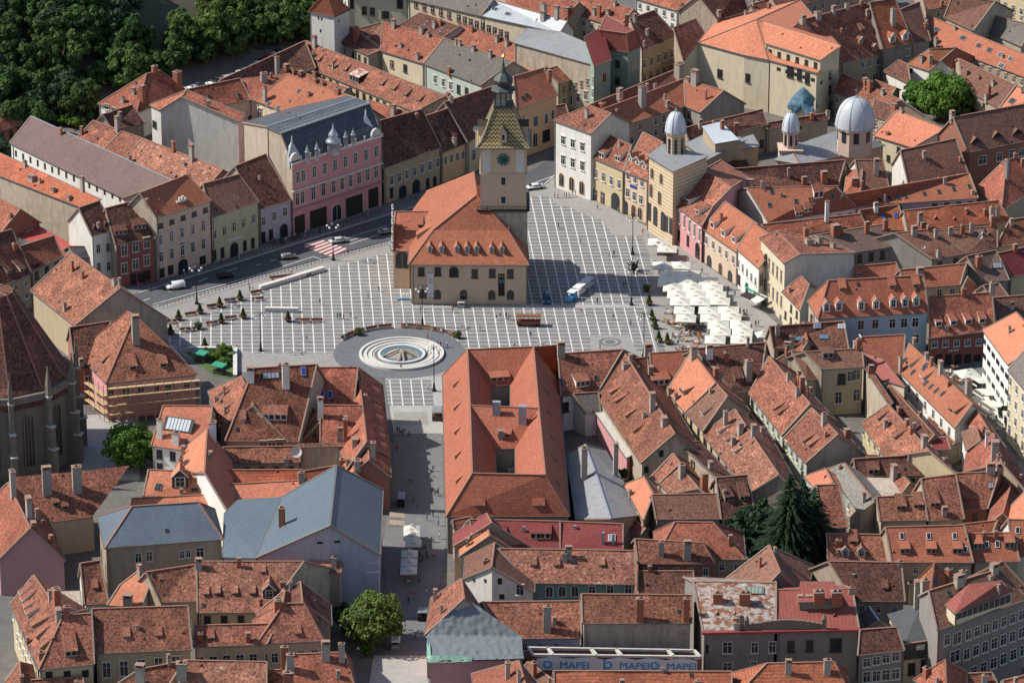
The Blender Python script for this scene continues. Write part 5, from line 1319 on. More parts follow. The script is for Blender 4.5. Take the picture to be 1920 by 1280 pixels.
C('1095,385,375,1 1100,220,205 1330,670,650,1.6w 1215,672,648,1.8p 1220,705,690,1.2 1182,678,668 1223,770,740,1.3p 1173,688,680,2 1052,668,645,1.7p 1300,672,652,1.6p 1403,708,675,1.5p 1362,675,660,1.1b 1342,708,688,1.6b 1378,737,728 1245,798,785,2p 1255,738,730 1360,798,770,1.0p 1388,812,795,1.8 1413,818,800,1.2 1430,812,800')
C('1095,898,838,1.4p 1154,890,834,1.4p 1180,872,848,1.8w 1320,920,890,1.5b 1278,893,870,1.6p 1303,860,845,1.8p 1476,680,645,1.5p 1497,725,698,1.2b 1478,712,700 1503,735,710,1.2b 1475,662,650 1545,795,775,1.2 1588,820,808,1.3b 1685,778,762,1.2b 1700,798,790 1708,812,800,1.2b 1733,835,820,1.6p 1662,892,850,1.6b 1676,898,875,1.5p 1765,892,875,2p 1850,835,812,1.2w 1865,858,830,1.8p 1875,897,872,1.8p 1857,885,872,1.8p 1840,884,880 1815,884,880 1688,696,670,1.2p 1815,742,712,1.4p 1763,700,680,1.4p 1633,700,688,1.2b 1655,718,712,1.4')
C('1485,650,630,1.3 1458,625,610 1608,652,640,2.0p 1405,1020,975,1.5p 1453,1040,1025,.8p 1066,1045,1027,1.4p 1240,1040,1015,1.1p 1289,1045,1017,1.6p 1200,1161,1120,1.5b 1200,1161,1122,1.3p 1026,1180,1135,1.6p 1287,1162,1120,1.2b 1192,1050,1035,1.3')
C('1346,1128,1110,2.0b 1396,1130,1110,2.2b 1535,1125,1107,2.2b 1568,1125,1107,2.2b 1517,1128,1120,1.4 1500,1128,1120 1597,1112,1100,1.2 1385,1162,1158 1708,1135,1088,1.6p 1717,1140,1092,1.4p 1732,1150,1085,1.6p 1798,1098,1080,2.0p 1805,1090,1068,1.4p 1778,1088,1065,1.2b 1864,1072,1060,1.6p 1852,1058,1040,1.8p 1846,1008,997,.8b 1867,1008,995,.8b 1688,1060,1052 1700,1060,1054')
C('25,930,882,1.8p 89,925,878,2.0p 145,918,873,2.0p 55,975,935,1.8p 63,990,982,1.4 395,860,850 398,805,760,2.0w 399,820,790,1.8w 300,820,785,1.2w 330,830,810,1.6w 529,985,950,1.3b 565,905,885,1.3 540,870,858 700,862,828,1.4p 665,835,825,2p 601,780,748,1.3w 536,722,682,1.6w 638,828,805,1.2p 648,828,785,1.0b 624,830,817,.8m 470,710,692,1.6w 670,875,862,1.8p 641,870,860,1.2 500,868,855 537,866,858')
C('240,1135,1118,1.8p 125,1155,1136,1.2b 107,1140,1102,1.8b 110,1160,1145,1.8p 262,1080,1062,1 290,1118,1092,1.1b 288,1130,1115,1.2 338,1132,1105,1.8p 403,1150,1135,.8b 410,1152,1135,.8b 373,1065,1050,1.3 448,1062,1050,.9 545,1105,1088,1 522,1140,1122,1.8b 530,1100,1090,.8 490,1135,1122,.7b 264,1290,1248,1.8p 341,1268,1240,2.0p 534,1255,1210,1.4b 545,1256,1225,1.5p 611,1235,1205,1.6p 641,1238,1204,1.2p 538,1285,1258,1.4b 545,1290,1265 158,1280,1270,1.6')
C('998,1245,1215,1b 1001,1270,1240,1.1b 973,1278,1258,1.2p 952,1270,1240,1p 1478,1262,1240,1.2p 1551,1260,1235,1.4p 1597,1280,1255,1.6b 980,790,760,1.8m 931,775,752,1.8m 939,822,806,1m')
C('1131,1018,997,.6m 1150,1018,1000,.6m 1078,990,984,.7m 982,996,986,.7m 1659,380,364,.4m 1600,1080,1075,.6m 1172,895,880,.8')
# ---------------- facade windows: x1,y1,x2,y2,n,w,h,style
for a in [
 (558,332,568,329,2,1.1,3.0,'s'),(589,322,705,284,7,1.2,3.0,'s'),(557,373,567,370,2,1.1,3.2,'s'),(587,362,606,355,2,1.3,3.4,'s'),(625,350,705,322,6,1.2,3.2,'s'),
 (562,421,562,421,1,3.6,5.5,'k'),(597,409,597,409,1,6.0,6.0,'k'),(664,386,664,386,1,6.0,6.0,'k'),(700,371,700,371,1,3.6,5.5,'k'),(631,398,631,398,1,3.2,4.5,'a'),
 (184,466,202,464,2,1.0,2.0,'w'),(185,500,203,499,2,1.0,2.0,'w'),(233,470,275,455,3,1.5,2.6,'c'),(233,503,275,488,3,1.5,2.6,'c'),(250,523,250,523,1,1.6,3,'k'),(265,520,275,516,2,2,2.6,'k'),
 (301,449,381,423,5,1.0,2.6,'s'),(302,481,381,457,5,1.1,2.6,'s'),(342,469,342,469,1,1.4,4,'k'),(301,423,385,394,5,1.2,.9,'d'),(303,512,320,506,2,1.8,2.6,'k'),(343,500,343,500,1,2.8,4.2,'n'),(380,488,380,488,1,2,2.4,'k'),
 (402,440,475,410,5,1.1,2.1,'c'),(402,479,417,474,2,1.3,3,'k'),(439,469,439,469,1,2.4,4,'n'),(459,461,474,456,2,1.2,3,'k'),
 (494,414,534,397,3,1.2,2.2,'s'),(494,445,508,440,2,1.3,3,'k'),(532,432,532,432,1,2.2,3.4,'n'),
 (734,338,820,305,7,1.1,2.4,'s'),(720,366,734,362,2,1.2,3,'k'),(755,360,780,350,2,2.6,4,'n'),(802,344,815,340,2,1.4,3,'k'),
 (835,300,868,290,4,1.0,2.4,'a'),(888,290,888,290,1,1.3,3,'s'),
 (790,509,821,509,2,1.3,2.0,'d'),(851,510,851,510,1,2.0,2.6,'n'),(890,513,890,513,1,1.3,2.0,'d'),(923,512,957,513,2,1.3,2.0,'d'),
 (793,551,820,552,2,1.4,2.2,'n'),(869,552,869,552,1,1.4,2.2,'n'),(922,553,957,553,2,1.4,2.2,'n'),
 (754,487,754,487,1,3.4,4.6,'v'),
 (1056,263,1092,275,3,1.4,2.0,'s'),(1056,300,1092,311,3,1.4,2.3,'s'),(1053,337,1091,352,3,1.7,3.6,'v'),
 (1117,325,1161,345,4,1.2,2.2,'w'),(1116,366,1130,371,2,1.4,3.0,'b'),(1154,378,1154,378,1,3.2,4.6,'n'),
 (1178,329,1204,342,3,1.1,2.0,'w'),(1177,361,1202,374,3,1.2,2.2,'w'),(1173,389,1173,389,1,1.4,3.4,'n'),(1188,395,1200,400,2,1.5,3.2,'v'),
 (1223,325,1240,335,2,1.5,2.8,'v'),(1221,357,1237,371,2,1.6,3.6,'v'),(1218,397,1218,397,1,1.6,5,'g'),(1229,405,1243,415,2,1.8,5,'n'),(1250,420,1258,424,2,1.5,4.5,'g'),
 (1274,407,1312,440,5,.9,3.2,'s'),(1273,442,1290,452,2,1.5,3.2,'k'),(1308,470,1308,470,1,2.2,4,'n'),
 (1325,450,1375,486,5,1.1,1.9,'w'),(1330,490,1330,490,1,2.2,3.4,'n'),(1351,504,1351,504,1,1.8,3.6,'v'),(1369,518,1369,518,1,2.0,3.6,'n'),
 (1385,494,1417,528,5,.9,2.0,'w'),(1386,525,1415,555,3,1.6,2.8,'k'),
 (1427,480,1465,518,6,.9,2.8,'o'),(1427,525,1465,565,6,.9,2.6,'o'),(1430,565,1464,595,4,1.2,2.6,'a'),
 (1614,609,1614,609,1,1.4,2.2,'s'),(1641,607,1641,607,1,1.4,2.2,'s'),(1673,606,1673,606,1,1.4,2.2,'s'),(1695,605,1716,604,2,1.4,2.2,'s'),(1614,640,1716,635,5,1.4,2.2,'s'),
 (1752,645,1835,641,5,1.3,1.4,'w'),(1760,674,1832,672,5,1.8,2.8,'k'),
 (1846,640,1888,705,6,2.6,1.3,'g'),(1846,668,1888,735,6,2.6,1.3,'g'),(1846,697,1888,765,6,2.6,1.3,'g'),(1846,722,1886,788,5,2.2,2,'g'),
 (1895,715,1930,760,4,1.2,1.8,'w'),(1893,745,1930,790,4,1.2,1.8,'w'),(1892,775,1930,822,4,1.2,1.8,'w'),(1893,805,1930,850,4,1.4,2.2,'w'),
 (1500,240,1500,240,1,1,1,'k'),(1002,228,1006,226,2,1,3,'a'),(1024,222,1036,216,2,1.1,3,'a'),(1003,262,1003,262,1,1.6,4,'a'),(1024,255,1024,255,1,3,3.6,'g'),
 (1057,168,1112,150,6,.8,1.4,'o'),(1057,192,1112,175,5,1.1,2.4,'s'),
 (1133,145,1133,145,1,1.4,2.8,'v'),(1158,120,1158,120,1,1.2,1.8,'d'),(1158,152,1158,152,1,1.2,1.8,'d'),(1189,122,1189,122,1,1.5,3,'v'),
 (1208,120,1260,100,5,1.1,2.4,'s'),(1208,146,1258,128,5,1.1,2.0,'o'),
 (1350,138,1350,138,1,1.6,2.2,'d'),(1402,146,1402,146,1,1.2,2.2,'d'),(1482,135,1482,135,1,2.2,3,'d'),(1499,140,1514,147,2,1.4,3,'d'),(1460,130,1540,155,6,1.4,1,'k'),(1556,140,1556,140,1,1.6,2.4,'d'),(1556,168,1556,168,1,1.6,2.4,'d'),(1556,200,1556,200,1,1.6,2.8,'n'),
 (1592,100,1592,100,1,2.2,2.2,'w'),(1617,122,1646,115,3,1.2,1.8,'w'),(1620,145,1640,145,2,1.5,2.4,'w'),(1687,105,1702,98,2,1.3,2.0,'w'),(1709,133,1709,133,1,1,1.6,'k'),
 (1842,300,1842,300,1,2.4,2.2,'w'),(1874,294,1874,294,1,1.6,2.2,'w'),(1897,288,1897,288,1,1.6,2.2,'w'),(1915,286,1915,286,1,1.6,2.2,'w'),
 (1885,10,1915,22,3,1.2,1.8,'w'),(1884,22,1915,35,3,1.0,1.0,'w'),
 (660,8,660,8,1,1.2,3,'k'),(683,20,698,22,2,1.3,2.2,'d'),(720,28,725,28,2,1.2,2,'d'),(750,8,750,8,1,1.6,2.4,'d'),(780,8,842,28,5,1.1,1.8,'b'),(860,34,950,66,9,1.1,2.0,'b'),
 (597,34,603,36,2,.5,.9,'k'),(601,58,601,58,1,.5,.9,'k'),(635,40,635,40,1,.5,1,'k'),(816,149,816,149,1,1.1,2.0,'s'),(831,155,845,161,2,1.1,2.0,'s'),(860,167,875,172,2,1.2,2.2,'d'),(893,180,893,180,1,1,1.6,'w'),(735,120,735,120,1,1.2,2,'b'),(760,128,760,128,1,1.2,2,'d'),
 (448,215,470,225,2,1.2,2.2,'d'),(488,212,518,228,3,1.3,2.4,'s'),(290,233,290,233,1,1.8,1.6,'d'),(200,200,215,206,2,1.4,1.4,'w'),
 (30,288,98,318,6,.9,1.8,'k'),(110,322,225,372,9,.9,1.8,'k'),
 (126,993,153,992,2,1.4,2.0,'c'),(120,1035,155,1035,2,1.4,2.4,'n'),
 (259,1045,280,1042,2,1.2,2.0,'w'),(341,1039,353,1037,2,.9,1.5,'w'),(375,1035,375,1035,1,1.5,2.2,'w'),
 (200,1255,330,1243,5,1.5,3.2,'s'),(92,1265,160,1262,3,1.4,1.6,'k'),(375,1240,500,1233,6,1.4,2.2,'w'),(515,1232,590,1226,4,1.2,2.0,'w'),
 (207,733,350,722,6,1.0,2.4,'b'),(237,737,315,730,2,1.3,2.4,'s'),(165,715,165,715,1,1.4,2.6,'s'),(170,778,170,778,1,4,4,'n'),
 (494,832,525,830,3,1.4,1.3,'c'),(588,812,588,812,1,1,1.9,'g'),
 (1060,763,1060,763,1,1.4,2.2,'d'),(1240,850,1240,850,1,1,1.6,'k'),(1212,880,1212,880,1,1,1.6,'k'),
 (1595,705,1606,702,2,1.5,2.4,'w'),(1572,745,1606,740,2,1.5,2.8,'w'),(1578,710,1578,710,1,1.6,2.4,'d'),
 (1410,752,1460,815,6,1,1.8,'c'),(1475,835,1505,872,4,1,1.8,'c'),(1320,825,1390,905,6,1,1.6,'d'),(1255,745,1310,810,5,1,1.6,'d'),(1620,808,1650,850,4,1,1.8,'c'),
 (1690,712,1780,808,7,1.1,2.0,'w'),(1363,985,1388,980,2,1.1,2.0,'w'),
 (1030,1108,1078,1107,3,1.4,2.4,'a'),(1110,1106,1178,1104,3,1.3,1.8,'s'),(975,1105,975,1105,1,1.4,2.2,'s'),
 (910,1088,917,1088,1,.7,.8,'k'),(937,1089,937,1089,1,.9,1.4,'k'),(941,1118,941,1118,1,1.1,1.2,'k'),(889,1087,889,1087,1,.6,.7,'k'),
 (1364,1213,1364,1213,1,1.8,2.4,'w'),(1415,1213,1415,1213,1,1.2,2.2,'w'),(1448,1212,1448,1212,1,1.3,2.3,'w'),(1483,1211,1518,1210,2,1.2,2.2,'d'),(1567,1208,1567,1208,1,2.2,2.8,'d'),(1325,1216,1325,1216,1,.7,2,'k'),(1364,1250,1364,1250,1,1.8,2,'w'),(1413,1248,1413,1248,1,1.2,2,'w'),
 (1625,1241,1679,1230,4,1.4,1.7,'w'),(1625,1268,1679,1262,4,1.5,2.2,'w'),
 (1709,1253,1733,1246,2,1.3,2.4,'d'),
 (1775,1198,1775,1198,1,1.3,2.2,'w'),(1794,1195,1794,1195,1,2.0,2.4,'w'),(1815,1189,1915,1152,7,1.3,2.0,'w'),(1790,1229,1790,1229,1,2.4,2.4,'w'),(1812,1225,1915,1185,7,1.4,2.2,'w'),(1825,1258,1918,1218,6,1.5,2.2,'w'),
 (1798,1152,1890,1122,10,1.3,1.8,'g'),
 (830,1251,830,1251,1,1.5,2.0,'d'),
 (632,1015,632,1015,1,1.2,.5,'k'),(600,1017,600,1017,1,1.2,.5,'k'),
 (883,1075,883,1075,1,.6,.6,'k'),
 (1700,610,1700,610,1,.5,.5,'k')]:
    W(*a)
# ---------------- weathered small things: extra stacks, vents and yard windows where the photo is crowded with them
aq = random.Random(21)
SMOOTH = ('silver', 'bsteel', 'zinc', 'slate', 'dgrey', 'redmet', 'concrete', 'rustpale', 'maroon', 'mauve')
for h in HOUSES:
    lab = str(h['root'].get('label') or ''); tr = [t for t in h.get('tris', []) if .3 < t[3].z < .95 and t[3].y < .35 and t[4] > 8]
    if not tr: continue
    ar = sum(t[4] for t in tr); nch = len([c for c in h['roof'].children if c.name.startswith('chimney')])
    if h['rm'] in SMOOTH or 'council' in lab or 'courtyard building' in lab: continue
    n = int(min(5, ar/70)) + (1 if nch == 0 else 0)
    for k in range(n):
        t = aq.choices(tr, [q[4] for q in tr])[0]; u, v = aq.random(), aq.random()
        if u+v > 1: u, v = 1-u, 1-v
        p = t[0]+(t[1]-t[0])*u+(t[2]-t[0])*v
        if min((p-t[i]).length for i in range(3)) < 1.2: continue
        a, sl = dframe(t[3]); kind = aq.random()
        if kind < .42:
            w_ = aq.choice((.6, .7, .9, 1.1)); link('chimney', cmesh(aq.choice('bpp'), w_, w_*.8, aq.choice((.9, 1.3, 1.8))), h['roof'], p-h['cen'], (0, 0, a))
        elif kind < .86:
            kk = ('t', .8, .42, round(sl*30), h['rm'], 'tan')
            if kk not in _dc: _dc[kk] = dormer('t', .8, .42, sl, h['rm'], 'tan')
            link('roof_vent', _dc[kk], h['roof'], p-h['cen'], (0, 0, a))
        else:
            if (.6, .9, 'glass', 'gutter') not in _kc:
                bm = bmesh.new(); box(bm, (0, 0, .08), (.6, .9, .26), 1); box(bm, (0, 0, .2), (.46, .76, .06), 0); _kc[.6, .9, 'glass', 'gutter'] = mesh('skylight', bm, ['glass', 'gutter'])
            link('skylight', _kc[.6, .9, 'glass', 'gutter'], h['roof'], p-h['cen'], (sl, 0, a))
    # windows on yard walls that have none
    if any(w in lab for w in ('bare', 'blank', 'plain tan', 'firewall', 'gable', 'shed', 'lean')): continue
    if any(c.name.startswith('window') for c in h['root'].children): continue
    bw = [w for w in h.get('walls', []) if w[2].y < -.15]
    for a, b, nn in bw:
        d = b-a; d.z = 0; L = d.length; zt_ = min(a.z, b.z)
        if L < 5 or abs(a.z-b.z) > 1: continue
        nw = int(L/3.1); st = aq.choice('wdcwd'); ww, wh = aq.choice(((1.0, 1.6), (1.1, 1.9), (.9, 1.4)))
        for fl in range(2):
            z = zt_-2.0-fl*3.3
            if z < 1.2: break
            for i in range(nw):
                if aq.random() < .22: continue
                p = a.lerp(b, (i+.5)/nw); p = Vector((p.x, p.y, z))
                link('window', wmesh(ww, wh, st), h['root'], p-h['cen'], (0, 0, math.atan2(nn.y, nn.x)+math.pi/2))
# downpipes at the ends of street and yard fronts
for h in HOUSES:
    bw = [w for w in h.get('walls', []) if w[2].y < -.3 and (w[0]-w[1]).length > 6 and abs(w[0].z-w[1].z) < 1.5][:1]
    for a, b, nn in bw:
        q = a.lerp(b, .02)+nn*.12-h['cen']; bm = bmesh.new(); box(bm, (q.x, q.y, (q.z-.3)/2), (.16, .16, q.z-.3)); link('downpipe', mesh('downpipe', bm, ['gutter']), h['root'])
# cluttered courts of the big courtyard building
bm = bmesh.new(); cc = CB['cen']
for x, y, s_ in ((930, 765, (3, 2, 5)), (945, 750, (2, 3, 6.5)), (925, 742, (2, 2, 7.5)), (938, 885, (3, 3, 5)), (955, 875, (3, 2, 7)), (945, 868, (2, 2, 8)), (960, 900, (2, 2, 6))):
    p = P(x, y, 3)-cc; box(bm, (p.x, p.y, s_[2]/2), s_)
link('courtyard_annex', mesh('courtyard_annex', bm, ['pale_wall']), CB['root'])
# ================================================================ trees
def leafmat(n, c1, c2):
    m, nt, b = newmat(n)
    g = coords(nt, 'Object'); a = ramp(nt, nz(nt, g, .55, 4, .7), .35, .68)
    c = mix(nt, a, c1, c2); c = mix(nt, mathn(nt, 'MULTIPLY', ramp(nt, nz(nt, g, 4, 2), .5, .75), .5), c, tuple(x*1.5 for x in c2))
    c = randval(nt, c, .22, .02)
    nt.links.new(c, b.inputs['Base Color']); b.inputs['Roughness'].default_value = .7; b.inputs['Specular IOR Level'].default_value = .2
    t = nt.nodes.new('ShaderNodeBsdfTranslucent'); nt.links.new(c, t.inputs[0]); ms = nt.nodes.new('ShaderNodeMixShader'); ms.inputs[0].default_value = .3
    nt.links.new(b.outputs[0], ms.inputs[1]); nt.links.new(t.outputs[0], ms.inputs[2]); nt.links.new(ms.outputs[0], nt.nodes['Material Output'].inputs[0])
leafmat('leaf', (.042, .088, .026), (.092, .160, .040)); leafmat('leaf2', (.065, .120, .028), (.140, .210, .048)); leafmat('leafd', (.028, .056, .028), (.052, .092, .040))
leafmat('leafb', (.075, .15, .022), (.13, .22, .035)); flat('bark', (.10, .075, .05), .95)
def crownmesh(seed, leafm, r=4.5, h=8, nclump=46, nleaf=70, ls=.42):
    q = random.Random(seed); bm = bmesh.new()
    for k in range(nclump):
        while True:
            v = Vector((q.uniform(-1, 1), q.uniform(-1, 1), q.uniform(-1, 1)))
            if .35 < v.length < 1: break
        v = v.normalized()*q.uniform(.5, 1.0)
        c = Vector((v.x*r, v.y*r, h*.55+v.z*h*.42)); cr = q.uniform(.16, .34)*r
        for i in range(nleaf):
            d = Vector((q.gauss(0, 1), q.gauss(0, 1), q.gauss(0, 1)+.35)).normalized()
            p = c+Vector((d.x*cr, d.y*cr, d.z*cr*.75))*q.uniform(.7, 1.05)
            n = (d+Vector((q.uniform(-.7, .7), q.uniform(-.7, .7), q.uniform(-.4, .9)))).normalized()
            t = n.orthogonal().normalized(); t = (t*math.cos(q.uniform(0, 6.3))+n.cross(t)*math.sin(q.uniform(0, 6.3))).normalized(); b_ = n.cross(t); s = ls*q.uniform(.6, 1.3)
            bm.faces.new([bm.verts.new(p+t*s*x+b_*s*y*.7) for x, y in ((-1, -.6), (.2, -1), (1, .3), (-.2, 1))])
    return mesh('crown', bm, [leafm])
def trunkmesh(seed, r=4.5, h=8):
    q = random.Random(seed); bm = bmesh.new()
    def limb(a, b, ra, rb):
        a, b = Vector(a), Vector(b); d = (b-a).normalized(); s = d.orthogonal().normalized(); u = d.cross(s)
        A = [bm.verts.new(a+(s*math.cos(i*math.pi/3)+u*math.sin(i*math.pi/3))*ra) for i in range(6)]; B = [bm.verts.new(b+(s*math.cos(i*math.pi/3)+u*math.sin(i*math.pi/3))*rb) for i in range(6)]
        for i in range(6): bm.faces.new((A[i], A[(i+1) % 6], B[(i+1) % 6], B[i]))
    limb((0, 0, -1), (.2, .1, h*.35), .4, .26)
    for k in range(6):
        t = k*1.05+q.random(); e = (math.cos(t)*r*.6, math.sin(t)*r*.6, h*q.uniform(.5, .85)); limb((.2, .1, h*.33), e, .2, .06)
    return mesh('trunk', bm, ['bark'])
CR = {m: [crownmesh(i+10*j, m) for i in range(3)] for j, m in enumerate(('leaf', 'leaf2', 'leafd', 'leafb'))}
TR = [trunkmesh(i) for i in range(3)]
def tree(loc, label, mat='leaf', s=1.0, sz=None, group=None, name='tree', crown=None, rz=None):
    o = empty(name, loc, label, 'tree', group, R.uniform(0, 6.3) if rz is None else rz)
    i = R.randrange(3); o.scale = (s, s, sz or s)
    link('trunk', TR[i], o); link('crown', crown or CR[mat][i], o); return o
def conifer(loc, label, h=16, r=4.5, seed=1, mat='leafd', group=None):
    q = random.Random(seed); o = empty('spruce_tree', loc, label, 'tree', group); bm = bmesh.new()
    lathe(bm, [(.35, -1), (.25, h*.5), (.05, h*.98)], 7); link('trunk', mesh('trunk', bm, ['bark']), o); bm = bmesh.new()
    z = h*.1
    while z < h:
        rr = r*min(1, (1-z/h)*1.15)**.8*(.8+.35*q.random())+.15; nb = max(5, int(rr*5))
        for k in range(nb):
            t = q.uniform(0, 6.3); L = rr*q.uniform(.7, 1.12)
            for j in range(max(3, int(L*4.5))):
                f = (j+.5)/max(3, int(L*4.5)); p = Vector((math.cos(t)*L*f, math.sin(t)*L*f, z-L*f*.32+q.uniform(-.12, .12)))
                w_ = .55*(1.15-f*.6); 
                for m_ in range(3):
                    d = Vector((math.cos(t+q.uniform(-.8, .8)), math.sin(t+q.uniform(-.8, .8)), q.uniform(-.5, .25))).normalized(); s_ = d.cross(Vector((0, 0, 1))).normalized()
                    bm.faces.new([bm.verts.new(p+s_*a*w_*.4+d*b_*w_) for a, b_ in ((-1, -.3), (1, -.3), (.25, 1), (-.25, 1))])
        z += h/42
    link('crown', mesh('crown', bm, [mat]), o); return o
# forest: individual trees over the hill
fr_ = random.Random(5); cnt = 0; placed = []
cand = []
for i in range(9000):
    x = fr_.uniform(-260, -20); y = fr_.uniform(L1.y-60, L1.y+330); z = hillz(x, y); d = (Vector((x, y, 0))-L1).dot(ln_)
    if d < -14: continue
    px_, py_ = pix(Vector((x, y, z+5)))
    if d < (3 if px_ > 365 else -1 if px_ > 165 else -13): continue
    if px_ < -40 or py_ < -70 or px_ > 590: continue
    cand.append((d, x, y, z, px_, py_))
for d, x, y, z, px_, py_ in cand:
    if 235 < px_ < 400 and py_ < 58 and px_ > 235+py_*.6: continue        # bare brown slope
    if any((x-a)**2+(y-b)**2 < 5.2**2 for a, b in placed): continue
    if cnt >= 290: break
    placed.append((x, y)); cnt += 1
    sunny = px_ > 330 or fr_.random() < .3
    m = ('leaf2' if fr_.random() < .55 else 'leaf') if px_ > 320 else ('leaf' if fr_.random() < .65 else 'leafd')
    s = fr_.uniform(.85, 1.5)
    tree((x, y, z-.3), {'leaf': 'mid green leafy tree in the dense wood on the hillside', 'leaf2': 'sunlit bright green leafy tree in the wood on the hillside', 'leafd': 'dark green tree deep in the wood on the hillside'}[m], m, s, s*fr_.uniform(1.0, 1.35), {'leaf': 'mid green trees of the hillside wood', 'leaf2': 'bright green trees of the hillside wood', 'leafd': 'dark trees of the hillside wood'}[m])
tree(P(276, 140, 0), 'small yellow green tree at the edge of the wood above the hipped house', 'leafb', .95, 1.0)
tree(P(180, 222, 0), 'light green bushy tree left of the hipped house by the forest', 'leaf2', .85, .75)
tree(P(143, 240, 0), 'low bright shrub tree in the garden behind the stone wall', 'leafb', .6, .45)
tree(P(118, 235, 0), 'low green shrub behind the old town wall', 'leafb', .5, .4)
tree(P(4, 290, 0), 'dark shrub at the left edge below the orange roof', 'leafd', .7, .6)
tree(P(8, 262, 0), 'dark shrub at the left edge above the mauve roof', 'leafd', .8, .7)
g_round = crownmesh(77, 'leafb', 6.2, 10.5, 100, 80, .36)
tree(P(246, 876, 0), 'round green tree in the church yard beside the bright orange roofs', crown=g_round)
g_street = crownmesh(78, 'leaf2', 6.0, 11, 110, 85, .34)
tree(P(703, 1205, 0), 'big round light green tree in the lane beside the theatre', crown=g_street)
tree(P(690, 1228, 0), 'small sapling in front of the big lane tree', 'leafb', .35, .35)
tree(P(655, 1190, 0), 'dark shrub tree in shadow left of the big lane tree', 'leafd', .8, .9)
g_big = crownmesh(79, 'leafb', 7.5, 13, 150, 85, .40)
tree(P(1765, 222, 0), 'large bright green tree in the garden at upper right', crown=g_big)
tree(P(1722, 205, 0), 'lower left part tree of the garden group at upper right', 'leafb', 1.0, 1.1)
tree(P(1812, 225, 0), 'smaller green tree right of the large garden tree', 'leaf2', 1.1, 1.0)
conifer(P(1477, 1088, 0), 'tall dark spruce in the courtyard, left and taller of two', 26, 10.5, 3)
conifer(P(1500, 1068, 0), 'dark spruce in the courtyard, between and behind the two others', 22, 8.5, 9)
conifer(P(1523, 1078, 0), 'dark spruce in the courtyard, right and shorter of two', 21, 8.5, 4)
tree(P(1418, 1042, 0), 'dark green leafy tree half hidden left of the spruces', 'leafd', 1.45, 1.6)
tree(P(1168, 902, 0), 'small shrub between the grey chimneys and the pink wall', 'leaf', .28, .4)
tree(P(720, 200, 0), 'dark spiky tree in the yard behind the pink palace', 'leafd', .5, .9); tree(P(745, 212, 0), 'small dark tree in the yard behind the pink palace, right one', 'leafd', .35, .6)
# stone garden walls
def wallbox(label, pts, h, w, m, name='garden_wall', cat='wall', capm='brickc', z=0):
    c = P(*pts[0]); o = empty(name, c, label, cat); bm = bmesh.new(); b2 = bmesh.new()
    Q = [P(x, y)-c for x, y in pts]
    for a, b in zip(Q, Q[1:]): beam(bm, a+Vector((0, 0, z+h/2)), b+Vector((0, 0, z+h/2)), w, h); beam(b2, a+Vector((0, 0, z+h+.1)), b+Vector((0, 0, z+h+.1)), w+.3, .22)
    link('wall', mesh('wall', bm, [m]), o); link('coping', mesh('coping', b2, [capm]), o); return o
wallbox('old white town wall with tile top below the forest, left piece', [(35,228),(68,208)], 4, 1.2, 'pale_wall')
wallbox('old white town wall with ruined top beside the garden shrubs', [(70,218),(108,226)], 4, 1.2, 'pale_wall')
wallbox('long white planter wall with wooden seat between road and square', [(487,543),(607,507)], .9, 1.0, 'stonelt', 'planter_wall', 'wall', 'stonelt')
wallbox('short white planter wall left of the middle of the square', [(497,584),(559,585)], 1.0, .8, 'stonelt', 'planter_wall', 'wall', 'stonelt')
wallbox('white garden wall of the stair garden in front of the scaffolded house', [(352,658),(441,658),(441,710)], .9, .7, 'stonelt', 'planter_wall', 'wall', 'stonelt')
# ================================================================ street furniture
def lamp(px, gy, ty, label, n=5, double=False):
    b = P(px, gy); h = zat(px, ty, gy); o = empty('street_lamp', b, label, 'street lamp', 'tall street lamps of the square'); bm = bmesh.new()
    lathe(bm, [(.55, 0), (.5, .5), (.28, .9), (.25, 1.8), (.12, 2.2), (.08, h)], 8); link('post', mesh('post', bm, ['iron']), o)
    bm = bmesh.new(); b2 = bmesh.new()
    for i in range(n):
        t = 2*math.pi*i/n+.4; x, y = math.cos(t)*1.5, math.sin(t)*1.5
        for k in range(5):
            a0, a1 = k/5, (k+1)/5; f = lambda a: Vector((x*a, y*a, h-.9+1.1*math.sin(a*3.0)))
            beam(bm, f(a0), f(a1), .09, .09)
        lathe(b2, [(0, h-1.35), (.28, h-1.2), (.32, h-.95), (.1, h-.7)], 8, (x, y))
    lathe(bm, [(.0, h+.8), (.12, h+.3), (.05, h)], 6)
    link('arms', mesh('arms', bm, ['iron']), o); link('globes', mesh('globes', b2, ['lampglass']), o)
for a in [(369,570,497,'black street lamp by the road opposite the pinkish house'),(625,488,417,'black street lamp beside the red crossing'),(792,612,536,'black street lamp in front of the council house'),(1186,477,404,'black street lamp in front of the striped church'),
          (1184,572,500,'black street lamp just below the dark globe sculpture'),(1207,668,588,'black street lamp by the umbrella terrace near the red roofs'),(814,733,650,'black street lamp between fountain and courtyard building'),(489,658,586,'black street lamp at the left of the square pattern')]: lamp(*a)
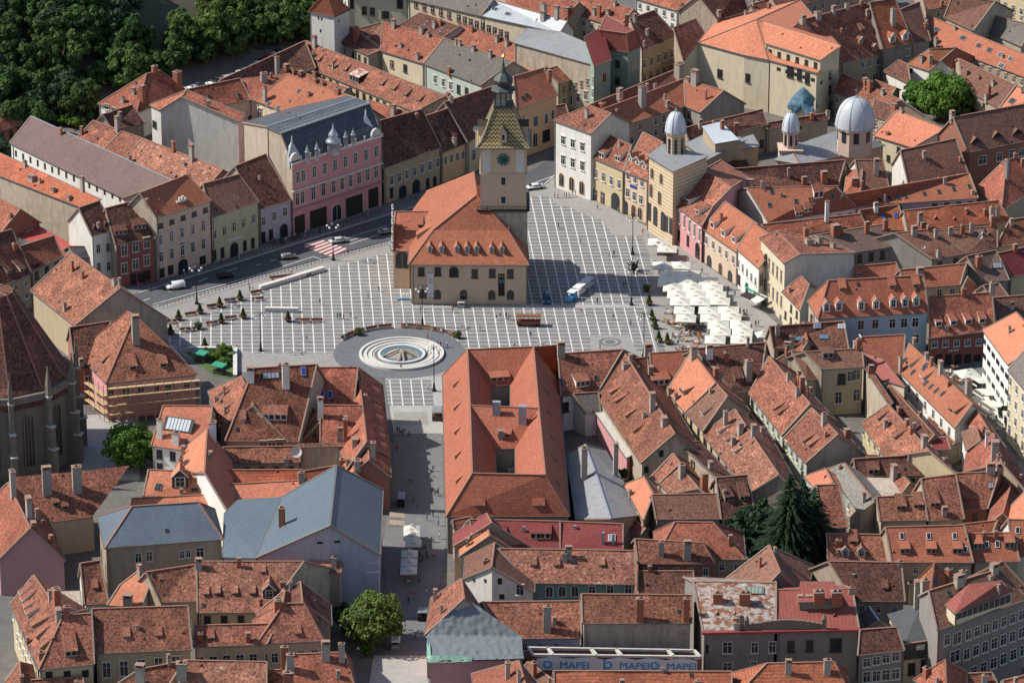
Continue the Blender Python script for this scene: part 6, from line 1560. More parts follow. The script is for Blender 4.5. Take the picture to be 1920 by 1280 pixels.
def topiary(px, py, h, label, round_=False, pal='orangef'):
    b = P(px, py); o = empty('potted_topiary', b, label, 'potted shrub', 'potted topiary shrubs on the square'); bm = bmesh.new()
    lathe(bm, [(.45, 0), (.5, .25), (1.0, .75), (1.05, .85), (.9, .85), (0, .8)], 14); link('planter', mesh('planter', bm, ['darkframe']), o)
    bm = bmesh.new(); q = random.Random(int(px))
    for i in range(90): t = q.uniform(0, 6.3); r_ = q.uniform(.4, .95); p = Vector((r_*math.cos(t), r_*math.sin(t), .9+q.uniform(0, .2))); bm.faces.new([bm.verts.new(p+Vector((q.uniform(-.15, .15), q.uniform(-.15, .15), q.uniform(-.1, .15)))) for _ in range(3)])
    link('flowers', mesh('flowers', bm, [pal]), o); bm = bmesh.new()
    for i in range(900):
        z = q.random(); rr = (.62*(1-z)**.6 if not round_ else .95*math.sqrt(max(0, 1-(2*z-1)**2))); t = q.uniform(0, 6.3)
        p = Vector((rr*math.cos(t), rr*math.sin(t), .85+z*h)); bm.faces.new([bm.verts.new(p+Vector((q.uniform(-.13, .13), q.uniform(-.13, .13), q.uniform(-.13, .13)))) for _ in range(3)])
    lathe(bm, [(.5 if not round_ else .5, .8), (.5, .85+h*.3), (.1, .85+h*.85)], 8)
    link('shrub', mesh('shrub', bm, ['leaf']), o)
for i, (x, y, rd) in enumerate([(450,563,0),(412,576,0),(375,588,0),(335,600,0),(456,597,0),(415,606,0),(320,627,0),(372,617,1),(540,603,0),(384,653,0)]):
    topiary(x, y, 2.0 if not rd else 1.0, ['cone shaped potted shrub nearest the road in the upper diagonal row','second potted cone shrub in the upper diagonal row','third potted cone shrub in the upper diagonal row','fourth and leftmost potted cone shrub of the upper row','small potted cone shrub right in the lower diagonal row','middle potted cone shrub of the lower diagonal row','potted cone shrub at the left edge of the pattern','round potted bush among the benches at left','larger potted cone shrub beside the long bench','small potted shrub by the white garden wall'][i], rd)
for i, (x, y, rd) in enumerate([(1212,547,1),(1217,572,0),(1222,600,0),(1228,616,0),(1235,641,0),(1251,645,0),(672,628,1),(858,634,1)]):
    topiary(x, y, 2.2 if not rd else 1.0, ['dark round potted bush at the head of the terrace planting','potted cone shrub in the tower shadow beside the umbrellas','third potted shrub down the terrace edge','fourth potted shrub down the terrace edge','fifth potted shrub down the terrace edge','last potted shrub beside the terrace tables','low round bush in a pot at the left end of the curved bench','low round bush in a pot at the right end of the curved bench'][i], rd, 'yellowp')
def bench(px, py, L, rz, label, m='wood'):
    b = P(px, py); o = empty('bench', b, label, 'bench', 'dark wooden benches on the square', rad(rz)); bm = bmesh.new()
    box(bm, (0, 0, .45), (L, .6, .1)); link('seat', mesh('seat', bm, [m]), o); bm = bmesh.new(); box(bm, (0, .32, .75), (L, .1, .5)); link('backrest', mesh('backrest', bm, [m]), o)
    for s in (-1, 0, 1) if L > 3 else (-1, 1):
        bm = bmesh.new(); box(bm, (s*L*.42, 0, .2), (.12, .55, .4)); link('leg', mesh('leg', bm, ['iron']), o)
for a in [(432,566,3,20,'wooden bench between the first potted cones by the road'),(399,577,3,20,'wooden bench between second and third potted cones'),(358,592,3,20,'wooden bench between third and fourth potted cones'),(433,599,3,20,'wooden bench in the lower diagonal row, right one'),(398,609,3,20,'wooden bench in the lower diagonal row, middle one'),(352,621,4,10,'long wooden bench in the lower diagonal row, left one'),(322,606,2.6,10,'wooden bench at the left edge of the square'),(484,564,3,15,'wooden bench beside the short white wall'),
          (579,604,7,0,'long wooden bench right of the larger potted cone'),(545,521,11,17,'long wooden seat along the white planter wall'),(481,551,3,25,'short wooden seat at the lower end of the planter wall')]: bench(*a)
# road railing
for lab, p, q, n in (('low black railing between road and square, left stretch', (300,579), (480,526), 26), ('low black railing between road and square, right stretch', (485,525), (722,459), 34), ('low black railing along the shop side of the road', (266,543), (716,400), 60)):
    A, B = P(*p), P(*q); o = empty('railing', A, lab, 'railing'); bm = bmesh.new()
    for i in range(n+1): v = (B-A)*(i/n); box(bm, (v.x, v.y, .6), (.1, .1, 1.1))
    link('posts', mesh('posts', bm, ['iron']), o); bm = bmesh.new(); beam(bm, Vector((0, 0, 1.1)), B-A+Vector((0, 0, 1.1)), .06, .06); link('rail', mesh('rail', bm, ['iron']), o)
# umbrellas
def umb_meshes(w, c):
    bm = bmesh.new(); n = 4; top = bm.verts.new((0, 0, 3.65)); hw = w/2
    e = [(-hw, -hw), (0, -hw*1.0), (hw, -hw), (hw*1.0, 0), (hw, hw), (0, hw), (-hw, hw), (-hw, 0)]
    ev = [bm.verts.new((x, y, 2.62+(.07 if i % 2 else 0))) for i, (x, y) in enumerate(e)]; lv = [bm.verts.new((x*1.0, y*1.0, 2.36)) for x, y in e]; mv = [bm.verts.new((x*.5, y*.5, 3.05 if i % 2 == 0 else 3.10)) for i, (x, y) in enumerate(e)]
    for i in range(8):
        j = (i+1) % 8; bm.faces.new((top, mv[i], mv[j])); bm.faces.new((mv[i], ev[i], ev[j], mv[j])); bm.faces.new((ev[i], lv[i], lv[j], ev[j]))
    box(bm, (0, 0, 3.66), (.5, .5, .16), 0)
    # small printed emblem on the near panel
    a = Vector((0, -hw*.62, 2.95)); 
    for k in range(3): bm.faces.new([bm.verts.new(a+Vector((x+(k-1)*.32, y, .02+(-y*-.0)+(y*.42)+.06))) for x, y in ((-.13, -.14), (.13, -.14), (.13, .14), (-.13, .14))]).material_index = 1
    cm = mesh('canopy', bm, [c, 'mortar']); bm = bmesh.new(); lathe(bm, [(.06, 0), (.05, 3.6)], 6)
    for s in ((-1, -1), (1, -1), (1, 1), (-1, 1)): beam(bm, (0, 0, 3.3), (s[0]*hw*.95, s[1]*hw*.95, 2.6), .05, .05); beam(bm, (0, 0, 2.7), (s[0]*hw*.5, s[1]*hw*.5, 2.98), .04, .04)
    pm = mesh('pole', bm, ['wood']); bm = bmesh.new(); box(bm, (0, 0, .08), (.9, .9, .16)); return cm, pm, mesh('base', bm, ['concrete'])
UM = {'a': umb_meshes(5.1, 'canvas'), 'b': umb_meshes(5.3, 'canvas'), 'g': umb_meshes(3.6, 'canvas2')}
def umbrella(px, py, k, rz, label, group):
    b = P(px, py, 3.3); b.z = 0; o = empty('umbrella', b, label, 'umbrella', group, rad(rz))
    for nm, me in zip(('canopy', 'pole', 'base'), UM[k]): link(nm, me, o)
    return o
rows = [[(1234,450),(1251,462)], [(1243,493),(1276,493)], [(1255,510),(1293,510)], [(1253,524),(1289,522),(1328,522)], [(1262,535),(1298,535),(1336,536)], [(1270,548),(1305,548),(1343,548)], [(1276,561),(1313,561),(1350,560)], [(1283,577),(1329,577),(1366,577)], [(1286,592),(1333,592),(1371,590)], [(1347,605),(1388,604)], [(1351,617),(1392,617)], [(1341,632),(1390,632)]]
on = ['first', 'second', 'third', 'fourth', 'fifth', 'sixth', 'seventh', 'eighth', 'ninth', 'tenth', 'eleventh', 'last']
for i, rw in enumerate(rows):
    for j, (x, y) in enumerate(rw):
        umbrella(x, y, 'a' if (i+j) % 3 else 'b', -4, 'white terrace umbrella, %s row down from the striped church, %s' % (on[i], ('left one' if j == 0 else 'right one') if len(rw) == 2 else ('left one', 'middle one', 'right one')[j]), 'white umbrellas of the big terrace')
umbrella(1814, 695, 'a', 20, 'cream umbrella before the maroon shop house at right', None)
for j, (x, y) in enumerate([(772,986),(772,999),(775,1012),(768,1032),(767,1048),(766,1063)]):
    umbrella(x, y, 'g', 0, 'grey white umbrella in the lane terrace, %s from the fountain end' % on[j], 'grey umbrellas of the lane terrace')
umbrella(1431, 622, 'g', 10, 'closed looking cream umbrella at the right end of the big terrace', None)
# cafe tables and chairs
tb = bmesh.new(); lathe(tb, [(.42, .72), (.42, .76), (0, .76)], 10); T1 = mesh('table_top', tb, ['wood']); tb = bmesh.new(); lathe(tb, [(.42, .72), (.42, .76), (0, .76)], 10); T1w = mesh('table_top', tb, ['stonelt'])
tb = bmesh.new(); lathe(tb, [(.25, 0), (.05, .05), (.04, .72)], 6); T2 = mesh('leg', tb, ['iron'])
def chairm(m):
    b1 = bmesh.new(); box(b1, (0, 0, .45), (.5, .5, .07)); b2 = bmesh.new(); box(b2, (0, .24, .75), (.5, .06, .5)); b3 = bmesh.new()
    for sx in (-1, 1):
        for sy in (-1, 1): box(b3, (sx*.2, sy*.2, .21), (.06, .06, .42))
    return mesh('seat', b1, [m]), mesh('backrest', b2, [m]), mesh('legs', b3, ['iron'])
CHM = {m: chairm(m) for m in ('plank', 'wood', 'orangef', 'stonelt')}
def cafeset(px, py, m, where, nch=3, white=False):
    b = P(px, py); t = empty('cafe_table', b, '%s round cafe table %s' % ('white' if white else 'brown', where), 'table', 'cafe tables of the terraces')
    link('table_top', T1w if white else T1, t); link('leg', T2, t)
    for k in range(nch):
        a = R.uniform(0, 6.3)+k*2.1; c = b+Vector((math.cos(a)*.85, math.sin(a)*.85, 0))
        o = empty('cafe_chair', c, '%s cafe chair at a table %s' % ({'plank': 'light wooden', 'wood': 'dark wooden', 'orangef': 'orange', 'stonelt': 'white'}[m], where), 'chair', 'cafe chairs of the terraces', a-math.pi/2)
        for nm, me in zip(('seat', 'backrest', 'legs'), CHM[m]): link(nm, me, o)
pts = [(1253,588),(1262,596),(1247,603),(1258,608),(1268,606),(1277,612),(1270,616),(1291,612),(1302,616),(1314,612),(1300,626),(1312,632),(1288,628),(1322,640),(1281,640),(1305,645),(1262,645),(1274,655),(1292,655),(1310,657),(1330,652),(1268,632)]
for i, (x, y) in enumerate(pts): cafeset(x, y, ('plank', 'wood', 'plank', 'orangef')[i % 4], 'at the lower end of the umbrella terrace', 3, i % 3 == 0)
for i, (x, y) in enumerate([(1231,505),(1236,512),(1228,498),(1243,474),(1252,478),(1260,476),(1265,470),(1395,600),(1312,577),(1310,590),(1395,590)]): cafeset(x, y, 'wood', 'between the upper terrace umbrellas', 2)
for i, (x, y) in enumerate([(1775,700),(1782,712),(1790,705),(1800,718),(1795,692),(1785,690)]): cafeset(x, y, ('stonelt', 'orangef')[i % 2], 'outside the maroon shop house', 3, True)
for i, (x, y) in enumerate([(757,1072),(775,1074),(787,1052),(787,1040),(790,1026)]): cafeset(x, y, 'wood', 'beside the lane umbrellas', 2)
# dark globe sculpture
o = empty('globe_sculpture', P(1189, 508), 'dark spiky sculpture with white globes on the square', 'sculpture'); bm = bmesh.new(); b2 = bmesh.new(); q = random.Random(3)
for i in range(26):
    t = q.uniform(0, 6.3); e = q.uniform(.2, 1.4); L = q.uniform(1.8, 3.6); v = Vector((math.cos(t)*math.cos(e), math.sin(t)*math.cos(e), math.sin(e)))*L; beam(bm, (0, 0, .2), v, .22, .22)
    if i < 9: lathe(b2, [(0, v.z-.3), (.3, v.z), (0, v.z+.3)], 8, (v.x, v.y))
link('branches', mesh('branches', bm, ['iron']), o); link('globes', mesh('globes', b2, ['lampglass']), o)
# ================================================================ vehicles
def car(px, py, rz, paint, label, kind='sedan', L=4.5, w=1.8, group='cars on the road'):
    b = P(px, py); o = empty('car' if kind != 'van' else 'van', b, label, 'car' if kind != 'van' else 'van', group, rad(rz))
    H_ = 1.45 if kind != 'van' else 1.9; prof = {'sedan': [(-.5, .32), (-.5, .62), (-.46, .80), (-.30, .88), (-.2, 1.0), (.18, 1.0), (.34, .66), (.48, .58), (.5, .32)],
      'van': [(-.5, .22), (-.5, .92), (-.47, 1.0), (.2, 1.0), (.32, .66), (.48, .52), (.5, .22)], 'suv': [(-.5, .32), (-.5, .7), (-.47, .96), (-.4, 1.0), (.15, 1.0), (.3, .68), (.48, .6), (.5, .32)]}[kind]
    bm = bmesh.new(); sides = []
    for s in (-1, 1):
        vs = []
        for x, z in prof:
            k = 1 if z < .7 else .86
            vs.append(bm.verts.new((x*L, s*w/2*k, z*H_)))
        sides.append(vs)
    bm.faces.new(sides[0]); bm.faces.new(sides[1][::-1]); n = len(prof)
    for i in range(n): j = (i+1) % n; bm.faces.new((sides[0][j], sides[0][i], sides[1][i], sides[1][j]))
    bmesh.ops.recalc_face_normals(bm, faces=bm.faces[:]); bmesh.ops.bevel(bm, geom=bm.edges[:], offset=.07, segments=2, affect='EDGES')
    link('body', mesh('body', bm, [paint], True), o)
    bm = bmesh.new(); zt = H_
    x0, x1 = (-.42, .16) if kind == 'sedan' else (-.1, .22)
    for s in (-1, 1):
        if kind == 'van': pts = [(.0, .62), (.0, .9), (.2, .92), (.29, .64)]
        else: pts = [(-.36, .70), (-.24, .93), (.16, .93), (.29, .70)]
        bm.faces.new([bm.verts.new((x*L, s*(w/2*(.86 if z > .7 else .95)+.035), z*H_)) for x, z in pts])
    (xa, za_), (xb, zb) = ((.2, .97), (.32, .68)) if kind != 'suv' else ((.15, .97), (.3, .7))
    if kind == 'sedan': (xa, za_), (xb, zb) = (.19, .97), (.335, .69)
    bm.faces.new([bm.verts.new((x*L+.05, y*w*.39, z*H_+.05)) for x, y, z in ((xa, -1, za_), (xb, -1.05, zb), (xb, 1.05, zb), (xa, 1, za_))])
    if kind == 'sedan': bm.faces.new([bm.verts.new((x*L-.04, y*w*.38, z*H_+.04)) for x, y, z in ((-.21, -1, .97), (-.31, -1, .88), (-.31, 1, .88), (-.21, 1, .97))])
    else: bm.faces.new([bm.verts.new((-.5*L-.02, y*w*.38, z*H_)) for y, z in ((-1, .6), (1, .6), (1, .88), (-1, .88))])
    link('windows', mesh('windows', bm, ['glass']), o)
    for sx in (-.31, .31):
        for s in (-1, 1):
            bm = bmesh.new(); vs0 = []; vs1 = []
            for i in range(12): t = math.pi*i/6; vs0.append(bm.verts.new((sx*L+.34*math.cos(t), s*(w/2-.2), .34+.34*math.sin(t)))); vs1.append(bm.verts.new((sx*L+.34*math.cos(t), s*(w/2+.03), .34+.34*math.sin(t))))
            bm.faces.new(vs1); bm.faces.new(vs0)
            for i in range(12): bm.faces.new((vs0[i], vs0[(i+1) % 12], vs1[(i+1) % 12], vs1[i]))
            link('wheel', mesh('wheel', bm, ['rubber']), o)
    for s in (-1, 1):
        bm = bmesh.new(); box(bm, (L*.485, s*w*.36, H_*.5), (.16, .36, .16)); link('headlight', mesh('headlight', bm, ['lampglass']), o)
    return o
# heading angle: 0 = facing +x (right in photo)
car(329, 541, 201, 'whitep', 'white van with blue print driving on the road at the left', 'van', 5.0, 1.9)
car(423, 521, 22, 'blackp', 'black car driving on the road before the green house', 'suv')
car(541, 485, 20, 'greyp', 'grey hatchback on the road below the palace', 'suv', 4.2)
car(634, 455, 203, 'silverp', 'pale silver car waiting at the red crossing', 'sedan', 4.9)
car(723, 438, 25, 'greyp', 'grey car half hidden behind the council house pavilion', 'sedan')
car(1003, 354, 200, 'whitep', 'white car turning right of the clock tower', 'sedan', 4.9)
o = car(1025, 565, 268, 'bluep', 'dark blue van parked right of the council house', 'van', 5.4, 2.0, None)
PK = [(395,163),(404,158),(415,163),(430,150),(441,146),(452,141),(462,135),(473,130),(482,124),(492,119),(503,113),(513,107),(366,168),(356,172),(524,101)]
nm = {'whitep': 'white', 'blackp': 'black', 'silverp': 'silver', 'redp': 'red', 'greyp': 'grey', 'bluep': 'dark blue'}
for i, (x, y) in enumerate(PK):
    pc = ('whitep', 'blackp', 'redp', 'silverp', 'greyp', 'whitep', 'bluep', 'silverp')[i % 8]
    car(x, y, 115, pc, '%s car parked in the row under the forest' % nm[pc], 'sedan' if i % 2 else 'suv', 4.4, 1.8, 'cars parked under the forest')
# tourist road train
o = empty('road_train', P(1080, 556), 'blue and white tourist road train on the square', 'road train', None, rad(-116))
bm = bmesh.new(); box(bm, (3.4, 0, .8), (2.6, 1.5, 1.0)); box(bm, (1.8, 0, 1.2), (1.4, 1.7, 1.8)); link('locomotive', mesh('locomotive', bm, ['skyp']), o)
bm = bmesh.new(); box(bm, (2.2, 0, 2.3), (2.6, 2.0, .14)); link('cab_roof', mesh('cab_roof', bm, ['whitep']), o)
bm = bmesh.new(); lathe(bm, [(.18, 1.2), (.18, 2.0), (.28, 2.1), (0, 2.2)], 8, (4.0, 0)); link('funnel', mesh('funnel', bm, ['whitep']), o)
for k, x in enumerate((-1.9, -6.6)):
    bm = bmesh.new(); box(bm, (x, 0, .65), (3.8, 1.8, .9)); link('carriage', mesh('carriage', bm, ['silverp' if k else 'whitep']), o)
    bm = bmesh.new(); box(bm, (x, 0, 2.35), (4.2, 2.1, .16)); link('carriage_roof', mesh('carriage_roof', bm, ['whitep' if not k else 'banner']), o)
    bm = bmesh.new()
    for sx in (-1, 0, 1):
        for s in (-1, 1): box(bm, (x+sx*1.8, s*.9, 1.6), (.1, .1, 1.4))
    link('roof_posts', mesh('roof_posts', bm, ['whitep']), o)
    for sx in (-1.2, 1.2):
        for s in (-1, 1):
            bm = bmesh.new(); box(bm, (x+sx, s*.85, .3), (.6, .2, .6)); bmesh.ops.bevel(bm, geom=bm.edges[:], offset=.12, segments=2, affect='EDGES'); link('wheel', mesh('wheel', bm, ['rubber']), o)
# brown wagon stall
o = empty('wagon', P(991, 610), 'long dark red brown wagon stall standing below the council house', 'wagon', None, rad(-2)); bm = bmesh.new()
box(bm, (0, 0, .95), (6.0, 1.8, .9)); link('body', mesh('body', bm, ['wood']), o); bm = bmesh.new(); box(bm, (0, 0, 2.6), (6.4, 2.2, .2)); box(bm, (0, 0, 2.75), (5.2, 1.2, .15)); link('roof', mesh('roof', bm, ['wood']), o)
bm = bmesh.new()
for i in range(7):
    for s in (-1, 1): box(bm, (-2.9+i*.97, s*.85, 1.9), (.1, .1, 1.2))
link('posts', mesh('posts', bm, ['darkframe']), o); bm = bmesh.new()
for i in range(6): box(bm, (-2.5+i, -.2, 1.55), (.5, .8, .5))
link('goods', mesh('goods', bm, ['redp']), o)
for sx in (-2.2, 2.2):
    for s in (-1, 1):
        bm = bmesh.new(); vs = [bm.verts.new((sx+.45*math.cos(math.pi*i/6), s*.95, .45+.45*math.sin(math.pi*i/6))) for i in range(12)]; f = bm.faces.new(vs); ex = bmesh.ops.extrude_face_region(bm, geom=[f]); [setattr(g, 'co', g.co+Vector((0, .12, 0))) for g in ex['geom'] if isinstance(g, bmesh.types.BMVert)]
        link('wheel', mesh('wheel', bm, ['rubber']), o)
# lane kiosks
def kiosk(px, py, s, rz, body, roof, label, roofh=.25):
    o = empty('kiosk', P(px, py), label, 'kiosk', None, rad(rz)); bm = bmesh.new(); box(bm, (0, 0, s[2]*.25+.1), (s[0], s[1], s[2]*.5)); link('counter', mesh('counter', bm, [body]), o)
    bm = bmesh.new(); box(bm, (0, 0, s[2]), (s[0]*1.12, s[1]*1.12, roofh), 0, None, .8); link('roof', mesh('roof', bm, [roof]), o); bm = bmesh.new()
    for sx in (-1, 1):
        for sy in (-1, 1): box(bm, (sx*s[0]*.47, sy*s[1]*.47, s[2]*.5), (.1, .1, s[2]))
    link('posts', mesh('posts', bm, ['darkframe']), o); bm = bmesh.new(); box(bm, (0, 0, s[2]*.62), (s[0]*.7, s[1]*.6, .3)); link('goods', mesh('goods', bm, ['orangef' if 'orange' in label else 'dark']), o)
kiosk(820, 784, (2.4, 3.6, 2.4), 0, 'darkframe', 'greyp', 'stall with grey roof and orange goods at the corner of the courtyard building')
kiosk(752, 945, (1.6, 3.6, 2.3), 0, 'dark', 'greyp', 'dark narrow stall with grey roof in the lane by the theatre'); kiosk(742, 1213, (1.7, 2.6, 2.0), 0, 'greyp', 'silver', 'small white cart with slatted lid under the lane tree')
kiosk(793, 1160, (2.0, 2.4, 2.2), 0, 'dark', 'greyp', 'grey roofed stall on the right side of the lane'); kiosk(865, 576, (1.8, 1.0, 1.4), 0, 'concrete', 'concrete', 'small grey cabinet against the council house wall')
for i, (x, y) in enumerate([(742,988),(742,1002)]):
    o = empty('awning', P(x, y, 0), ['brown awning on the theatre wall, upper one', 'brown awning on the theatre wall, lower one'][i], 'awning', 'brown awnings on the theatre wall'); bm = bmesh.new(); vs = [(-1.6, -1.2, 3.2), (1.6, -1.2, 2.7), (1.6, 1.2, 2.7), (-1.6, 1.2, 3.2)]
    box(bm, (0, 0, 2.95), (3.4, 2.6, .08), 0, Matrix.Rotation(.12, 4, 'Y')); link('canvas', mesh('canvas', bm, ['tan']), o); bm = bmesh.new(); beam(bm, (-1.6, -1.2, 2.5), (1.6, -1.2, 2.75), .06, .06); link('arm', mesh('arm', bm, ['iron']), o)
AW = [(1850,705,'cream awning on the white office building, uppermost'),(1862,728,'cream awning on the white office building, middle'),(1873,750,'cream awning on the white office building, lowest')]
for x, y, lb in AW:
    o = empty('awning', P(x-18, y+38, 0), lb, 'awning', 'cream awnings of the white office building', rad(-63)); bm = bmesh.new(); box(bm, (0, 0, 4.2), (4.6, 3.6, .1), 0, Matrix.Rotation(-.18, 4, 'X')); link('canvas', mesh('canvas', bm, ['canvas']), o)
    bm = bmesh.new(); box(bm, (0, -1.7, 3.8), (4.6, .06, .4)); link('valance', mesh('valance', bm, ['canvas']), o)
for x, y, m, lb, rz in ((1407,566,'dark','black awning with round emblem on the white terrace house',-52),(1422,572,'canvas','cream awning at the corner of the cream palace',-52)):
    o = empty('awning', P(x, y+8, 0), lb, 'awning', None, rad(rz)); bm = bmesh.new(); box(bm, (0, 0, 3.2), (4.0, 2.4, .1), 0, Matrix.Rotation(.25, 4, 'X')); link('canvas', mesh('canvas', bm, [m]), o)
    bm = bmesh.new(); box(bm, (0, 1.2, 3.6), (4.0, .3, .3)); link('case', mesh('case', bm, ['greenp' if m == 'dark' else 'frame']), o)
for i, (x, y) in enumerate([(378,677),(412,700)]):
    o = empty('market_stall', P(x, y, 0), ['green roofed stall by the white garden wall, upper one', 'green roofed stall by the white garden wall, lower one'][i], 'stall', 'green roofed stalls by the garden wall', rad(-30)); bm = bmesh.new(); box(bm, (0, 0, 2.4), (3.4, 2.4, .25), 0, Matrix.Rotation(.1, 4, 'X')); link('roof', mesh('roof', bm, ['greenp']), o)
    bm = bmesh.new(); box(bm, (0, 0, .6), (2.8, 1.8, 1.2)); link('counter', mesh('counter', bm, ['darkframe']), o)
for i, (x, y) in enumerate([(387,665),(395,668),(402,672),(410,678),(417,668),(422,684),(412,690)]): tree(P(x, y), 'low green shrub in the small stair garden', ('leaf2', 'leaf', 'leafb')[i % 3], .22+.08*(i % 3), .25, 'shrubs of the stair garden')
tree(P(421, 668), 'small young tree in the corner of the stair garden', 'leafb', .4, .45)
# satellite dishes
def dish(px, py, r, label, rz=0):
    k = pick(RB, RT, px, py)
    if not k: return
    o = empty('satellite_dish', k[0], label, 'satellite dish'); bm = bmesh.new()
    T = Matrix.Translation((0, 0, 1.1+r*.5)) @ Matrix.Rotation(rad(70), 4, 'X')
    rr = [[bm.verts.new(T @ Vector((a*math.cos(2*math.pi*i/16), a*math.sin(2*math.pi*i/16), a*a*.3/r))) for i in range(16)] for a in (r*.05, r*.4, r*.75, r)]
    bm.faces.new(rr[0])
    for a, b in zip(rr, rr[1:]):
        for i in range(16): bm.faces.new((a[i], a[(i+1) % 16], b[(i+1) % 16], b[i]))
    link('reflector', mesh('reflector', bm, ['stonelt']), o); bm = bmesh.new(); lathe(bm, [(.06, -.3), (.06, 1.1+r*.3)], 6); beam(bm, (0, 0, 1.1), (0, -r*.9, 1.1+r*.5), .05, .05); link('mast', mesh('mast', bm, ['iron']), o)
for a in [(556,860,1.3,'large white satellite dish on the long low old roof'),(893,252,.9,'white dish at the left side of the clock tower roof'),(1838,445,.6,'upper of twin dishes on the brown roof at right'),(1838,453,.6,'lower of twin dishes on the brown roof at right'),(1731,472,.5,'small dish on the slanting mortar line roof'),(1797,1178,.9,'white dish on the curved grey block facade'),(203,1092,.6,'small dish at the corner of the tan steel roofed house'),(1325,890,.7,'white dish above the dark firewall house'),(1090,792,.5,'small dish beside the grey lean roof'),(733,140,.5,'dish in the yard of the dormer row'),(1802,853,.5,'small dish above the maroon courtyard roof'),(1793,878,.5,'small dish beside the tall chimneys at right'),(605,97,.4,'tiny dish on the very long dormer roof'),(667,1275,.4,'tiny dish on the brown red roof at the bottom')]: dish(*a)
# ================================================================ scaffolding, banners, tarpaulin, frame building
o = empty('scaffolding', P(285, 770), 'wooden and steel scaffolding round the red and cream hipped house', 'scaffolding'); bm = bmesh.new(); b2 = bmesh.new()
A, B = P(200, 718, 9.5), P(372, 702, 9.5); A.z = B.z = 0; d = (B-A).normalized(); nn = Vector((d.y, -d.x, 0)); A += nn*1.2; B += nn*1.2
A -= o.location; B -= o.location
for i in range(11):
    v = A.lerp(B, i/10)
    for q_ in (0, 1.2): box(bm, (v.x+nn.x*q_, v.y+nn.y*q_, 4.6), (.12, .12, 9.6))
    if i < 10:
        v2 = A.lerp(B, (i+1)/10); beam(bm, v+Vector((0, 0, .2)), v2+Vector((0, 0, 3.8)), .08, .08)
for z in (2.2, 4.4, 6.6, 8.8):
    beam(b2, A+nn*.6+Vector((0, 0, z)), B+nn*.6+Vector((0, 0, z)), 1.1, .1); beam(bm, A+nn*1.2+Vector((0, 0, z+1)), B+nn*1.2+Vector((0, 0, z+1)), .07, .07)
link('poles', mesh('poles', bm, ['plank']), o); link('decks', mesh('decks', b2, ['plank']), o)
C2 = P(165, 695, 9.5); C2.z = 0; C2 -= o.location; bm = bmesh.new()
for i in range(5):
    v = A.lerp(C2, i/4)+Vector((-1, 0, 0)); box(bm, (v.x, v.y, 4.6), (.12, .12, 9.6))
for z in (2.2, 4.4, 6.6): beam(bm, A+Vector((-.6, 0, z)), C2+Vector((-.6, 0, z)), 1.2, .1)
link('side_bay', mesh('side_bay', bm, ['plank']), o)
o = empty('scaffolding', P(122, 640), 'small timber scaffold against the brown gabled roof by the dark church', 'scaffolding'); bm = bmesh.new()
for i in range(4):
    for j in range(2): box(bm, (i*2.2-3, j*1.5, 4.5), (.14, .14, 9.5))
for z in (5.5, 7.5, 9.2): box(bm, (.3, .75, z), (7.2, 1.7, .1))
link('frame', mesh('frame', bm, ['plank']), o)
def text(parent, s, loc, rz, size, m, name='lettering', tilt=90, ext=.01):
    cu = bpy.data.curves.new(name, 'FONT'); cu.body = s; cu.size = size; cu.extrude = ext; cu.offset = 0; cu.align_x = 'CENTER'; cu.materials.append(M[m]); cu.resolution_u = 2
    ob = bpy.data.objects.new(name, cu); col.objects.link(ob); ob.parent = parent; ob.location = loc; ob.rotation_euler = (rad(tilt), 0, rz)
    bpy.context.view_layer.update(); m2 = bpy.data.meshes.new_from_object(ob.evaluated_get(bpy.context.evaluated_depsgraph_get())); bpy.data.objects.remove(ob)
    return link(name, m2, parent, loc, (rad(tilt), 0, rz))
def wbanner(px, py, w, h, m, label, texts=()):
    r = pick(WB, WT, px, py)
    if not r: return
    loc, n, H_, _ = r; a = math.atan2(n.y, n.x)+math.pi/2; o = empty('banner', loc+n*.12, label, 'banner', None, a); bm = bmesh.new(); box(bm, (0, 0, 0), (w, .06, h)); link('cloth', mesh('cloth', bm, [m]), o)
    for s, z, sz, mm in texts: text(o, s, (0, -.06, z), 0, sz, mm)
    return o
wbanner(807, 534, 1.7, 6.2, 'banner', 'tall white banner with red writing on the council house wall', (('30', 1.2, .9, 'redp'), ('ANI', .5, .7, 'redp'), ('MUZEUL', -2.6, .42, 'redp')))
wbanner(940, 534, 1.6, 6.0, 'dark', 'tall black banner with large blue figures on the council house wall', (('30', .6, 1.3, 'skyp'), ('2018', 2.2, .6, 'yellowp')))
wbanner(1188, 350, 2.6, .8, 'signblue', 'blue shop sign on the narrow pale pink house'); wbanner(441, 447, 5.2, .55, 'frame', 'long white shop sign on the pale green house')
wbanner(1788, 656, 4.6, .8, 'maroonw', 'shop lettering on the maroon shop house', (('DESIREE', -.3, .8, 'whitep'),))
wbanner(1403, 540, 4.2, .7, 'greenp', 'green sign strip on the white terrace house'); wbanner(888, 1008, 1.2, .9, 'orangew', 'small black wall lettering on the orange gable house', (('TURNUL', .1, .3, 'dark'), ('SFATULUI', -.3, .3, 'dark')))
o = empty('letter_sign', P(757, 562), 'big white one hundred number letters on blue base at the council house corner', 'sign'); bm = bmesh.new(); box(bm, (0, 0, .2), (3.4, .7, .4)); link('base', mesh('base', bm, ['skyp']), o); text(o, '100', (0, -.1, .4), 0, 1.9, 'whitep', 'digits', 90, .15)
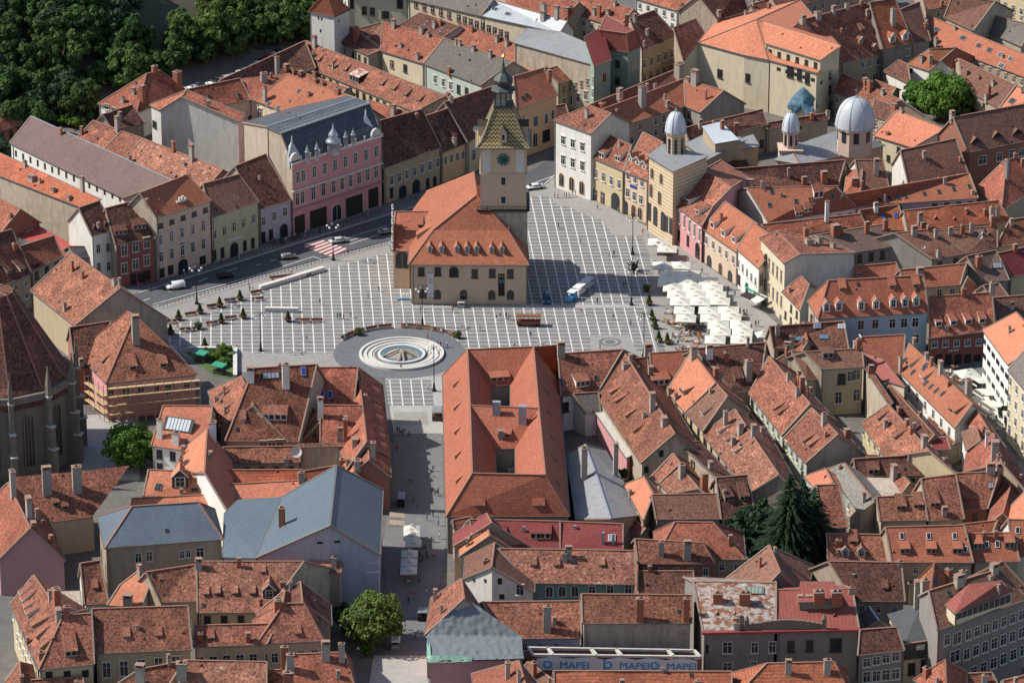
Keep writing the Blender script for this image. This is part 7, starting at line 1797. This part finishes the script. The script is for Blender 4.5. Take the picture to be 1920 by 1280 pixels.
# tarpaulin roof
def tarp(label, V, F, m, wob=.35, cat='tarpaulin', name='tarpaulin', n=4):
    V = [Vector(v) for v in V]; c = sum(V, Vector())/len(V); bm = bmesh.new(); vs = [bm.verts.new(v-c) for v in V]
    for f in F: bm.faces.new([vs[i] for i in f])
    bmesh.ops.recalc_face_normals(bm, faces=bm.faces[:]); bmesh.ops.triangulate(bm, faces=bm.faces[:])
    for _ in range(6):
        le = [e for e in bm.edges if e.calc_length() > .8]
        if not le or len(bm.verts) > 6000: break
        bmesh.ops.subdivide_edges(bm, edges=le, cuts=1); bmesh.ops.triangulate(bm, faces=[f for f in bm.faces if len(f.verts) > 3])
    bm.normal_update()
    for v in bm.verts:
        w = v.co+c; v.co += v.normal*wob*(abs(math.sin(w.x*2.2+w.z*.3+noise.noise(w*.5)*2))*.8+noise.noise(w*.9)*.8)
    o = link(name, mesh('tarpaulin', bm, [m], True), None, c); tag(o, label, cat); return o
oz = OLDT['cen']; ow = [v for v in ()]
zt = 17.0
tT = P(870, 1121, zt)
tarp('grey wrinkled tarpaulin covering the roof end at the bottom of the lane', [P(868,1116,zt+.6), P(800,1190,10.8), P(978,1192,10.8), P(802,1238,8.8), P(982,1233,8.8), P(960,1180,11)], [(0,1,2),(1,3,4,2)], 'tarpg', .22)
tarp('green torn tarpaulin edge below the grey one', [P(800,1205,10.2), P(806,1205,10.2), P(802,1242,8.4), P(885,1240,8.4), P(885,1230,9.2), P(808,1228,9.3)], [(0,1,5,2),(2,5,4,3)], 'tarpgr', .25)
S('pinkish house front below the grey tarpaulin with painted panels', 'dgrey', 'pink', [(804,1239,8.3),(982,1234,8.3),(980,1222,8.3),(804,1226,8.3)], sag=0, cope=False)
wbanner(880, 1252, 7, 2.6, 'greyp', 'row of grey painted panels on the tarpaulin house front')
_tp = []
for x, y in [(1480,200),(1488,182),(1500,168),(1514,161),(1524,176),(1531,200),(1520,212),(1506,204),(1494,213)]:
    k = pick(WB, WT, x, y); _tp.append(k[0]+k[1]*(.5+.5*(x % 3)) if k else P(x, y, 4))
_tp.append(sum(_tp, Vector())/len(_tp)+Vector((0, -1.2, .3)))
tarp('light blue torn tarpaulin hanging on the wall of the big pale yellow house', _tp, [(q_, (q_+1) % 9, 9) for q_ in range(9)], 'tarpb', .3)
# concrete ring beam building with printed sheets
zf = 7.5; cb_ = P(1150, 1235, zf); cb_.z = 0
o = empty('unfinished_building', cb_, 'unfinished building of white concrete beams in front of the plain tan wall', 'building'); bm = bmesh.new()
a, b, c, d = P(990, 1214, zf)-cb_, P(1302, 1219, zf)-cb_, P(1314, 1231, zf)-cb_, P(1000, 1227, zf)-cb_
for p_, q_ in ((a, b), (b, c), (c, d), (d, a)): beam(bm, p_, q_, .5, .5)
for t in (.12, .38, .53, .84): beam(bm, a.lerp(b, t), d.lerp(c, t), .6, .5)
link('ring_beam', mesh('ring_beam', bm, ['concrete']), o); bm = bmesh.new()
for p_, q_ in ((a, b), (b, c), (d, a), (c, d)): beam(bm, Vector((p_.x, p_.y, 3.4)), Vector((q_.x, q_.y, 3.4)), .35, 7)
for t in (.12, .38, .53, .84): p_, q_ = a.lerp(b, t), d.lerp(c, t); beam(bm, Vector((p_.x, p_.y, 3.4)), Vector((q_.x, q_.y, 3.4)), .35, 7)
link('wall', mesh('wall', bm, ['brickw']), o)
dd = (c-d); dd.z = 0; L = dd.length; dd.normalize(); rz_ = math.atan2(dd.y, dd.x); nrm_ = Vector((dd.y, -dd.x, 0))
for k, (t0, t1) in enumerate(((.02, .42), (.43, .98))):
    p0, p1 = d.lerp(c, t0)+nrm_*.5+cb_, d.lerp(c, t1)+nrm_*.5+cb_; nseg = int((p1-p0).length/1.2); bm = bmesh.new(); cc = (p0+p1)/2; cc.z = 0; tops = []; bots = []
    so_ = empty('printed_sheet', cc, ['white printed building sheet on the unfinished building, left one', 'white printed building sheet on the unfinished building, right one'][k], 'banner', None)
    for i in range(nseg+1):
        v = p0.lerp(p1, i/nseg)-cc; sag_ = .45*abs(math.sin(i/nseg*math.pi*(2 if k == 0 else 3))); tops.append(bm.verts.new((v.x, v.y, zf+.2-.8+sag_))); bots.append(bm.verts.new((v.x, v.y, zf-3.2)))
    for i in range(nseg): bm.faces.new((bots[i], bots[i+1], tops[i+1], tops[i]))
    link('sheet', mesh('sheet', bm, ['whitep']), so_)
    for j, s_ in enumerate(((.5,) if k == 0 else (.27, .78))):
        v = p0.lerp(p1, s_)-cc+nrm_*.12; text(so_, 'MAPEI', (v.x+.9, v.y, zf-2.7), rz_, 2.3, 'brandblue')
        v2 = v-dd*4.6; bm = bmesh.new(); lathe(bm, [(.62, -.02), (.62, .02), (.95, .02), (.95, -.02), (.62, -.02)], 8)
        ob = link('emblem', mesh('emblem', bm, ['brandblue']), so_, (v2.x, v2.y, zf-1.8)); ob.rotation_euler = (rad(90), 0, rz_)
# ================================================================ people
def figure(pose):
    V = {'pel': (0, 0, .95), 'ch': (0, 0, 1.28), 'nk': (0, 0, 1.48), 'hd': (0, .01, 1.62), 'ht': (0, 0, 1.74)}; 
    if pose == 'stand': L = [((.10, 0, .92), (.11, .01, .50), (.11, 0, .07), (.11, -.14, .04)), ((-.10, 0, .92), (-.12, 0, .50), (-.13, .03, .07), (-.13, -.11, .04))]; A = [((.19, 0, 1.42), (.25, .02, 1.14), (.24, -.08, .88), (.24, -.12, .78)), ((-.19, 0, 1.42), (-.26, .03, 1.14), (-.24, -.06, .88), (-.24, -.1, .78))]
    elif pose == 'walk': L = [((.10, 0, .92), (.11, -.18, .52), (.11, -.22, .08), (.11, -.36, .06)), ((-.10, 0, .92), (-.10, .08, .50), (-.11, .34, .16), (-.11, .26, .04))]; A = [((.19, 0, 1.42), (.25, .14, 1.16), (.25, .1, .92), (.25, .06, .82)), ((-.19, 0, 1.42), (-.25, -.12, 1.16), (-.23, -.26, .96), (-.23, -.32, .9))]
    else:
        V = {'pel': (0, .1, .52), 'ch': (0, .12, .86), 'nk': (0, .10, 1.06), 'hd': (0, .07, 1.2), 'ht': (0, .06, 1.32)}
        L = [((.1, .08, .5), (.13, -.34, .52), (.13, -.36, .08), (.13, -.5, .05)), ((-.1, .08, .5), (-.15, -.33, .52), (-.16, -.28, .08), (-.16, -.42, .05))]; A = [((.19, .11, 1.0), (.26, .02, .76), (.18, -.2, .62), (.12, -.28, .6)), ((-.19, .11, 1.0), (-.26, .04, .76), (-.2, -.18, .62), (-.14, -.26, .6))]
    vs = [V['pel'], V['ch'], V['nk'], V['hd'], V['ht']]; rr = [.15, .165, .06, .105, .075]; es = [(0, 1), (1, 2), (2, 3), (3, 4)]
    for l in L:
        k = len(vs); vs += list(l); rr += [.095, .068, .045, .035]; es += [(0, k), (k, k+1), (k+1, k+2), (k+2, k+3)]
    for l in A:
        k = len(vs); vs += list(l); rr += [.06, .045, .033, .03]; es += [(1, k), (k, k+1), (k+1, k+2), (k+2, k+3)]
    me = bpy.data.meshes.new('person'); me.from_pydata(vs, es, []); ob = bpy.data.objects.new('tmp', me); col.objects.link(ob)
    sk_ = ob.modifiers.new('s', 'SKIN'); su = ob.modifiers.new('u', 'SUBSURF'); su.levels = 1
    for i, v in enumerate(me.skin_vertices[0].data): v.radius = (rr[i], rr[i]*.8 if i < 2 else rr[i]); v.use_root = (i == 0)
    dg = bpy.context.evaluated_depsgraph_get(); m2 = bpy.data.meshes.new_from_object(ob.evaluated_get(dg)); bpy.data.objects.remove(ob)
    for m in ('greyp', 'dark', 'skin', 'hair'): m2.materials.append(M[m])
    zn = V['nk'][2]; zp_ = V['pel'][2]
    for p in m2.polygons:
        z = p.center.z; x = abs(p.center.x); i = 0
        if z > zn+.03: i = 3 if (z > V['hd'][2]+.05 or p.center.y > V['hd'][1]+.03) else 2
        elif pose == 'sit': i = 1 if z < .62 and x < .24 and p.center.y < .3 else 0
        elif z < zp_+.02 and x < .2: i = 1
        if pose != 'sit' and x > .2 and z < .98: i = 2
        p.material_index = i; p.use_smooth = True
    return m2
FIG = {k: figure(k) for k in ('stand', 'walk', 'sit')}
TOPS = [('white', 'whitep'), ('red', 'redp'), ('light blue', 'skyp'), ('black', 'blackp'), ('grey', 'greyp'), ('dark blue', 'bluep'), ('orange', 'orangef'), ('green', 'greenp'), ('pale', 'banner'), ('beige', 'tan')]
LEGS = [('dark trousers', 'dark'), ('blue jeans', 'bluep'), ('light trousers', 'banner'), ('beige trousers', 'tan')]
hp = random.Random(11)
def person(px, py, pose, where, top=None, z=0, rz=None):
    t = TOPS[top if top is not None else hp.randrange(10)]; l = LEGS[hp.choice((0, 0, 1, 1, 2, 3))]; b = P(px, py, z)
    o = bpy.data.objects.new('person', FIG[pose]); col.objects.link(o); o.location = b; o.rotation_euler = (0, 0, rad(rz if rz is not None else hp.uniform(0, 360)))
    s = hp.uniform(.94, 1.06); o.scale = (s, s, s)
    for i, m in ((0, t[1]), (1, l[1])): o.material_slots[i].link = 'OBJECT'; o.material_slots[i].material = M[m]
    vb = {'stand': 'standing', 'walk': 'walking', 'sit': 'sitting'}[pose]
    tag(o, '%s top, %s, %s %s' % (t[0], l[0].replace('trousers', 'legs') if 0 else l[0], vb, where), 'person', 'people on the square and in the streets')
for x, y, p, wh, t in [(633,597,'stand','in the trio left of the middle of the square',5),(638,598,'stand','in the trio left of the middle of the square',3),(644,598,'stand','in the trio left of the middle of the square',9),(658,596,'walk','right of the trio on the square',3),
    (710,547,'walk','beside the council house pavilion',3),(788,585,'stand','below the council house front near the lamp',4),(849,586,'walk','below the council house front',1),(931,601,'stand','near the wagon stall',3),(938,597,'stand','near the wagon stall',3),(949,597,'stand','near the wagon stall',3),(953,601,'stand','near the wagon stall',4),(957,600,'stand','near the wagon stall',3),
    (1047,428,'walk','on the pattern right of the clock tower',3),(1088,458,'walk','in the middle of the right pattern',9),(1143,481,'walk','in a couple near the church lamp',2),(1151,480,'walk','in a couple near the church lamp',3),(1055,549,'stand','between the blue van and the road train',5),(1169,540,'walk','in the tower shadow',5),(1174,539,'walk','in the tower shadow',5),(1182,611,'stand','alone on the lower right pattern',2),(995,633,'walk','below the wagon stall',3),
    (1040,371,'stand','before the white corner house',3),(1046,371,'stand','before the white corner house',4),(1058,371,'stand','before the white corner house',3),(1062,371,'stand','before the white corner house',3),(1067,370,'stand','before the white corner house',4),(1073,368,'stand','before the white corner house',3),(1078,365,'stand','before the white corner house',0),
    (546,514,'walk','on the pavement above the planter wall',0),(652,475,'stand','at the end of the red crossing',6),(725,460,'stand','by the flags at the pavilion',5),(733,470,'stand','by the flags at the pavilion',7),(466,540,'stand','beside the planter wall end',6),(468,546,'stand','beside the planter wall end',3),(448,485,'stand','on the pavement before the green house',0),(414,497,'stand','on the pavement before the green house',3),(260,540,'stand','before the dark red house',1),(272,535,'stand','before the dark red house',3),(304,528,'stand','before the pinkish house',3),
    (802,634,'stand','on the dark round paving',6),(821,648,'stand','at the right rim of the fountain',3),(826,651,'stand','at the right rim of the fountain',3),(831,652,'stand','at the right rim of the fountain',2),(839,651,'stand','at the right rim of the fountain',0),(752,693,'walk','in front of the fountain',3),(803,731,'stand','near the lamp below the fountain',0),
    (745,812,'stand','grouped at the lane top',3),(749,811,'stand','grouped at the lane top',3),(752,817,'stand','grouped at the lane top',3),(755,816,'stand','grouped at the lane top',9),(758,815,'stand','grouped at the lane top',3),(767,818,'walk','alone at the top of the shaded lane',5),(744,845,'walk','by the peach house in the lane',1),(805,893,'walk','in the middle of the lane',8),(812,883,'walk','in the middle of the lane',5),
    (810,925,'stand','by the courtyard building',3),(815,929,'stand','by the courtyard building',4),(819,930,'stand','by the courtyard building',3),(822,926,'stand','by the courtyard building',3),(806,1016,'walk','right of the lane umbrellas',0),(813,1016,'walk','right of the lane umbrellas',2),(801,1050,'walk','right of the lane umbrellas',3),(811,1050,'walk','right of the lane umbrellas',1),(816,1050,'walk','right of the lane umbrellas',1),(800,1045,'stand','right of the lane umbrellas',3),(766,1130,'walk','alone in the lane above the tree',3),
    (1417,612,'stand','at the right end of the terrace',3),(1422,612,'stand','at the right end of the terrace',5),(1365,546,'stand','beside the right umbrellas',3),(1316,513,'stand','beside the upper right umbrellas',3),(1233,648,'stand','beside the lower potted shrubs',0),(1237,648,'stand','beside the lower potted shrubs',5),(1125,655,'stand','beside the manhole circle',5),
    (499,440,'stand','outside the lilac white house',3),(1868,790,'walk','in the shopping street at right',3),(1870,812,'walk','in the shopping street at right',8),(1885,850,'walk','in the shopping street at right',3),(358,655,'stand','by the white garden wall',2)]:
    person(x, y, p, wh, t)
for i in range(26): person(508+i*2.6+hp.uniform(-1.5, 1.5), 462-i*.75+hp.uniform(-3, 3), 'stand', 'in the crowd by the lilac house', hp.choice((3, 3, 5, 4, 1, 7, 0)))
def seat_arc(x0, a, wh): 
    c = P(749, 662); r = RP+.35; t = rad(a); v = c+Vector((r*math.cos(t), r*math.sin(t), 0)); x, y = pix(v+Vector((0, 0, .0))); person(x, y, 'sit', wh, z=.02, rz=a-90)
for a in (146, 142, 138, 134, 122, 110, 88, 85, 76, 73, 62, 59, 56, 53, 50, 47, 44, 41): seat_arc(0, a, 'on the curved bench, %s part' % ('left' if a > 100 else 'middle' if a > 65 else 'right'))
for x, y, wh, rz in [(556,606,'on the long bench beside the potted cone',0),(561,606,'on the long bench beside the potted cone',0),(566,606,'on the long bench beside the potted cone',0),(583,606,'on the long bench beside the potted cone',0),(529,529,'on the seat along the planter wall',15),(535,527,'on the seat along the planter wall',15),(432,567,'on the bench between the potted cones',20),(437,566,'on the bench between the potted cones',20),(428,568,'on the bench between the potted cones',20),(399,578,'on the second bench of the upper row',20),(395,579,'on the second bench of the upper row',20),(433,600,'on the right bench of the lower row',20),(395,611,'on the middle bench of the lower row',20),(401,609,'on the middle bench of the lower row',20),(349,623,'on the long left bench',10),(356,622,'on the long left bench',10),(360,621,'on the long left bench',10),(323,607,'on the leftmost bench',10),(332,611,'near the leftmost bench',10),(479,567,'on the bench by the short white wall',10),(443,655,'on the white garden wall corner',0)]: person(x, y, 'sit', wh, None, .02, rz)
# ================================================================ make every label single out one thing
def uniquify():
    by = {}
    for o in bpy.data.objects:
        if o.parent is None and o.get('label'): by.setdefault(o['label'], []).append(o)
    for lb, os_ in by.items():
        if len(os_) < 2 or 'wood on the hillside' in lb or 'stair garden' in lb: continue
        if any('chair' in o.name for o in os_) : continue
        os_.sort(key=lambda o: pix(o.location)[0]); n = len(os_)
        if n == 2: os_[0]['label'] = lb+', left of two'; os_[1]['label'] = lb+', right of two'
        elif n == 3:
            for o, s in zip(os_, ('leftmost', 'middle one', 'rightmost')): o['label'] = lb+', '+s
        else:
            for i, o in enumerate(os_): o['label'] = lb+', '+('leftmost' if i == 0 else 'rightmost' if i == n-1 else '%s from the left' % (['', 'second', 'third', 'fourth', 'fifth', 'sixth', 'seventh', 'eighth', 'ninth', 'tenth', 'eleventh', 'twelfth'][i] if i < 12 else '%dth' % (i+1)))

# parapet and trim on the grey stone house
def findh(sub):
    for h in HOUSES:
        if sub in str(h['root'].get('label')): return h
def trim(sub, name, a, b, z, w, h, mat, zb=None):
    H_ = findh(sub); A, B = P(*a, z)-H_['cen'], P(*b, zb or z)-H_['cen']
    bm = bmesh.new(); beam(bm, A, B, w, h); link(name, mesh(name, bm, [mat]), H_['root'])
gs = 'white and rust patched'
trim(gs, 'cornice', (1316,1186), (1456,1183), 12, 1.0, .5, 'maroon'); trim('faded red metal roof', 'cornice', (1456,1183), (1612,1180), 12, 1.0, .5, 'maroon')
H_ = findh('grey stone house with faded red'); A, B = P(1400, 1183, 12)-H_['cen'], P(1545, 1181, 12)-H_['cen']; bm = bmesh.new()
for i in range(16):
    t = (i+.5)/16; v = A.lerp(B, t); hh = 1.0+1.2*math.sin(math.pi*t); box(bm, (v.x, v.y+.4, 12+hh/2+.2), ((B-A).length/16+.02, .5, hh))
for t in (0, 1): v = A.lerp(B, t); box(bm, (v.x, v.y+.4, 13.2), (.9, .9, 2.6)); lathe(bm, [(.5, 14.5), (.3, 15), (0, 15.6)], 8, (v.x, v.y+.4))
link('parapet', mesh('parapet', bm, ['stone']), H_['root'])
TH = THE; cc = TH['cen']
A, B = P(480,1046,13)-cc, P(712,1040,13.5)-cc; dn = (B-A); dn.z = 0; dn.normalize(); nf = Vector((dn.y, -dn.x, 0))
def fr(t, z): q = A.lerp(B, t); return Vector((q.x, q.y, z))+nf*-.2
bm = bmesh.new(); beam(bm, fr(.62, 9.5), fr(.99, 9.5), .5, .35); beam(bm, fr(.62, 11.6), fr(.99, 11.6), .3, .2); link('cornice', mesh('cornice', bm, ['stonelt']), TH['root'])
for t in (.70, .84):
    bm = bmesh.new(); n_ = 8; w_ = 1.5; c0 = fr(t, 0)+nf*.02; pts_ = [c0+dn*-w_+Vector((0, 0, 1)), c0+dn*w_+Vector((0, 0, 1))]+[c0+dn*(w_*math.cos(math.pi*i/n_))+Vector((0, 0, 6.3+w_*math.sin(math.pi*i/n_))) for i in range(n_+1)]
    for p_, q_ in zip(pts_, pts_[1:]+pts_[:1]): beam(bm, p_, q_, .2, .2)
    link('blind_arch', mesh('blind_arch', bm, ['stonelt']), TH['root'])
# more passers-by in the lane, the shopping street and the square
for x, y, p, wh in [(770,905,'walk','in the shaded lane'),(790,862,'walk','in the shaded lane'),(775,940,'walk','in the shaded lane'),(783,955,'walk','in the shaded lane'),(800,975,'walk','in the shaded lane'),(812,968,'stand','in the shaded lane'),(786,1095,'walk','in the lower lane'),(800,1110,'walk','in the lower lane'),(775,1120,'walk','in the lower lane'),(760,1180,'walk','in the lower lane'),(778,1200,'walk','in the lower lane'),(822,985,'stand','in the lane beside the pink gable'),(824,1010,'stand','in the lane beside the pink gable'),
    (690,560,'walk','left of the council house'),(600,570,'walk','on the left part of the pattern'),(575,640,'walk','on the left part of the pattern'),(900,620,'walk','above the courtyard building'),(1010,645,'walk','above the courtyard building'),(965,650,'stand','above the courtyard building'),(1090,590,'walk','on the lower right pattern'),(1120,570,'walk','on the lower right pattern'),(1150,600,'walk','on the lower right pattern'),
    (1160,400,'walk','before the yellow arcaded house'),(1120,392,'walk','before the yellow arcaded house'),(1205,440,'stand','before the striped church'),(1215,450,'stand','before the striped church'),(1290,492,'walk','on the pavement by the pink striped house'),(1340,530,'walk','on the pavement by the peach house'),(1400,590,'walk','at the corner of the cream palace'),(1378,556,'stand','by the white terrace house'),
    (1860,770,'walk','in the shopping street'),(1880,830,'walk','in the shopping street'),(1900,880,'walk','in the shopping street'),(1845,745,'stand','in the shopping street'),(345,515,'stand','before the pinkish house'),(375,508,'walk','before the pinkish house'),(600,438,'stand','before the palace'),(650,418,'walk','before the palace'),(690,408,'walk','before the palace'),(780,375,'walk','before the ochre townhouse')]:
    person(x, y, p, wh)
hp2 = random.Random(4)
for i in range(22): person(1255+hp2.random()*75, 588+hp2.random()*62, 'sit', 'at the cafe tables of the terrace', z=.02)
uniquify()
# ================================================================ camera, light, world
sc = bpy.context.scene
cam = bpy.data.cameras.new('camera'); co = bpy.data.objects.new('camera', cam); col.objects.link(co)
co.location = (0, CY, HC); co.rotation_euler = (math.pi/2-PITCH, 0, 0)
cam.sensor_width = 36; cam.lens = FPX/1920*36; cam.clip_end = 6000; cam.clip_start = 5
sc.camera = co
AZ, EL = rad(7), rad(44)
sd = Vector((-math.cos(AZ)*math.cos(EL), math.sin(AZ)*math.cos(EL), math.sin(EL)))
sl = bpy.data.lights.new('sun', 'SUN'); sl.energy = 5.0; sl.angle = rad(.5); sl.color = (1, .955, .88)
so = bpy.data.objects.new('sun', sl); col.objects.link(so); so.rotation_euler = sd.to_track_quat('Z', 'Y').to_euler()
w = bpy.data.worlds.new('World'); sc.world = w; w.use_nodes = True
sk = w.node_tree.nodes.new('ShaderNodeTexSky'); sk.sky_type = 'NISHITA'; sk.sun_disc = False
sk.sun_elevation = EL; sk.sun_rotation = math.atan2(sd.x, sd.y)
bg = w.node_tree.nodes['Background']; bg.inputs[1].default_value = .115
w.node_tree.links.new(sk.outputs[0], bg.inputs[0])
sc.view_settings.view_transform = 'Standard'; sc.view_settings.look = 'None'; sc.view_settings.exposure = .15
